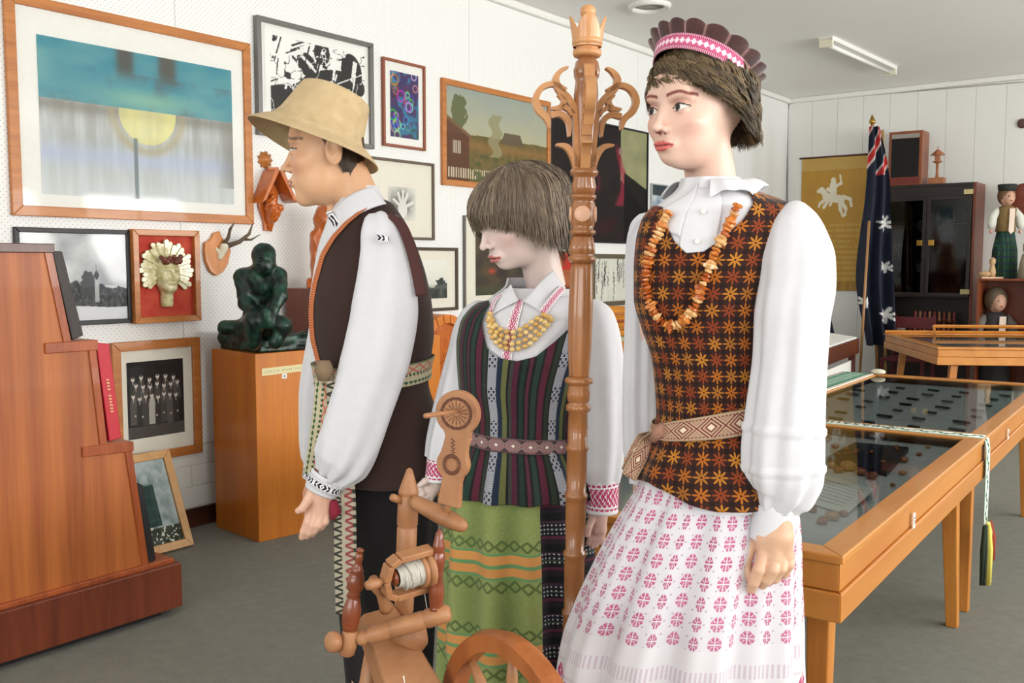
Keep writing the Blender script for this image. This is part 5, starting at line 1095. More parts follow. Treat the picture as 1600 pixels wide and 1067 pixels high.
    C0 = P(716, 645, dp); s = dp / 1500; tilt = .0
    def bp(x, y, o=0): return C0 + ub * ((x - 716) * s * 1.04) + up * ((645 - y) * s) + nb * o
    out = [(716 + 35 * math.cos(a), 645 + 36 * math.sin(a)) for a in np.linspace(-PI * 1.29, PI * .29, 30)]
    out2 = [(735, 688), (732, 700), (731, 708)] + [(708 + 26 * math.cos(a), 727 + 26 * math.sin(a)) for a in np.linspace(-.45, .9, 8)] + [(721, 757), (719, 797), (683, 791), (692, 750)] + [(708 + 26 * math.cos(a), 727 + 26 * math.sin(a)) for a in np.linspace(PI * .72, PI * 1.12, 8)] + [(690, 706), (695, 690), (697, 680)]
    MB().prism([bp(x, y, -.008) for x, y in out + out2], nb * .016).build('distaff_board', M['sw'], t, bevel=.0015)
    dk = plain('burnt_carving', (92, 46, 24), .6); mb = MB(); mb2 = MB()
    def ringq(cx, cy, r0, r1, a0, a1, o=.0083): return [bp(cx + r * math.cos(a), cy + r * math.sin(a), o) for r, a in ((r0, a0), (r1, a0), (r1, a1), (r0, a1))]
    for k in range(16):
        a0 = k * PI / 8; mb.prism([bp(716 + 20 * math.cos(a0), 645 + 20 * math.sin(a0), .0083), bp(716 + 26 * math.cos(a0 + .17), 645 + 26 * math.sin(a0 + .17), .0083), bp(716 + 26 * math.cos(a0 - .17), 645 + 26 * math.sin(a0 - .17), .0083)], nb * .0006)
        mb.prism([bp(716 + 27 * math.cos(a0 + .2), 645 + 27 * math.sin(a0 + .2), .0083), bp(716 + 21.5 * math.cos(a0 + .10), 645 + 21.5 * math.sin(a0 + .10), .0083), bp(716 + 21.5 * math.cos(a0 + .29), 645 + 21.5 * math.sin(a0 + .29), .0083)], nb * .0006)
        mb.prism(ringq(716, 645, 4, 18, a0 - .035, a0 + .035), nb * .0005)
    for k in range(26):
        a0 = k * 2 * PI / 26; mb.prism([bp(708 + q * math.cos(a), 727 + 1.15 * q * math.sin(a), .0083) for q, a in ((9, a0 - .06), (15, a0 - .09), (15, a0 + .09), (9, a0 + .06))], nb * .0006)
    yv = 685
    for k in range(9): mb.prism([bp(709.5 + 3 * (k % 2) - 2.2, yv + k * 3, .0083), bp(711.5 + 3 * (k % 2), yv + k * 3 + .6, .0083), bp(710.5 + 2 * (k % 2), yv + k * 3 + 2.4, .0083), bp(707 + 2 * (k % 2), yv + k * 3 + 2, .0083)], nb * .0005)
    mb.build('burnt_decoration', dk, t)
    turned('distaff_pin', bp(719, 641, .006), P(663, 650, dp - .10), [(0, 2.6), (.5, 3.4), (.9, 4), (.97, 4), (1, 2)])
    # drive wheel at the bottom
    Rw = .205; c = P(800, 1186, 1.48); an = .62; w1 = rt * math.cos(an + .35) - f0 * math.sin(an + .35); ax = np.cross(w1, up); mb = MB(); n = 48
    for k in range(n):
        q = [c + (w1 * math.cos(a) + up * math.sin(a)) * r + ax * o for a in (2 * PI * k / n, 2 * PI * (k + 1) / n) for r, o in ((Rw - .034, -.016), (Rw - .006, -.018), (Rw, 0.0), (Rw - .006, .018), (Rw - .034, .016))]
        mb.add(q, [[0, 1, 6, 5], [1, 2, 7, 6], [2, 3, 8, 7], [3, 4, 9, 8], [4, 0, 5, 9]])
    W = mb.build('drive_wheel', wood('wheel_wood', (140, 76, 34), (182, 108, 56), 2, 12), t, smooth='auto')
    for k in range(8):
        a = 2 * PI * k / 8 + PI / 2; e = c + (w1 * math.cos(a) + up * math.sin(a)) * (Rw - .03); i_ = c + (w1 * math.cos(a) + up * math.sin(a)) * .03; LL = np.linalg.norm(e - i_)
        MB().lathe(i_, e - i_, [(0, .007), (LL * .3, .010), (LL * .5, .006), (LL * .7, .010), (LL, .006)], 10).build('spoke', M['sw'], W, smooth=True)
    MB().lathe(c - ax * .04, ax, [(0, .02), (.02, .032), (.06, .032), (.08, .02)], 20).build('wheel_hub', M['sw'], W, smooth=True)
    # supports down to the carpet
    for (x, y, dx, dy) in ((588, 985, -.12, .05), (700, 1090, .10, .12), (690, 1150, .05, -.22)):
        a = pz(x, y); b = np.array([a[0], a[1], 0]) + rt * dx + f0 * dy; LL = np.linalg.norm(b - a); MB().lathe(a, b - a, [(0, .014), (LL * .2, .020), (LL * .25, .013), (LL * .5, .020), (LL * .9, .013), (LL, .010)], 14).build('leg', M['sw'], t, smooth=True)
    for sgn in (-1, 1):
        a = c + ax * .05 * sgn; b = a * [1, 1, 0] + up * .22; MB().tube([a, b], .014, 10).build('wheel_post', M['sw'], t, smooth=True)
    b = c * [1, 1, 0] + up * .21; q = pz(690, 1150) ; MB().prism([b - w1 * .16 - ax * .07, b + w1 * .16 - ax * .07, b + w1 * .16 + ax * .07, b - w1 * .16 + ax * .07], up * .03).build('wheel_bed', M['swplank'], t, bevel=.004)
    for sx in (-1, 1):
        for sy in (-1, 1): p_ = b + w1 * .14 * sx + ax * .05 * sy; MB().tube([p_, p_ * [1, 1, 0] + w1 * .03 * sx], .014, 8).build('leg', M['sw'], t, smooth=True)
    def onp(x, y): v = ray(x, y); return EYE + v * (((A - EYE) @ nrm) / (v @ nrm)) - nrm * .0012
    MB().prism([onp(x, y) for x, y in ((629, 1057), (635, 1052), (640, 1056), (643, 1064), (641, 1071), (632, 1070))], nrm * .001).build('paint_chip', M['paper'], t)
spinning_wheel()
# ================================================================ mannequins: tools
def pch(xs, ys, q):
    xs = np.asarray(xs, float); ys = np.asarray(ys, float); q = np.clip(q, xs[0], xs[-1]); h = np.diff(xs); d = np.diff(ys) / h; m = np.zeros_like(ys); m[0], m[-1] = d[0], d[-1]
    for i in range(1, len(xs) - 1): m[i] = 0 if d[i - 1] * d[i] <= 0 else 2 * d[i - 1] * d[i] / (d[i - 1] + d[i])
    i = np.clip(np.searchsorted(xs, q) - 1, 0, len(xs) - 2); t = (q - xs[i]) / h[i]
    return ys[i] * (2 * t ** 3 - 3 * t ** 2 + 1) + h[i] * m[i] * (t ** 3 - 2 * t ** 2 + t) + ys[i + 1] * (3 * t ** 2 - 2 * t ** 3) + h[i] * m[i + 1] * (t ** 3 - t ** 2)
def PV(x, y, d):
    x, y, d = np.broadcast_arrays(*[np.asarray(q, float) for q in (x, y, d)]); t = (533.5 - y) / FPX; k = d / (math.cos(PIT) + math.sin(PIT) * t)
    return EYE + rt * ((x - 800) / FPX * k)[..., None] + f0 * d[..., None] + up * ((-math.sin(PIT) + math.cos(PIT) * t) * k)[..., None]
class Form:
    """a standing form: outline heights with left and right edges, turned into elliptical rings around a vertical axis"""
    def __init__(s, rows, d, ratio, yaw=0.): s.r = np.array(rows, float); s.d = d; s.k = ratio; s.yaw = yaw
    def at(s, phi, py, off=0., fold=None):
        phi, py = np.broadcast_arrays(np.asarray(phi, float), np.asarray(py, float)); xl = pch(s.r[:, 0], s.r[:, 1], py); xr = pch(s.r[:, 0], s.r[:, 2], py)
        d = s.d if not callable(s.d) else s.d(py); k = s.k if not callable(s.k) else s.k(py)
        c = PV((xl + xr) / 2, py, d); a = (xr - xl) / 2 * d / FPX
        o = off + (fold(phi, py) if fold else 0); A = a + o; Bb = a * k + o
        return c + rt * (A * np.sin(phi))[..., None] - f0 * (Bb * np.cos(phi))[..., None]
    def sheet(s, p0, p1, top, bot, off=0., nphi=120, ns=80, fold=None, ref=None, offw=None):
        t, q = np.meshgrid(np.linspace(0, 1, nphi), np.linspace(0, 1, ns)); f = lambda w, x: w(x) if callable(w) else np.full_like(x, float(w))
        # first guess of height to evaluate the edges, then the angle
        mid = f(top, np.zeros_like(t)) * (1 - q) + f(bot, np.zeros_like(t)) * q
        a0, a1 = f(p0, mid), f(p1, mid); phi = a0 + (a1 - a0) * t; py = f(top, phi) * (1 - q) + f(bot, phi) * q; a0, a1 = f(p0, py), f(p1, py); phi = a0 + (a1 - a0) * t
        V = s.at(phi, py, off, fold); m = float(np.mean(s.r[:, 2] - s.r[:, 1])) / 2 * (s.d if not callable(s.d) else s.d(500.)) / FPX if ref is None else ref
        uv = np.stack([phi * m, V[..., 2]], -1); return V.reshape(-1, 3), gridF(nphi, ns), uv.reshape(-1, 2)
def D2(deg): return math.radians(deg)
def lut(pts, deg=True):
    x = np.array([p[0] for p in pts], float) * (PI / 180 if deg else 1); y = np.array([p[1] for p in pts], float); return lambda q: np.interp(q, x, y)
def tube_px(pts, n=40, m=60, fold=None, flat=1.0, cap=True):
    """pts: (px, py, depth, half width px, [flatness]) -> smooth sleeve surface with uv"""
    K = np.array([p[:4] for p in pts], float); C = PV(K[:, 0], K[:, 1], K[:, 2]); R = K[:, 3] * K[:, 2] / FPX
    L = np.concatenate([[0], np.cumsum(np.linalg.norm(np.diff(C, axis=0), axis=1) + 1e-4)]); tt = np.linspace(0, L[-1], m); X = np.stack([pch(L, C[:, i], tt) for i in range(3)], 1); r = pch(L, R, tt)
    T = np.gradient(X, axis=0); T[0] = T[min(3, m - 1)]; T /= np.linalg.norm(T, axis=1)[:, None]; V = []; uv = []
    for i in range(m):
        u = rt - T[i] * (rt @ T[i]); u /= np.linalg.norm(u); w = np.cross(T[i], u); w = -w if w @ f0 > 0 else w
        ph = np.linspace(-PI, PI, n); rr = r[i] + (fold(ph, tt[i], tt[-1]) if fold else 0)
        V.append(X[i] + (u * np.sin(ph)[:, None] + w * np.cos(ph)[:, None] * flat) * np.asarray(rr)[..., None] if fold else X[i] + (u * np.sin(ph)[:, None] + w * np.cos(ph)[:, None] * flat) * r[i]); uv.append(np.stack([ph * np.mean(R), np.full(n, tt[i])], 1))
    V = np.concatenate(V); F = [list(q) for q in gridF(n, m)]
    if cap: F += [list(range(n))[::-1]]
    return V, F, np.concatenate(uv)
def head_frame(c, yaw, pitch, roll, s):
    cy, sy = math.cos(yaw), math.sin(yaw); xl = rt * -cy + f0 * sy; yl = rt * -sy - f0 * cy; zl = up.copy()
    yl2 = yl * math.cos(pitch) - zl * math.sin(pitch); zl2 = yl * math.sin(pitch) + zl * math.cos(pitch); xl2 = xl * math.cos(roll) + zl2 * math.sin(roll); zl3 = -xl * math.sin(roll) + zl2 * math.cos(roll)
    R = np.stack([xl2, yl2, zl3]); return lambda q: A3(c) + (np.asarray(q, float) * s) @ R
def head_mesh(o, h=.0016):
    """a modelled head in its own axes: x to its right, y forward, z up; returns vertices, faces and painted colours"""
    fem = o.get('fem', True); nb, nr = o['neck']
    def f(x, y, z):
        ax_ = np.abs(x)
        D = s_ell(x, y, z, *o.get('cran', ((0, -.018, .030), (.074, .092, .084)))); D = smin(D, s_ell(ax_, y, z, (0, .030, -.022), (.057, .062, .077 if fem else .082)), .03)
        jw = o.get('jaw', .044); D = smin(D, s_ell(ax_, y, z, (0, .026, -.056 if fem else -.068), (jw, .050, .036)), .03); D = smin(D, s_ell(x, y, z, (0, .070, -.080 if fem else -.094), (.015 if fem else .021, .016, .013 if fem else .017)), .022)
        D = smin(D, s_ell(ax_, y, z, (.036, .060, -.022), (.020, .018, .016)), .022); D = smin(D, s_ell(ax_, y, z, (.022, .078, .026), (.026, .012, .009 if fem else .011)), .014)
        D = smin(D, s_ell(x, y, z, (0, .072, .045), (.045, .018, .030)), .02)
        D = smax(D, -s_ell(ax_, y, z, (.031, .099, .003), (.017, .015, .0105)), .010)                       # sockets
        D = smin(D, s_cap(x, y, z, (0, .086, .012), (0, .105, -.027), .0060, .0070), .010); D = smin(D, s_cap(x, y, z, (0, .106, -.029), (0, .110, -.031), .0074), .006)
        D = smin(D, s_ell(ax_, y, z, (.0100, .096, -.0340), (.0058, .010, .0062)), .005); D = smax(D, -s_ell(ax_, y, z, (.0058, .101, -.0405), (.0030, .0055, .0028)), .002)
        D = smin(D, s_ell(x, y, z, (0, .084, -.060), (.024, .013, .014)), .010)
        D = smin(D, s_ell(ax_, y, z, (.006, .0945, -.0575), (.014, .0065, .0042)), .0035); D = smin(D, s_ell(x, y, z, (0, .0940, -.0665), (.0155, .0070, .0050)), .0035); D = smax(D, -s_ell(x, y, z, (0, .103, -.0620), (.0230, .0085, .0009)), .0022)
        D = smax(D, -s_ell(x, y, z, (0, .098, -.0785), (.015, .0080, .0045)), .006)
        # eyeball and lids
        e = np.sqrt((ax_ - .031) ** 2 + (y - .0755) ** 2 + (z - .002) ** 2); op = o.get('open', .0052) * (1 - np.clip((ax_ - .0315) / .0145, -1, 1) ** 2); zc = .0025 + (ax_ - .031) * .10
        lid = np.maximum(e - .0142, (op - np.abs(z - zc)) * .8); D = smin(D, lid, .003); D = np.minimum(D, e - .0125)
        if o.get('ear', True):
            E = s_ell(ax_, y, z, (.0760, -.012, -.004), (.0075, .018, .031)); E = smax(E, -s_ell(ax_, y, z, (.084, -.008, .002), (.006, .010, .018)), .004); D = smin(D, E, .005)
        D = smin(D, s_cap(x, y, z, (0, -.022, -.035), nb, nr * .98, nr * 1.04), .018)
        if not fem: D = smin(D, s_ell(x, y, z, (0, nb[1] * .5 + .052, -.125), (.010, .010, .014)), .012)
        return D
    lo = (-.092, -.115, min(-.12, nb[2]) - .01); hi = (.092, .125, .120)
    if nb[1] - nr - .01 < lo[1]: lo = (lo[0], nb[1] - nr - .02, lo[2])
    V, F = nets(f, lo, hi, h); x, y, z = V.T; ax_ = np.abs(x); sk = C3(*o['skin']); C = np.tile(sk, (len(V), 1))
    g = lambda cx, cy, cz, r: np.exp(-((ax_ - cx) ** 2 + (y - cy) ** 2 + (z - cz) ** 2) / r ** 2)
    C = lerp3(C, C3(*o.get('blush', (216, 140, 128))), g(.042, .070, -.028, .022) * o.get('blk', .4))
    up_l = (y > .082) & (ax_ < .0215 - .0) & (z < -.0535 + .0035 * np.cos(ax_ * 240) * 1.0) & (z > -.0735 + (ax_ * 22) ** 2 * .03) & (z > -.0735)
    lw = np.clip(1 - (ax_ / .0225) ** 2, 0, 1); lipm = (y > .080) * (z < -.0550 + .0022 * np.exp(-((ax_ - .006) / .004) ** 2) + 0.0 * z - .0045 * (1 - lw)) * (z > -.0720 + .0085 * (1 - lw)) * (ax_ < .0225)
    C = lerp3(C, C3(*o['lips']), lipm * 1.); C = lerp3(C, C * .55, (np.abs(z + .0622) < .0011) * (ax_ < .021) * (y > .08))
    C = lerp3(C, C3(*o['shadow']), np.exp(-((ax_ - .032) / .017) ** 2 - ((z - .013) / .0055) ** 2) * (y > .06) * .55)
    bz = .0245 + .0050 * np.sin((ax_ - .010) / .036 * PI * .72) - np.clip(ax_ - .040, 0, 1) * .25; C = lerp3(C, C3(*o['brow']), np.clip(1.6 - np.abs(z - bz) / o.get('bw', .0016), 0, 1) * (ax_ > .011) * (ax_ < .052) * (y > .05) * .9)
    e = np.sqrt((ax_ - .031) ** 2 + (y - .0755) ** 2 + (z - .002) ** 2); op = o.get('open', .0052) * (1 - np.clip((ax_ - .0315) / .0145, -1, 1) ** 2); zc = .0025 + (ax_ - .031) * .10; ineye = (e < .0135) & (np.abs(z - zc) < op * 1.05) & (y > .07)
    C = np.where(ineye[:, None], C3(226, 220, 214), C); gx = .031 + o.get('gaze', 0) * np.sign(x); r = np.hypot(ax_ - gx, z - .0025); C = np.where((ineye & (r < .0062))[:, None], C3(*o['iris']), C); C = np.where((ineye & (r < .0030))[:, None], C3(18, 14, 14), C)
    lash = (np.abs(z - zc - op - .0008) < .0015) & (e < .0165) & (y > .066) & (np.abs(ax_ - .0325) < .0155); C = lerp3(C, C3(46, 30, 28), lash * .85); lash2 = (np.abs(z - zc + op + .0006) < .0008) & (e < .0155) & (y > .07) & (np.abs(ax_ - .0325) < .0135); C = lerp3(C, C3(96, 66, 60), lash2 * .5)
    C = lerp3(C, C3(120, 66, 58), (y > .088) * (np.hypot(ax_ - .006, z + .0400) < .0030) * .8)
    return V, F, C
def limb(pts, n=14): mb = MB(); mb.tube([p[0] for p in pts], [p[1] for p in pts], n); return np.array(mb.v), mb.f
def hand_mesh(palm, fingers, h=.0017, k=.006):
    """palm: capsules (a, b, ra, rb); fingers: [[(point, radius), ...], ...] world space"""
    pts = [p for q in palm for p in q[:2]] + [p for f_ in fingers for p, r in f_]; lo = np.min(pts, 0) - .03; hi = np.max(pts, 0) + .03
    def f(x, y, z):
        D = None
        for a, b, ra, rb in palm: c = s_cap(x, y, z, a, b, ra, rb); D = c if D is None else smin(D, c, .010)
        for fg in fingers:
            E = None
            for (a, ra), (b, rb) in zip(fg[:-1], fg[1:]): c = s_cap(x, y, z, a, b, ra, rb); E = c if E is None else smin(E, c, .0025)
            w = np.sqrt((x - fg[0][0][0]) ** 2 + (y - fg[0][0][1]) ** 2 + (z - fg[0][0][2]) ** 2)
            D = np.where(w < .022, smin(D, E, k), np.minimum(D, E)) if False else smin(D, E, .0030)
        return D
    V, F = nets(f, lo, hi, h); return V, F
def join(parts):
    V = []; F = []; C = []; n = 0
    for v, f, c in parts: V.append(v); F += [[i + n for i in q] for q in (f.tolist() if isinstance(f, np.ndarray) else f)]; C.append(np.tile(C3(*c), (len(v), 1)) if isinstance(c, tuple) else c); n += len(v)
    return np.concatenate(V), F, np.concatenate(C)
M['skin'] = material('painted_mannequin_skin', lambda b: {'c': b.attr(), 'h': b.noise(40, 2)}, rough=.42, spec=.35, coat=.06, bump=.02)
def hairmat(name, dark, light): return material(name, lambda b: {'c': b.mix(b.attr('Col'), dark, light) if False else b.attr()}, rough=.55, spec=.4)
def hair(parent, W, ell, zend, n, dark, light, length_jit=.012, curl=0., swirl=0., clump=10, rad=.0011, crown=(0, -.01), thick=.10, name='hair', mat=None, shell=.97, sag=.18, tilt=0., seed=3, steps=11, jit=.06, shl=.96, tc=.6, sj=0.):
    R = np.random.RandomState(seed); cx, cy, cz, a, b, c = ell; mat = mat or hairmat(name, dark, light); V = []; F = []; C = []; k = 0
    def pos(psi, s, sc, L):       # s: arc along the strand (0 crown .. 1 end)
        ze = zend(psi); zt = cz + c; tot = 0
        # polar angle down to the equator, then straight down
        thmax = PI / 2; arc = (a + c) / 2 * thmax; drop = max(0, cz - ze)
        if ze > cz: thm = math.acos(min(1, (ze - cz) / c)); full = (a + c) / 2 * thm
        else: full = arc + drop
        u = s * full * L
        if u < arc: th = u / ((a + c) / 2); z = cz + c * sc * math.cos(th); rr = math.sin(th)
        else: dz = u - arc; z = cz - dz; rr = 1 - sag * (dz / max(.05, .10)) ** 2
        return np.array([cx + a * sc * rr * math.sin(psi), cy + b * sc * rr * math.cos(psi), z])
    ncl = max(1, n // clump)
    for q in range(ncl):
        psi0 = R.rand() * 2 * PI - PI; s00 = R.rand() * .5 if R.rand() < .8 else R.rand() * .85; ph = R.rand() * 6; ph2 = R.rand() * 6; tone = R.rand(); lay = R.rand(); Lc = 1 + (R.rand() - .5) * length_jit * 14; wl = 1 + .4 * R.rand()
        for w in range(clump):
            psi = psi0 + R.randn() * jit; s0 = min(.9, s00 + R.rand() * .06); sc = 1 + thick * (lay * .7 + R.rand() * .3) - .02; L = Lc * (1 + (R.rand() - .5) * length_jit * 4); sw = sj * R.randn(); col = lerp3(C3(*dark), C3(*light), np.array([tone * tc + R.rand() * (1 - tc)]))[0]; P_ = []
            for i in range(steps):
                s = s0 + (1 - s0) * i / (steps - 1); p = pos(psi + (swirl + sw) * s + .03 * math.sin(s * 5 + ph), s, sc * (1 - .03 * (1 - s)), L)
                if curl:
                    t_ = s * 19 * wl + ph; nr = np.array([p[0] - cx, p[1] - cy, p[2] - cz]); nr /= np.linalg.norm(nr) + 1e-9; tg = np.cross(nr, [0, 0, 1.]); tg /= np.linalg.norm(tg) + 1e-6; p = p + nr * curl * .8 * math.sin(t_) + tg * curl * math.cos(t_) + np.array([0, 0, curl * .5 * math.sin(t_ * .7 + ph2)])
                P_.append(p)
            P_ = np.array(P_); T = np.gradient(P_, axis=0); T /= np.linalg.norm(T, axis=1)[:, None] + 1e-9; nr = P_ - np.array([cx, cy, cz]); nr /= np.linalg.norm(nr, axis=1)[:, None]; sd = np.cross(T, nr); sd /= np.linalg.norm(sd, axis=1)[:, None] + 1e-9
            rr = rad * (1 - .75 * np.linspace(0, 1, steps) ** 3)[:, None]; base = len(V) * 1
            ring = np.stack([P_ + sd * rr * 1.3, P_ + nr * rr, P_ - sd * rr * 1.3], 1).reshape(-1, 3); V.append(ring); C.append(np.tile(col, (len(ring), 1)) * (1 + .0 * ring[:, :1]))
            for i in range(steps - 1):
                o = k + i * 3; F.append((o, o + 1, o + 4, o + 3)); F.append((o + 1, o + 2, o + 5, o + 4))
            k += len(ring)
    nu, nv = 48, 20
    for j in range(nv):
        for i in range(nu): psi = 2 * PI * i / nu - PI; V.append(pos(psi, .02 + shl * j / (nv - 1), shell, 1.)[None]); C.append(C3(*dark)[None])
    for j in range(nv - 1):
        for i in range(nu): o = k + j * nu; F.append((o + i, o + (i + 1) % nu, o + nu + (i + 1) % nu, o + nu + i))
    V = np.concatenate(V); C = np.concatenate(C)
    return mk(name, W(V), np.array(F), mat, parent, col=C, smooth=True)

# ---- woven patterns
def diamond(u, v, pu, pv): return ((u / pu).fract() - .5).abs() * 2 + ((v / pv).fract() - .5).abs() * 2      # 0 at cell centre .. 2
def wov(b): return b.noise(700, 1)
def fab(name, fn, rough=.85, bump=.25, sheen=.15): return material(name, fn, rough=rough, bump=bump, bdist=.001, sheen=sheen, spec=.25)
M['linen'] = fab('white_linen', lambda b: {'c': b.mix(b.noise(50, 2), (212, 212, 217), (220, 220, 224)), 'h': b.noise(26, 3)}, bump=.12)
def floral(b):
    u, v = b.uv(); a = u / .0262; c = v / .0300; x = a.fract() - .5; y = c.fract() - .5; r = (x * x + y * y).sqrt(); th = y.atan2(x); pet = r < (.31 + .17 * (th * 8).cos()); core = r < .07
    par = (a.floor() + c.floor()).mod(2.) > .5; par2 = (a.floor() + c.floor() * 3.).mod(5.) > 2.5
    fl = b.mix(par, (190, 112, 30), (142, 66, 26)); fl = b.mix(par2 * .45, fl, (212, 156, 54)); fl = b.mix(b.noise(9, 2) * .7, fl, (110, 40, 20))
    base = b.mix(((x.abs() > .36) * (y.abs() > .36)), (50, 24, 18), (32, 18, 15)); return {'c': b.mix(core, b.mix(pet, base, fl), (70, 30, 14)), 'h': r}
M['floral'] = fab('brown_orange_floral_weave', floral, rough=.9, bump=.5)
def skirtpat(b):
    u, v = b.uv(); a = u / .040; c = v / .0345; x = a.fract() - .5; y = c.fract() - .5; par = a.floor().mod(2.) > .5; sx = 1 + par * .55
    X = x.abs() * sx * 1.12; Y = y.abs() * 1.0; r = X.max(Y).max((X + Y) * .74); m = (r < .37) * (X > .035) * (Y > .035); m = m * (1 - ((X - Y).abs() < .03) * (r > .16)) ; st = (v * 900).sin() > -.5; m = m * (.72 + .28 * st)
    dd = diamond(u, v, .0133, .0115); dots = ((dd) < .42) * (r > .44) * (((u / .0133).floor() + (v / .0115).floor()).mod(2.) > .5); tone = b.noise(6, 2)
    mag = b.mix(tone, (176, 62, 108), (196, 110, 148)); mag = b.mix(par * .35, mag, (150, 50, 96)); base = b.mix(b.noise(8, 2), (206, 202, 210), (216, 212, 217))
    body = b.mix(dots * .55, b.mix(m, base, mag), (150, 110, 130))
    # lower borders: plain band, pale dashes, rows of lozenges
    hem = .765; e1 = v < hem; x2 = (u / .034).fract() - .5
    z0 = v < .755; dash = (v < .728) * (v > .703) * ((u / .009).fract() < .5) * .4
    low = b.mix(dash, (214, 211, 215), (170, 130, 160))
    for c0 in (.648, .560, .50, .44, .38): yy = (v - c0) / .044; rr = x2.abs() * 1.25 + yy.abs(); low = b.mix((rr < .46) * (rr > .10) * (x2.abs() > .02), low, (178, 52, 104)); low = b.mix((yy.abs() < .62) * (yy.abs() > .50) * ((u / .006).fract() < .5) * .4, low, (160, 90, 120))
    return {'c': b.mix(e1, body, low)}
M['skirt'] = fab('magenta_patterned_white_skirt', skirtpat)
def stripes_g(b):
    u, v = b.uv(); w = 0.004; dk = (26, 26, 26)
    c = b.stripes(u + 1.0, [(.010, (38, 62, 50)), (.004, dk), (.012, (92, 34, 52)), (.004, dk), (.008, (44, 56, 44)), (.003, dk), (.018, (166, 168, 176)), (.003, (34, 46, 70)), (.007, (30, 44, 66)), (.010, (108, 112, 66)), (.004, dk), (.006, (60, 66, 60)), (.010, (84, 32, 54)), (.005, dk), (.008, (32, 56, 46)), (.004, dk), (.006, (88, 40, 58)), (.005, dk)])
    xx = (u + 1.0).mod(.127); g = (xx - .050).abs(); vv = (v / .075).fract(); cl = (vv > .30) * (vv < .74); chk = ((((u + 1.0 - .0415) / .0052).floor() + (v / .0072).floor()).mod(2.) > .5); dr = (((((u + 1.0 - .0415) / .0052).fract() - .5).abs() < .36) * (((v / .0072).fract() - .5).abs() < .36))
    c = b.mix((g < .0088) * cl * chk * dr, c, (24, 28, 50)); return {'c': b.mix((v * 1300).sin() * .12 + .22, c, (12, 12, 14)), 'h': (v * 1400).sin()}
M['gstripe'] = fab('striped_woven_bodice', stripes_g, bump=.15)
M['gskirt'] = fab('dark_banded_skirt', lambda b: (lambda u, v: {'c': b.mix(((v / .068).fract() > .62) * (diamond(u, v, .009, .009) < .55), b.stripes(v + 1, [(.012, (34, 26, 36)), (.006, (84, 34, 56)), (.012, (20, 22, 26)), (.004, (52, 66, 52)), (.012, (24, 24, 30)), (.005, (60, 40, 56)), (.017, (18, 18, 22))]), (176, 176, 184))})(*b.uv()))
def apron(b):
    u, v = b.uv(); g = b.mix((u / .045 * PI).sin() * .3 + .4 + (b.noise(300, 1) - .5), (108, 124, 70), (146, 158, 94)); z = v
    def band(lo, hi): return (z > lo) * (z < hi)
    # repeating groups: dark lozenges / orange / orange / dark lozenges
    w = ((z * -1) + .87 + 1.9).mod(.19); loz = lambda lo, hi: (w > lo) * (w < hi) * ((diamond(u, (w - lo), .026, hi - lo) - .9).abs() < .28)
    c = b.mix((loz(.020, .045) + loz(.108, .135)).clamp() * .75, g, (62, 84, 44)); lo_ = z < .85; c = b.mix((w > .053) * (w < .072) * lo_, c, (200, 140, 78)); c = b.mix((w > .081) * (w < .099) * lo_, c, (196, 136, 76))
    c = b.mix((((w - .050).abs() < .0022) + ((w - .0765).abs() < .003) + ((w - .103).abs() < .0022)).clamp() * .8 * (z < .86), c, (84, 140, 96)); return {'c': c}
M['apron'] = fab('green_apron_weave', apron)
def nested(name, base, figs, edge, pu, half=.5, vd=1.):
    def fn(b):
        u, v = b.uv(); x = ((u / pu).fract() - .5).abs() * 2; y = (v - .5).abs() * 2; d = x + y * vd; c = b.mix((d * 3.2).fract() < .45, base, figs[0]); c = b.mix(d < .26, c, figs[1]); c = b.mix((d > 1.28), c, figs[-1]); c = b.mix(((u / (pu * .13)).fract() < .5) * (y > .70) * (y < .80), c, figs[0]); return {'c': b.mix(y > .84, c, edge)}
    return fab(name, fn)
M['wbelt'] = nested('beige_maroon_belt', (186, 158, 132), [(112, 52, 48), (224, 206, 184), (170, 140, 116)], (176, 150, 122), .052)
M['gbelt'] = nested('maroon_grey_belt', (150, 140, 136), [(120, 40, 52), (222, 214, 206), (66, 56, 60)], (90, 76, 76), .036)
def mbelt(b):
    u, v = b.uv(); x = ((u / .034).fract() - .5).abs() * 2; z1 = (v > .5); y = (v - .72) / .2; c = b.mix(((x - y.abs() * 1.1).abs() < .24) * z1, (186, 176, 146), (188, 104, 90)); k = ((u / .012).fract() < .5); c = b.mix((v < .22) * (v > .06) * (diamond(u, v, .014, .16) > .95), c, (52, 84, 56)); c = b.mix((v < .56) * (v > .42) * k, c, (46, 76, 56)); return {'c': b.mix((v > .93), c, (120, 120, 90))}
M['mbelt'] = fab('cream_pink_green_sash', mbelt)
def sashp(b):
    u, v = b.uv(); k = ((u / .020).fract() - .5).abs() * 2; c = b.mix((v < .36) * ((k - v * 2.).abs() < .28), (176, 168, 148), (54, 56, 48)); c = b.mix((v > .5) * (((k - (v - .5) * 2.2).abs() < .30)), c, (146, 72, 70)); return {'c': b.mix((v > .86) * (k > .5), c, (60, 62, 52))}
M['sash'] = fab('cream_sash_weave', sashp)
def emb(name, col, base=(236, 234, 236), pu=.006):
    def fn(b):
        u, v = b.uv(); d = diamond(u, v, pu * 2, .30); m = ((d > .75) * (d < 1.25)).max(((u / pu).floor() + (v / .1).floor()).mod(2.) > .5); m = m * ((v - .5).abs() < .38) * (((v - .5).abs() < .26) + ((v - .5).abs() > .31)); return {'c': b.mix(m, base, col)}
    return fab(name, fn)
M['emag'] = emb('magenta_embroidery', (186, 60, 106))
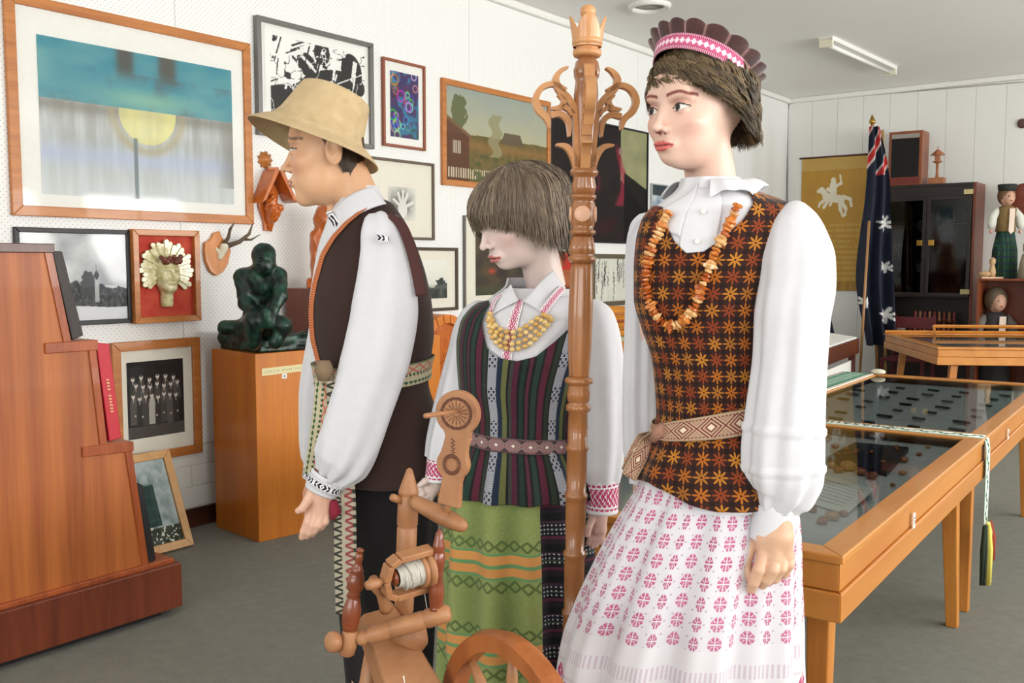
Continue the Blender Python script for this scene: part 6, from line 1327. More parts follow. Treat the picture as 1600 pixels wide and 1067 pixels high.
def ebl(b):
    u, v = b.uv(); x = ((u / .046).fract() - .5).abs() * 2; y = (v - .5).abs() * 2; m = (((x * 2.2 - y * .9).fract() < .62) * (y < .58)).max((y > .70) * (y < .84) * ((u / .004).fract() < .6)); m = m * (1 - (x < .16) * (y < .35)) ; return {'c': b.mix(m, (236, 236, 240), (42, 34, 46))}
M['eblk'] = fab('black_embroidery', ebl)
def ribbon(pts, width, mat, name, parent, n=None, side=None, label=None, th=.0015, wave=None, width_end=None):
    """flat woven strip along 3D points; width direction is 'side' made perpendicular to the path"""
    pts = np.array(pts, float); L = np.concatenate([[0], np.cumsum(np.linalg.norm(np.diff(pts, axis=0), axis=1) + 1e-6)]); n = n or max(8, int(L[-1] / .008)); t = np.linspace(0, L[-1], n); X = np.stack([pch(L, pts[:, i], t) for i in range(3)], 1); T = np.gradient(X, axis=0); T /= np.linalg.norm(T, axis=1)[:, None]; side = A3(side); S_ = side - T * (T @ side)[:, None]; S_ /= np.linalg.norm(S_, axis=1)[:, None]; NR = np.cross(T, S_)
    m = 9; V = []; uv = []
    for i in range(n):
        w = width if width_end is None else width + (width_end - width) * t[i] / t[-1]
        for k in range(m): q = k / (m - 1); V.append(X[i] + S_[i] * w * (q - .5) + NR[i] * (wave(t[i], q) if wave else 0)); uv.append((t[i], q))
    return mk(name, np.array(V), gridF(m, n), mat, parent, uv=np.array(uv), smooth=True, solid=th, label=label)
def quilt(corners, name, mat, parent, nu=24, nv=10, bulge=0., uvs=None, th=.002, label=None, edge=None):
    """curved cloth patch between four corners (3D) bulging along the mean normal"""
    a, b, c, d = [A3(q) for q in corners]; u, v = np.meshgrid(np.linspace(0, 1, nu), np.linspace(0, 1, nv)); u = u.ravel()[:, None]; v = v.ravel()[:, None]; V = (a * (1 - u) + b * u) * (1 - v) + (d * (1 - u) + c * u) * v; nn = np.cross(b - a, d - a); nn /= np.linalg.norm(nn); nn = nn if nn @ f0 < 0 else -nn
    V = V + nn * (bulge * 4 * u * (1 - u)); W_ = np.linalg.norm(b - a); return mk(name, V, gridF(nu, nv), mat, parent, uv=np.concatenate([u * W_, v], 1), smooth=True, solid=th, label=label)
def stand(root_, c, r=.20):
    MB().lathe((c[0], c[1], 0), (0, 0, 1), [(0, r), (.008, r), (.012, r - .01)], 40).build('stand_base', M['chrome'], root_, smooth='auto')
def leg_and_foot(parts, c, lat, dz_top, col, facing, skincol):
    hip = c + rt * lat + up * dz_top; foot = np.array([hip[0], hip[1], 0]) ; v, f = limb([(hip, .052), (hip * [1, 1, 0] + up * dz_top * .52 + facing * .01, .046), (foot + up * .28, .045), (foot + up * .09, .034)]); parts.append((v, f, skincol))
def shoes(root_, c, lats, facing, mat):
    for l in lats:
        p = c * [1, 1, 0] + rt * l; mb = MB(); mb.tube([p - facing * .06 + up * .05, p + facing * .05 + up * .05, p + facing * .16 + up * .038, p + facing * .19 + up * .032], [.036, .040, .036, .018], 12, flat=.9); mb.build('shoe', mat, root_, smooth=True)
# ================================================================ the woman mannequin
def woman():
    d = 1.81; root_ = root('woman_mannequin', 'woman mannequin in floral brown bodice, amber necklace and magenta patterned skirt', 'mannequin', (*P(1115, 700, d)[:2], 0)); c0 = A3(root_.location)
    skin = (224, 186, 168)
    torso = Form([(275, 1068, 1152), (290, 1064, 1162), (300, 1056, 1182), (312, 1040, 1210), (325, 1024, 1232), (345, 1010, 1244), (380, 1001, 1238), (425, 998, 1226), (465, 998, 1217), (515, 1010, 1210), (560, 1024, 1206), (610, 1031, 1203), (645, 1033, 1202), (690, 1022, 1214), (730, 1008, 1228), (775, 1000, 1240), (860, 985, 1250)], d, lambda y: np.interp(y, [275, 300, 340, 430, 560, 650, 780], [.95, .75, .58, .74, .74, .72, .78]))
    # --- body: head, neck, arms and legs under the clothes
    W = head_frame(P(1087, 178, d), D2(50), D2(2), 0, 1.0)
    ho = dict(skin=skin, neck=((0, -.052, -.155), .046), lips=(212, 108, 104), shadow=(140, 88, 78), brow=(112, 46, 40), bw=.0024, iris=(44, 34, 30), blk=.28, fem=True, ear=False, gaze=.001, jaw=.039, open=.0060)
    V, F, C = head_mesh(ho); parts = [(W(V), F, C)]
    tv, tf, _ = torso.sheet(-PI, PI, 296, 775, -.012, 40, 40); parts.append((tv, tf, skin))
    for lat in (-.09, .09): leg_and_foot(parts, c0, lat, .92, None, CM(-.57, -.82, 0), skin)
    # near hand
    h = lambda x, y, dd, r=None: (PV(x, y, 1.685 + dd), (r or 0) * 1.69 / FPX)
    pt = lambda x, y, dd=0.: PV(x, y, 1.685 + dd)
    rr = 1.69 / FPX
    palm = [(pt(1195, 800, .02), pt(1196, 838, .01), 21 * rr, 20 * rr), (pt(1220, 800, .01), pt(1218, 838, .00), 21 * rr, 20 * rr), (pt(1193, 838, .01), pt(1194, 868, .0), 15 * rr, 11 * rr), (pt(1210, 838, 0), pt(1210, 870, -.006), 17 * rr, 12 * rr), (pt(1225, 840, 0), pt(1229, 868, 0), 14 * rr, 10.5 * rr)]
    fg = lambda *q: [(pt(x, y, dd), r * rr) for x, y, dd, r in q]
    fingers = [fg((1184, 838, .02, 11), (1172, 862, .022, 9.5), (1166, 884, .016, 8.5), (1171, 901, .006, 7)), fg((1193, 866, 0, 10.5), (1186, 890, -.012, 10), (1178, 909, -.006, 9.5), (1174, 920, .004, 8)),
               fg((1210, 868, -.004, 10), (1208, 890, -.014, 9.5), (1198, 906, -.006, 9), (1191, 914, .006, 7.5)), fg((1222, 868, 0, 9.5), (1221, 888, -.010, 9), (1211, 903, 0, 8.5), (1202, 908, .012, 7)), fg((1233, 866, .004, 8.5), (1233, 882, -.004, 8), (1226, 896, .006, 7.5), (1217, 901, .016, 6))]
    V, F = hand_mesh(palm, fingers, .0015); parts.append((V, F, (214, 172, 142)))
    v, f = limb([(pt(1232, 395, .05), .030), (pt(1230, 560, .02), .030), (pt(1210, 815, .01), .022)]); parts.append((v, f, skin))
    # far hand hanging behind the skirt
    p2 = lambda x, y, dd=0.: PV(x, y, 1.97 + dd); r2 = 1.97 / FPX
    V, F = hand_mesh([(p2(1003, 745), p2(1003, 790), 14 * r2, 15 * r2), (p2(1000, 790), p2(998, 815), 12 * r2, 10 * r2), (p2(1010, 790), p2(1010, 815), 12 * r2, 10 * r2)], [[(p2(x, 812), 7 * r2), (p2(x - 1, 842), 6.5 * r2), (p2(x - 3, 862 - abs(x - 1003)), 5.5 * r2)] for x in (991, 1000, 1009, 1018)] + [[(p2(992, 780, -.02), 8 * r2), (p2(986, 806, -.035), 7 * r2), (p2(986, 824, -.035), 5.5 * r2)]], .002); parts.append((V, F, skin))
    v, f = limb([(p2(1009, 405, -.06), .028), (p2(1004, 560, -.03), .028), (p2(1003, 750), .020)]); parts.append((v, f, skin))
    V, F, C = join(parts); mk('body', V, F, M['skin'], root_, col=C, smooth=True)
    shoes(root_, c0, (-.09, .09), CM(-.57, -.82, 0), M['black']); stand(root_, c0, .15)
    # --- hair: short brown waves
    ze = lut([(-180, -.048), (-130, -.046), (-100, -.024), (-70, .015), (-45, .036), (-20, .046), (0, .046), (20, .044), (38, .036), (55, .012), (75, -.012), (95, -.032), (115, -.044), (145, -.050), (180, -.048)])
    hair(root_, W, (0, -.022, .035, .083, .102, .088), ze, 6600, (44, 34, 22), (126, 104, 72), curl=.0085, swirl=.12, clump=13, rad=.0011, thick=.14, sag=-.05, length_jit=.006, seed=11, steps=24, jit=.045, shl=.92, tc=.8, sj=.05)
    # --- headdress: woven band with a gathered velvet frill
    bandm = fab('magenta_white_headband', lambda b: (lambda u, v: {'c': b.mix(((v - .5).abs() > .30) * ((u / .0035).fract() < .55), b.mix(((v - .5).abs() > .27), b.mix((((u / .011).fract() - .5).abs() * 2 + (v - .5).abs() * 5 < 1.0), (196, 92, 132), (236, 214, 222)), (158, 32, 76)), (226, 176, 196))})(*b.uv()))
    tilt = D2(-27); ct, st_ = math.cos(tilt), math.sin(tilt); Hc = np.array([0, -.020, .078])
    def HT(p): p = np.asarray(p, float); q = p.copy(); q[:, 1] = p[:, 1] * ct - p[:, 2] * -st_; q[:, 2] = p[:, 1] * -st_ + p[:, 2] * ct; return W(q + Hc)
    nu, nv = 160, 8; ph, q = np.meshgrid(np.linspace(-PI, PI, nu), np.linspace(0, 1, nv)); ph = ph.ravel(); q = q.ravel()
    R0 = lambda a, o: ((.0835 + o) * np.sin(a), (.1010 + o) * np.cos(a))
    x, y = R0(ph, .004 * q); V = HT(np.stack([x, y, -.016 + .031 * q], 1)); mk('headband', V, gridF(nu, nv), bandm, root_, uv=np.stack([ph * .09, q], 1), smooth=True, solid=.002)
    nu, nv = 260, 22; ph, q = np.meshgrid(np.linspace(-PI, PI, nu), np.linspace(0, 1, nv)); ph = ph.ravel(); q = q.ravel(); g = np.abs(np.sin(ph * 8.5 + .4 * np.sin(ph * 3))) ** .7; hgt = .021 * np.sin(q * PI * .62); out = .004 + .020 * np.sin(q * PI * .85) * (.5 + .5 * g) - .055 * np.clip(q - .55, 0, 1) / .45
    x, y = R0(ph, out); zz = .013 + hgt * (.85 + .18 * g) - .004 * np.clip(q - .75, 0, 1) / .25; V = HT(np.stack([x, y, zz], 1)); C = lerp3(C3(52, 24, 26), C3(86, 48, 42), vnoise((ph + PI) / 7, q, 40, 6, 2)); C = lerp3(C, C3(222, 178, 176), np.clip(1 - g / .34, 0, 1) * .9)
    mk('velvet_frill', V, gridF(nu, nv), material('maroon_velvet', lambda b: {'c': b.attr(), 'h': b.noise(150, 2)}, rough=.8, bump=.4, sheen=.5), root_, col=C, smooth=True)
    nu, nv = 60, 6; ph, q = np.meshgrid(np.linspace(-PI, PI, nu), np.linspace(0, 1, nv)); ph = ph.ravel(); q = q.ravel(); x, y = R0(ph, -.046); V = HT(np.stack([x * (1 - q), y * (1 - q), np.full_like(q, .036) + .006 * q], 1)); mk('cap_crown', V, gridF(nu, nv), plain('maroon_cap', (74, 32, 38), .9), root_, smooth=True)
    mb = MB(); e = HT(np.array([[-.085 * math.sin(D2(128)), .105 * math.cos(D2(128)), 0]]))[0]
    for k in range(4): mb.ball(e + up * (.006 - .010 * k) + rt * .003 * (k % 2), (.006, .006, .007), 8, 6)
    mb.build('ribbon_knot', plain('magenta_knot', (190, 52, 100), .8), root_, smooth=True)
    # --- blouse
    fo = lambda ph, py: .0022 * np.sin(ph * 9 + py * .02) * np.clip((500 - py) / 200, 0, 1)
    V, F, uv = torso.sheet(-PI, PI, 279, 780, .002, 120, 90, fo); mk('blouse', V, F, M['linen'], root_, uv=uv, smooth=True)
    # placket with buttons
    ce = lut([(-180, 300), (180, 300)])
    V, F, uv = torso.sheet(D2(-34), D2(-8), 296, 400, .006, 20, 24); mk('placket', V, F, M['linen'], root_, uv=uv, smooth=True, solid=.002)
    for y in (334, 379): c = torso.at(D2(-21), y, .0095); MB().lathe(c, -f0 * .9 - rt * .35, [(0, .0052), (.0012, .0052), (.0018, .004), (.001, .001)], 16).build('button', M['white'], root_, smooth=True)
    V, F, uv = torso.sheet(D2(-60), D2(-34), lut([(-60, 330), (-34, 288)]), lut([(-60, 352), (-34, 372)]), .007, 14, 16); mk('collar_flap', V, F, M['linen'], root_, uv=uv, smooth=True, solid=.002)
    # ruffled collar round the neck
    nu, nv = 280, 14; ph, q = np.meshgrid(np.linspace(D2(-14), D2(262), nu), np.linspace(0, 1, nv)); ph = ph.ravel(); q = q.ravel(); cc = PV(1112, 284, d)
    yy = 289 - 9 * np.sin(ph - .3); bs = torso.at(ph, 293., .002); nd = rt * np.sin(ph)[:, None] - f0 * np.cos(ph)[:, None]
    w = .046 * q; V = bs + nd * (w * .72 + .0035 * np.sin(ph * 15) * q)[:, None] + up * (.012 + .003 * np.sin(ph * 13 + 2) * q + .006 * np.sin(ph * 7) * q - .026 * q ** 2 + .018 * q * np.clip(np.sin(ph - .4), 0, 1))[:, None]
    mk('ruffle_collar', V, gridF(nu, nv), M['linen'], root_, smooth=True, solid=.0015)
    # --- bodice over the blouse
    top = lut([(-180, 322), (-75, 322), (-62, 325), (-54, 334), (-46, 356), (-38, 378), (-28, 396), (-16, 394), (-4, 374), (6, 350), (14, 328), (22, 312), (30, 302), (40, 300), (60, 308), (90, 318), (180, 322)])
    fold = lambda ph, py: .010 * np.clip((py - 690) / 50, 0, 1) + .004 * np.sin(ph * 11) * np.clip((py - 665) / 90, 0, 1) + .0015 * np.sin(ph * 7 + py * .03) * np.clip((py - 420) / 200, 0, 1)
    V, F, uv = torso.sheet(-PI, PI, top, lut([(-180, 765), (-60, 742), (-40, 756), (-10, 774), (30, 772), (180, 765)]), .0085, 260, 150, fold, ref=.118); mk('bodice', V, F, M['floral'], root_, uv=uv, smooth=True, solid=.0025)
    # --- sleeves
    def fold(ph, t, T): return .0045 * np.sin(ph * 7 + 1.1) * np.clip(t / T * 1.4 - .1, 0, 1) + .0025 * np.sin(ph * 13 + t * 9) * np.clip(t / T, 0, 1) + .003 * (abs(t / T - .735) < .012) + .003 * (abs(t / T - .86) < .012)
    dn = 1.70
    S = [(1240, 317, 1.775, 5), (1242, 326, 1.765, 20), (1243, 342, 1.755, 35), (1244, 370, 1.74, 48), (1246, 410, 1.725, 58), (1245, 455, 1.71, 59), (1238, 500, 1.70, 58), (1235, 560, dn, 57), (1229, 640, dn, 60), (1225, 705, dn, 62), (1225, 745, dn, 60), (1222, 770, dn, 51), (1216, 788, dn, 38), (1214, 797, dn, 31)]
    V, F, uv = tube_px(S, 110, 130, fold, flat=.86); mk('sleeve', V, F, M['linen'], root_, uv=uv, smooth=True)
    V, F, uv = tube_px([(1213, 788, dn, 33), (1212, 800, dn, 35.5), (1208, 822, dn, 35), (1206, 842, dn, 35.5)], 80, 26, flat=.8, cap=False); mk('cuff', V, F, M['linen'], root_, uv=uv, smooth=True, solid=.003)
    mb = MB(); R = np.random.RandomState(2)
    S = [(1020, 335, 1.86, 5), (1016, 345, 1.87, 20), (1012, 365, 1.89, 30), (1009, 400, 1.91, 31), (1006, 470, 1.93, 28), (1004, 560, 1.94, 29), (1003, 640, 1.95, 30), (1005, 700, 1.95, 31), (1005, 725, 1.95, 24), (1004, 735, 1.95, 19), (1003, 755, 1.95, 19)]
    V, F, uv = tube_px(S, 80, 90, lambda ph, t, T: .003 * np.sin(ph * 8), flat=.9); mk('sleeve', V, F, M['linen'], root_, uv=uv, smooth=True)
    # --- skirt with deep soft pleats
    sk = Form([(700, 1030, 1208), (740, 1002, 1232), (770, 990, 1243), (800, 972, 1250), (850, 944, 1254), (900, 920, 1255), (960, 894, 1256), (1020, 874, 1256), (1080, 864, 1258), (1200, 858, 1260), (1330, 854, 1262), (1450, 852, 1262)], 1.80, .68)
    def pl(ph, py): g = np.clip((py - 735) / 260, 0, 1); return (.011 * g + .003) * (np.sin(ph * 9 + .4 + .9 * np.sin(ph * 2 + 1)) + .35 * np.sin(ph * 21 + py * .004)) - .004
    V, F, uv = sk.sheet(-PI, PI, 705, 1450, 0., 520, 150, pl, ref=.235); mk('skirt', V, F, M['skirt'], root_, uv=uv, smooth=True, solid=.0015)
    # --- belt, knot and hanging end
    bc = lambda ph: np.interp(ph, [-PI, D2(-75), D2(-45), 0, D2(40), PI], [665, 672, 664, 652, 642, 650]); bw = lambda ph: np.interp(ph, [-PI, D2(-75), D2(-50), 0, PI], [12, 10, 15, 19, 19])
    nphi, ns = 220, 9; ph, q = np.meshgrid(np.linspace(-PI, PI, nphi), np.linspace(0, 1, ns)); ph = ph.ravel(); q = q.ravel(); py = bc(ph) + bw(ph) * (1 - 2 * q)
    V = torso.at(ph, py, .0145); mk('belt', V, gridF(nphi, ns), M['wbelt'], root_, uv=np.stack([ph * .118, q], 1), smooth=True, solid=.002)
    kn = torso.at(D2(-68), 668, .016); mb = MB(); mb.tube([kn + up * .012 + rt * .012, kn - f0 * .008 - up * .0, kn - up * .018 - rt * .010], [.009, .013, .008], 10); mb.tube([kn + up * .008 - rt * .008, kn - f0 * .010, kn - up * .012 + rt * .012], [.007, .011, .007], 10); mb.build('belt_knot', plain('belt_knot_wool', (150, 110, 92), .9, .15), root_, smooth=True)
    E = [kn, PV(1012, 690, 1.80), PV(997, 718, 1.79), PV(982, 746, 1.78)]
    ribbon(E, .030, M['wbelt'], 'belt_end', root_, side=rt + up * .3); ribbon([kn, PV(1003, 682, 1.81), PV(990, 705, 1.80), PV(978, 735, 1.80)], .018, M['wbelt'], 'belt_end', root_, side=rt)
    # --- amber necklace, every chip its own piece
    nk = [(1132, 326), (1124, 346), (1114, 366), (1100, 392), (1090, 418), (1082, 440), (1076, 462), (1066, 484), (1054, 500), (1042, 506), (1030, 500), (1020, 486), (1012, 468), (1009, 444), (1010, 420), (1014, 398), (1022, 376), (1032, 354), (1042, 336)]
    ph = []; 
    for x, y in nk:
        xl, xr = pch(torso.r[:, 0], torso.r[:, 1], y), pch(torso.r[:, 0], torso.r[:, 2], y); ph.append(math.asin(max(-.97, min(.97, (x - (xl + xr) / 2) / ((xr - xl) / 2 + 6)))))
    pp = np.array([torso.at(a, y, .017) for a, (x, y) in zip(ph, nk)]); L = np.concatenate([[0], np.cumsum(np.linalg.norm(np.diff(pp, axis=0), axis=1))]); NB = 62; X = np.stack([np.interp(np.linspace(0, L[-1], NB), L, pp[:, i]) for i in range(3)], 1); T = np.gradient(X, axis=0)
    nroot = MB().tube(X, .0012, 5).build('necklace', plain('necklace_cord', (96, 60, 36), .8), root_, label='long orange amber chip necklace')
    mats = [material('amber_chip_%d' % k, (lambda c1, c2: lambda b: {'c': b.mix(b.noise(70, 3), c1, c2)})(*cc), rough=.25, coat=.6) for k, cc in enumerate((((150, 62, 18), (206, 110, 40)), ((190, 96, 34), (226, 150, 70)), ((206, 140, 74), (240, 200, 140))))]
    meshes = []
    for k in range(6):
        mb = MB().ball((0, 0, 0), 1, 7, 5); Vb = np.array(mb.v); Vb *= 1 + .5 * (R.rand(len(Vb), 1) - .5); Vb[:, 0] *= .0048; Vb[:, 1] *= .0105; Vb[:, 2] *= .0075
        for j in range(3):
            me = bpy.data.meshes.new('bead'); me.from_pydata(Vb.tolist(), [], mb.f); me.materials.append(mats[j]); meshes.append(me)
    from mathutils import Matrix
    og = origin_of(nroot)
    for i in range(NB):
        o = bpy.data.objects.new('bead', meshes[R.randint(len(meshes))]); COL.objects.link(o); o.parent = nroot; u, w, dd = frame_of(T[i]); a = R.rand() * 6; s = .8 + .5 * R.rand(); m = Matrix([[*(dd * s)], [*((u * math.cos(a) + w * math.sin(a)) * s)], [*((w * math.cos(a) - u * math.sin(a)) * s)]]).transposed().to_4x4(); m.translation = Vector(X[i] - og); o.matrix_local = m
woman()

# ================================================================ the girl mannequin
def girl():
    d = 2.17; root_ = root('girl_mannequin', 'bobbed girl mannequin looking down, in striped bodice and green apron', 'mannequin', (*P(822, 700, d)[:2], 0)); c0 = A3(root_.location); skin = (226, 204, 196); s = d / FPX
    torso = Form([(425, 798, 862), (445, 794, 872), (456, 782, 884), (468, 762, 908), (482, 742, 930), (505, 727, 940), (540, 721, 930), (600, 724, 908), (650, 733, 897), (690, 733, 896), (720, 728, 905), (768, 722, 915), (850, 712, 925)], d, lambda y: np.interp(y, [420, 450, 500, 560, 680, 780], [.95, .75, .55, .74, .74, .80]))
    W = head_frame(P(813, 337, d), D2(60), D2(21), 0, 1.04)
    V, F, C = head_mesh(dict(skin=skin, neck=((0, -.006, -.165), .042), lips=(204, 120, 116), shadow=(196, 150, 150), brow=(176, 130, 116), iris=(70, 60, 60), open=.0022, blk=.22, fem=True, jaw=.042, ear=False, cran=((0, -.016, .022), (.072, .088, .070)))); parts = [(W(V), F, C)]
    tv, tf, _ = torso.sheet(-PI, PI, 450, 768, -.012, 40, 40); parts.append((tv, tf, skin))
    for lat in (-.08, .08): leg_and_foot(parts, c0, lat, .92, None, CM(-.4, -.9, 0), skin)
    p1 = lambda x, y, dd=0.: PV(x, y, 2.22 + dd); r1 = 2.22 / FPX
    V, F = hand_mesh([(p1(684, 735), p1(680, 752), 10 * r1, 11 * r1), (p1(680, 752), p1(668, 764), 12 * r1, 10 * r1), (p1(684, 758), p1(672, 772), 9 * r1, 8 * r1)], [[(p1(668, 762), 6 * r1), (p1(658, 762, -.01), 5.5 * r1), (p1(650, 768, -.01), 5 * r1)], [(p1(670, 766), 6 * r1), (p1(660, 771, -.015), 5.5 * r1), (p1(653, 778, -.01), 5 * r1)], [(p1(672, 770), 6 * r1), (p1(664, 778, -.01), 5.5 * r1), (p1(660, 785), 5 * r1)], [(p1(676, 773), 5.5 * r1), (p1(671, 782), 5 * r1), (p1(669, 788, .01), 4.5 * r1)], [(p1(676, 748, -.02), 6 * r1), (p1(664, 752, -.03), 5.5 * r1), (p1(656, 758, -.03), 4.5 * r1)]], .002); parts.append((V, F, skin))
    v, f = limb([(p1(736, 530), .030), (p1(710, 630), .028), (p1(684, 738), .022)]); parts.append((v, f, skin))
    p2 = lambda x, y, dd=0.: PV(x, y, 2.11 + dd); r2 = 2.11 / FPX
    V, F = hand_mesh([(p2(937, 785), p2(934, 808), 12 * r2, 12 * r2), (p2(932, 808), p2(929, 828), 10 * r2, 8 * r2), (p2(940, 808), p2(940, 828), 9 * r2, 8 * r2)], [[(p2(x, 826), 5.5 * r2), (p2(x - 3, 842), 5 * r2), (p2(x - 6, 855 - abs(x - 933) * .8), 4.5 * r2)] for x in (925, 931, 937, 943)] + [[(p2(927, 806, -.01), 6 * r2), (p2(920, 824, -.02), 5.5 * r2), (p2(918, 836, -.02), 4.5 * r2)]], .002); parts.append((V, F, (206, 170, 158)))
    v, f = limb([(p2(936, 530, .0), .032), (p2(942, 640, .0), .030), (p2(938, 790), .022)]); parts.append((v, f, skin))
    V, F, C = join(parts); mk('body', V, F, M['skin'], root_, col=C, smooth=True); shoes(root_, c0, (-.08, .08), CM(-.4, -.9, 0), M['black']); stand(root_, c0, .14)
    ze = lut([(-180, -.085), (-110, -.070), (-75, -.035), (-50, .005), (-25, .024), (0, .026), (25, .020), (45, -.004), (62, -.036), (80, -.064), (105, -.088), (140, -.100), (180, -.096)])
    hair(root_, W, (0, -.010, .026, .088, .110, .079), ze, 6500, (66, 54, 44), (164, 146, 124), swirl=.38, clump=6, rad=.0011, thick=.16, sag=.04, length_jit=.024, seed=5, jit=.045, shl=.82, tc=.75, curl=.0010, sj=.10)
    V, F, uv = torso.sheet(-PI, PI, 450, 768, .002, 90, 60, lambda ph, py: .0015 * np.sin(ph * 9)); mk('blouse', V, F, M['linen'], root_, uv=uv, smooth=True)
    # embroidered placket and pointed collar
    V, F, uv = torso.sheet(D2(-22), D2(-13), 466, 560, .006, 10, 40); mk('placket', V, F, M['emag'], root_, uv=np.stack([uv[:, 1], (uv[:, 0] - uv[:, 0].min()) / np.ptp(uv[:, 0])], 1), smooth=True)
    A = lambda x, y, dd: PV(x, y, d + dd)
    quilt([A(798, 444, -.058), A(810, 469, -.085), A(765, 493, -.075), A(782, 462, -.055)], 'collar_wing', M['linen'], root_, bulge=.003)
    quilt([A(818, 471, -.088), A(864, 422, -.030), A(884, 450, -.010), A(852, 491, -.095)], 'collar_wing', M['linen'], root_, bulge=.010)
    quilt([A(842, 486, -.099), A(876, 446, -.034), A(884, 453, -.014), A(854, 491, -.099)][:4], 'collar_embroidery', M['emag'], root_, bulge=.011); quilt([A(771, 483, -.082), A(784, 463, -.062), A(779, 461, -.060), A(765, 490, -.079)], 'collar_embroidery', M['emag'], root_, bulge=.004)
    V, F, uv = torso.sheet(D2(25), D2(290), 434, 462, .006, 60, 10); mk('neckband', V, F, M['linen'], root_, uv=uv, smooth=True)
    # bodice
    top = lut([(-180, 476), (-85, 472), (-60, 468), (-50, 474), (-44, 505), (-34, 538), (-22, 552), (-8, 556), (6, 549), (18, 528), (28, 506), (36, 486), (44, 470), (60, 466), (90, 474), (180, 476)])
    fold = lambda ph, py: .009 * (np.sin(ph * 13 + 1)) * np.clip((py - 688) / 60, 0, 1) + .006 * np.clip((py - 690) / 70, 0, 1) + .012 * np.clip((py - 700) / 50, 0, 1) + .004
    V, F, uv = torso.sheet(-PI, PI, top, lut([(-180, 764), (180, 770)]), .0085, 260, 120, fold, ref=.125); mk('bodice', V, F, M['gstripe'], root_, uv=uv + [.0, 0], smooth=True, solid=.0025)
    bc = lambda ph: np.interp(ph, [-PI, D2(-60), 0, D2(60), PI], [682, 679, 685, 690, 684]); nphi, ns = 200, 9; ph, q = np.meshgrid(np.linspace(-PI, PI, nphi), np.linspace(0, 1, ns)); ph = ph.ravel(); q = q.ravel(); V = torso.at(ph, bc(ph) + 11 * (1 - 2 * q), .014 + .002 * np.sin(ph * 9)); mk('belt', V, gridF(nphi, ns), M['gbelt'], root_, uv=np.stack([ph * .125, q], 1), smooth=True, solid=.002)
    # sleeves with embroidered cuffs
    fo = lambda ph, t, T: .003 * np.sin(ph * 7) * np.clip(t / T * 1.5, 0, 1)
    V, F, uv = tube_px([(757, 474, 2.18, 5), (750, 482, 2.19, 16), (742, 500, 2.20, 26), (736, 530, 2.21, 31), (724, 580, 2.21, 31), (708, 640, 2.21, 30), (694, 690, 2.21, 27), (686, 718, 2.21, 22)], 80, 90, fo); mk('sleeve', V, F, M['linen'], root_, uv=uv, smooth=True)
    V, F, uv = tube_px([(686, 712, 2.21, 19), (683, 735, 2.21, 18), (682, 751, 2.21, 19)], 60, 16, cap=False); uv = np.stack([uv[:, 0], uv[:, 1] / uv[:, 1].max()], 1); mk('cuff', V, F, M['emag'], root_, uv=uv, smooth=True, solid=.002)
    V, F, uv = tube_px([(915, 474, 2.15, 5), (922, 482, 2.14, 20), (930, 500, 2.13, 31), (937, 540, 2.12, 35), (941, 600, 2.11, 36), (942, 680, 2.11, 35), (940, 730, 2.11, 33), (940, 752, 2.11, 28)], 80, 90, fo); mk('sleeve', V, F, M['linen'], root_, uv=uv, smooth=True)
    V, F, uv = tube_px([(940, 746, 2.11, 27), (941, 770, 2.11, 26), (941, 800, 2.11, 25)], 60, 16, cap=False); uv = np.stack([uv[:, 0], uv[:, 1] / uv[:, 1].max()], 1); mk('cuff', V, F, M['emag'], root_, uv=uv, smooth=True, solid=.002)
    # three strands of yellow beads
    mats = [material('honey_bead_%d' % k, (lambda c_: lambda b: {'c': c_})(c_), rough=.2, coat=.5) for k, c_ in enumerate(((216, 178, 104), (228, 196, 130), (208, 164, 90)))]
    me = []
    for k in range(3): mb = MB().ball((0, 0, 0), (.0066, .0062, .0058), 10, 7); q_ = bpy.data.meshes.new('bead'); q_.from_pydata(mb.v, [], mb.f); q_.polygons.foreach_set('use_smooth', np.ones(len(q_.polygons), bool)); q_.materials.append(mats[k]); me.append(q_)
    for k, pts in enumerate(([(770, 490), (774, 508), (786, 519), (800, 522), (818, 516), (834, 503), (850, 490)], [(769, 494), (773, 514), (786, 527), (801, 531), (820, 525), (838, 510), (855, 492)], [(768, 497), (773, 521), (786, 535), (802, 539), (822, 533), (841, 516), (857, 496)], [(771, 487), (776, 501), (788, 511), (800, 514), (815, 509), (830, 498), (846, 488)])):
        ph = [math.asin(max(-.95, min(.95, (x - (pch(torso.r[:, 0], torso.r[:, 1], y) + pch(torso.r[:, 0], torso.r[:, 2], y)) / 2) / ((pch(torso.r[:, 0], torso.r[:, 2], y) - pch(torso.r[:, 0], torso.r[:, 1], y)) / 2 + 4)))) for x, y in pts]
        pp = np.array([torso.at(a, y, .013 + .001 * k) for a, (x, y) in zip(ph, pts)]); L = np.concatenate([[0], np.cumsum(np.linalg.norm(np.diff(pp, axis=0), axis=1))]); n = int(L[-1] / .0128); X = np.stack([pch(L, pp[:, i], np.linspace(0, L[-1], n)) for i in range(3)], 1)
        nr = MB().tube(X, .0010, 5).build('necklace', plain('thread', (200, 170, 110), .8), root_); og = origin_of(nr)
        for i in range(n): o = bpy.data.objects.new('bead', me[(i * 2 + k) % 3]); COL.objects.link(o); o.parent = nr; o.location = Vector(X[i] - og)
    # skirt and apron
    sk = Form([(700, 735, 900), (745, 722, 908), (790, 708, 916), (850, 700, 926), (950, 694, 936), (1067, 688, 946), (1200, 682, 954), (1340, 678, 960)], d, .82)
    pl = lambda ph, py: .010 * np.sin(ph * 11 + .6 * np.sin(ph * 3)) * np.clip((py - 720) / 120, .3, 1)
    V, F, uv = sk.sheet(-PI, PI, 705, 1340, 0., 300, 110, pl, ref=.16); mk('skirt', V, F, M['gskirt'], root_, uv=uv, smooth=True, solid=.0015)
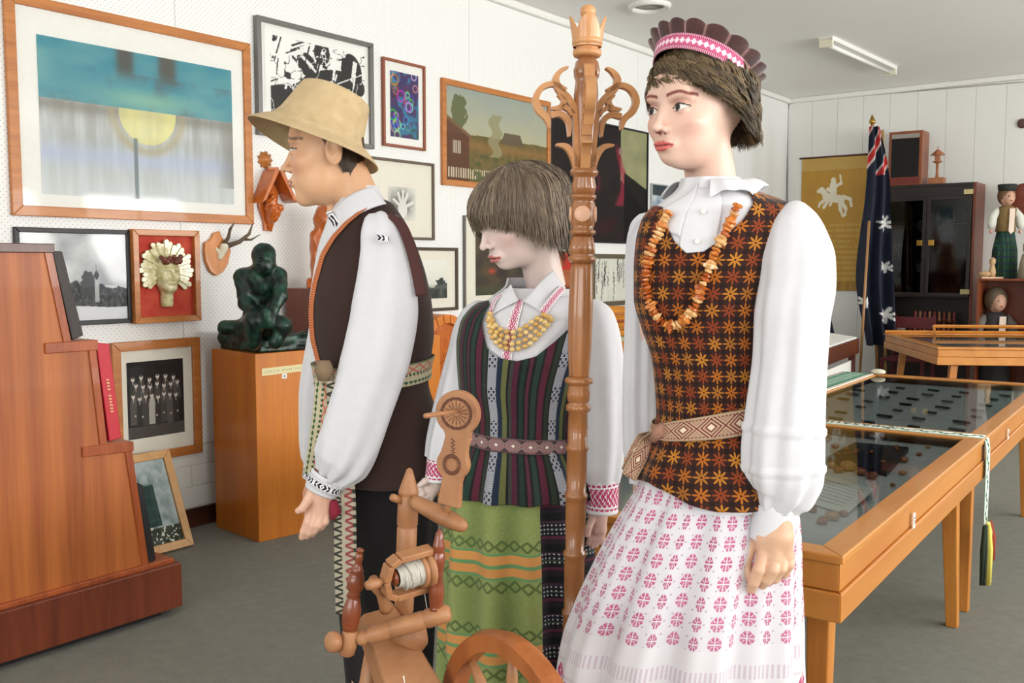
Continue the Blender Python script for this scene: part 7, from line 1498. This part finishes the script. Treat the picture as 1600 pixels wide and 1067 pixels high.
    pl2 = pl
    V, F, uv = sk.sheet(D2(-118), lambda py: np.interp(py, [720, 1000, 1300], [D2(17), D2(13), D2(10)]), 750, 1290, .009, 200, 110, pl2, ref=.16); mk('apron', V, F, M['apron'], root_, uv=uv, smooth=True, solid=.0015)
girl()

# ================================================================ the man mannequin
def man():
    d = 2.32; root_ = root('man_mannequin', 'man mannequin in profile wearing straw hat, brown vest and white sleeved shirt', 'mannequin', (*P(590, 700, d)[:2], 0)); c0 = A3(root_.location); skin = (220, 172, 134)
    torso = Form([(285, 545, 588), (300, 540, 592), (318, 528, 606), (335, 518, 618), (355, 510, 630), (385, 501, 643), (430, 494, 658), (480, 488, 668), (520, 488, 671), (550, 494, 668), (578, 502, 662), (600, 504, 663), (640, 504, 674), (700, 508, 686), (748, 512, 692), (800, 518, 690)], d, lambda y: np.interp(y, [285, 310, 350, 420, 560, 640, 750], [1.0, 1.0, 1.05, 1.05, 1.0, .84, .72]))
    W = head_frame(P(523, 238, d), D2(90), D2(2), 0, 1.12)
    V, F, C = head_mesh(dict(skin=skin, neck=((0, -.078, -.175), .043), lips=(176, 122, 104), shadow=(176, 128, 104), brow=(120, 92, 70), bw=.0026, iris=(90, 70, 48), blk=.35, blush=(206, 130, 108), fem=False, jaw=.050, open=.0048, cran=((0, .010, .018), (.062, .064, .064)))); parts = [(W(V), F, C)]
    tv, tf, _ = torso.sheet(-PI, PI, 312, 745, -.012, 40, 40); parts.append((tv, tf, skin))
    for lat in (-.03, .05): leg_and_foot(parts, c0, lat, .92, None, CM(-1, .1, 0), skin)
    dh = 2.17; p1 = lambda x, y, dd=0.: PV(x, y, dh + dd); r1 = dh / FPX; fg = lambda *q: [(p1(x, y, dd), r * r1) for x, y, dd, r in q]
    palm = [(p1(507, 745), p1(501, 772), 17 * r1, 17 * r1), (p1(495, 765), p1(488, 797), 12 * r1, 8.5 * r1), (p1(503, 768, -.006), p1(498, 802, -.006), 13 * r1, 9 * r1), (p1(510, 770, 0), p1(509, 803, .0), 10.5 * r1, 8 * r1)]
    fingers = [fg((490, 766, -.012, 9), (481, 782, -.02, 7.5), (473, 794, -.022, 6.5), (466, 798, -.02, 5.2)), fg((487, 795, 0, 8), (481, 815, -.004, 7), (475, 830, 0, 6.4), (472, 839, .006, 5.4)), fg((495, 800, -.006, 8), (489, 820, -.012, 7), (483, 832, -.006, 6.2), (480, 838, .004, 5)), fg((502, 803, -.006, 7.5), (498, 820, -.012, 6.8), (491, 829, -.006, 6.2), (488, 835, .004, 5)), fg((510, 802, 0, 7), (508, 815, -.006, 6.2), (502, 823, 0, 5.6), (497, 827, .008, 4.8))]
    V, F = hand_mesh(palm, fingers, .0018); parts.append((V, F, (228, 182, 158)))
    v, f = limb([(p1(602, 410, .04), .040), (p1(575, 600, .02), .036), (p1(508, 750), .024)]); parts.append((v, f, skin))
    p2 = lambda x, y, dd=0.: PV(x, y, 2.50 + dd); r2 = 2.50 / FPX
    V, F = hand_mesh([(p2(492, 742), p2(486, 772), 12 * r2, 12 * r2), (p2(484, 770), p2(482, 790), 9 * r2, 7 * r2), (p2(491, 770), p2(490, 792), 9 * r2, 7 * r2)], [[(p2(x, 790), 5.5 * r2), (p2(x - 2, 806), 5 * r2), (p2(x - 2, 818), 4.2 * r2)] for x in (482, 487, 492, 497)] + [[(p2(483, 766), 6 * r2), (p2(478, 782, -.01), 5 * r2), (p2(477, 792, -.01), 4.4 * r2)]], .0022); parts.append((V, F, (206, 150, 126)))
    v, f = limb([(p2(548, 410, -.02), .036), (p2(514, 600, -.0), .034), (p2(492, 745), .022)]); parts.append((v, f, skin))
    V, F, C = join(parts); mk('body', V, F, M['skin'], root_, col=C, smooth=True); shoes(root_, c0, (-.03, .06), CM(-1, .1, 0), M['black']); stand(root_, c0, .15)
    ze = lut([(-180, -.052), (-120, -.050), (-95, .0), (-70, .036), (-40, .052), (0, .058), (40, .052), (70, .036), (88, .010), (100, .0), (112, -.036), (140, -.052), (180, -.052)])
    hair(root_, W, (0, .008, .020, .065, .072, .066), ze, 1600, (40, 28, 20), (84, 64, 44), clump=10, rad=.0014, thick=.01, sag=.15, length_jit=.006, seed=8, steps=8)
    # straw hat
    straw = material('plaited_straw', lambda b: (lambda u, v: {'c': b.mix(((b.noise(38, 3) - .5) * 1.2 + .5 + ((u * 900 + v * 500).sin() * .18)).clamp(), (184, 158, 116), (212, 188, 148)), 'h': (u * 700).sin() * (v * 900).sin() + b.noise(60, 2)})(*b.uv()), rough=.75, bump=.35, bdist=.0015)
    ctr = P(493, 219, d); a = D2(19.5); axd = up * math.cos(a) + rt * math.sin(a) + f0 * .13; axd /= np.linalg.norm(axd); uu = np.cross(axd, f0); uu /= np.linalg.norm(uu); uu = uu if uu @ rt > 0 else -uu; ww = np.cross(uu, axd); ww = ww if ww @ f0 > 0 else -ww; k = d / FPX
    prof = [(103, -12), (100, -9), (90, -2), (80, 5), (72, 13), (66, 24), (62, 38), (58, 55), (54.5, 70), (52, 76), (46, 79), (30, 81), (10, 82), (.5, 82)]; pr = np.array(prof, float); tq = np.linspace(0, len(pr) - 1, 60); rr = np.interp(tq, range(len(pr)), pr[:, 0]); hh = np.interp(tq, range(len(pr)), pr[:, 1]); n = 96; V = []; uv = []
    for j in range(60):
        for i in range(n):
            t_ = 2 * PI * i / (n - 1); up_s = max(0, (hh[j] - 10) / 70); sx = 1; V.append(ctr + uu * (rr[j] * k * math.cos(t_) + up_s * .010) + ww * rr[j] * k * 1.15 * math.sin(t_) + axd * (hh[j] * k + .006 * math.cos(2 * t_) * (rr[j] > 80))); uv.append((t_ * .12, rr[j] * k - hh[j] * k))
    mk('straw_hat', np.array(V), gridF(n, 60), straw, root_, uv=np.array(uv), smooth=True, solid=.0025, label='pale straw bucket hat')
    # shirt
    V, F, uv = torso.sheet(-PI, PI, 300, 590, .003, 100, 80, lambda ph, py: .002 * np.sin(ph * 9 + py * .03)); mk('shirt', V, F, M['linen'], root_, uv=uv, smooth=True)
    A = lambda x, y, dd: PV(x, y, d + dd)
    quilt([A(515, 338, -.03), A(582, 291, -.07), A(604, 318, -.085), A(527, 366, -.075)], 'collar_wing', M['linen'], root_, bulge=.018)
    quilt([A(509, 333, -.045), A(518, 329, -.060), A(536, 356, -.090), A(527, 368, -.084)], 'collar_embroidery', M['eblk'], root_, bulge=.004, nv=14)
    V, F, uv = torso.sheet(D2(-20), D2(200), 291, 312, .003, 50, 10); mk('neckband', V, F, M['linen'], root_, uv=uv, smooth=True)
    # vest, open at the front
    eL = lut([(300, 56), (318, 34), (335, 8), (350, -10), (380, -33), (420, -50), (470, -58), (520, -57), (575, -52), (620, -56), (750, -60)]) ; e = lambda py: np.interp(py, [300, 312, 322, 335, 350, 370, 400, 440, 490, 540, 575, 620, 750], [D2(q) for q in (50, 38, 18, 2, -14, -28, -42, -50, -53, -50, -50, -55, -60)])
    eR = lambda py: np.interp(py, [300, 350, 420, 560, 750], [D2(q) for q in (240, 232, 226, 226, 232)])
    fold = lambda ph, py: .012 * np.clip((py - 600) / 150, 0, 1) * (1 + .6 * np.sin(ph * 6 + 1))
    vest = fab('brown_wool', lambda b: {'c': b.mix(b.noise(9, 3), (48, 33, 29), (60, 41, 36)), 'h': b.noise(400, 1)}, rough=.95)
    vest2 = fab('dark_wool', lambda b: {'c': b.mix(b.noise(9, 3), (34, 25, 24), (44, 33, 31)), 'h': b.noise(400, 1)}, rough=.95)
    V, F, uv = torso.sheet(e, eR, lut([(-60, 310), (60, 313), (100, 318), (180, 316), (240, 312)]), 748, .011, 160, 140, fold); mk('vest', V, F, vest, root_, uv=uv, smooth=True, solid=.003)
    py = np.linspace(314, 572, 70); X = torso.at(e(py), py, .0155); ribbon(X, .016, fab('orange_braid', lambda b: (lambda u, v: {'c': b.mix(((u / .006).fract() < .5), (166, 84, 46), (198, 122, 76))})(*b.uv())), 'vest_trim', root_, side=rt * .6 - f0 * .5)
    # armhole panel falling behind the sleeve
    ribbon([PV(604, 333, 2.20), PV(624, 347, 2.185), PV(640, 382, 2.165), PV(651, 425, 2.155), PV(658, 462, 2.15)], .024, plain('maroon_lining', (78, 44, 42), .9), 'armhole_edge', root_, side=rt - up * .3)
    # near sleeve and cuff
    def fold(ph, t, T): return .003 * np.sin(ph * 6 + .5) + .007 * np.sin(ph * 9) * np.clip(t / T * 5 - 4.1, 0, 1)
    S = [(594, 336, 2.235, 6), (594, 345, 2.225, 26), (598, 362, 2.215, 36), (603, 395, 2.205, 42), (603, 440, 2.195, 48), (600, 490, 2.19, 54), (590, 545, 2.18, 55), (576, 595, 2.175, 53), (560, 645, 2.17, 51), (545, 690, 2.17, 50), (533, 720, 2.17, 46), (523, 736, 2.17, 35), (516, 745, 2.17, 27)]
    V, F, uv = tube_px(S, 100, 120, fold, flat=.85); mk('sleeve', V, F, M['linen'], root_, uv=uv, smooth=True)
    V, F, uv = tube_px([(514, 742, dh, 29.5), (507, 755, dh, 28), (501, 768, dh, 26.5)], 70, 16, flat=.85, cap=False); mk('cuff', V, F, M['linen'], root_, uv=uv, smooth=True, solid=.002)
    V, F, uv = tube_px([(511.5, 748, dh, 31.8), (505, 761, dh, 30)], 70, 12, flat=.88, cap=False); uv = np.stack([uv[:, 0], uv[:, 1] / uv[:, 1].max()], 1); mk('cuff_embroidery', V, F, M['eblk'], root_, uv=uv, smooth=True, solid=.0015)
    V, F, uv = torso.sheet(D2(2), D2(26), 352, 368, .020, 14, 8); quilt([A(587, 364, -.176), A(607, 366, -.176), A(608, 381, -.180), A(589, 378, -.180)], 'shoulder_embroidery', M['eblk'], root_, bulge=.003, nv=14)
    S = [(560, 350, 2.45, 10), (552, 380, 2.47, 32), (540, 440, 2.49, 38), (526, 520, 2.50, 42), (512, 600, 2.50, 42), (504, 680, 2.50, 36), (497, 722, 2.50, 26), (494, 732, 2.50, 18)]
    V, F, uv = tube_px(S, 60, 70, lambda ph, t, T: .003 * np.sin(ph * 7)); mk('sleeve', V, F, M['linen'], root_, uv=uv, smooth=True)
    V, F, uv = tube_px([(494, 728, 2.50, 20), (490, 748, 2.50, 18)], 50, 10, cap=False); uv = np.stack([uv[:, 0], uv[:, 1] / uv[:, 1].max()], 1); mk('cuff', V, F, M['eblk'], root_, uv=uv, smooth=True, solid=.002)
    # woven sash: round the waist and two ends hanging down the front
    nphi, ns = 200, 11; ph, q = np.meshgrid(np.linspace(-PI, PI, nphi), np.linspace(0, 1, ns)); ph = ph.ravel(); q = q.ravel(); cen = np.interp(ph, [-PI, -PI / 2, 0, PI / 2, PI], [580, 583, 584, 572, 574]); V = torso.at(ph, cen + 17 * (1 - 2 * q), .018); mk('sash', V, gridF(nphi, ns), M['mbelt'], root_, uv=np.stack([ph * .14, q], 1), smooth=True, solid=.002)
    ribbon([PV(508, 582, 2.16), PV(502, 640, 2.15), PV(495, 690, 2.15), PV(486, 742, 2.16)], .040, M['mbelt'], 'sash_end', root_, side=rt, width_end=.034)
    ribbon([PV(528, 596, 2.14), PV(532, 700, 2.16), PV(538, 780, 2.17), PV(540, 890, 2.18), PV(542, 960, 2.18)], .052, M['sash'], 'sash_end', root_, side=rt)
    kn = PV(506, 577, 2.15); MB().tube([kn + up * .02, kn, kn - up * .025], [.014, .022, .014], 10).build('sash_knot', plain('sash_knot_wool', (128, 108, 84), .9, .2), root_, smooth=True)
    MB().tube([PV(521, 782, 2.16), PV(524, 800, 2.16), PV(519, 812, 2.16)], [.008, .014, .004], 8).build('red_tassel', plain('crimson_wool', (136, 30, 52), .9), root_, smooth=True)
    # trousers
    tr = Form([(560, 504, 660), (650, 506, 668), (745, 512, 682), (800, 516, 684), (900, 522, 682), (1067, 540, 676), (1200, 548, 668), (1320, 552, 662)], d, .62)
    V, F, uv = tr.sheet(-PI, PI, 600, 1320, 0, 120, 80, lambda ph, py: .004 * np.sin(ph * 7 + py * .01)); mk('trousers', V, F, fab('black_cloth', lambda b: {'c': b.mix(b.noise(8, 2), (22, 20, 22), (30, 28, 29))}, rough=.95), root_, uv=uv, smooth=True)
man()
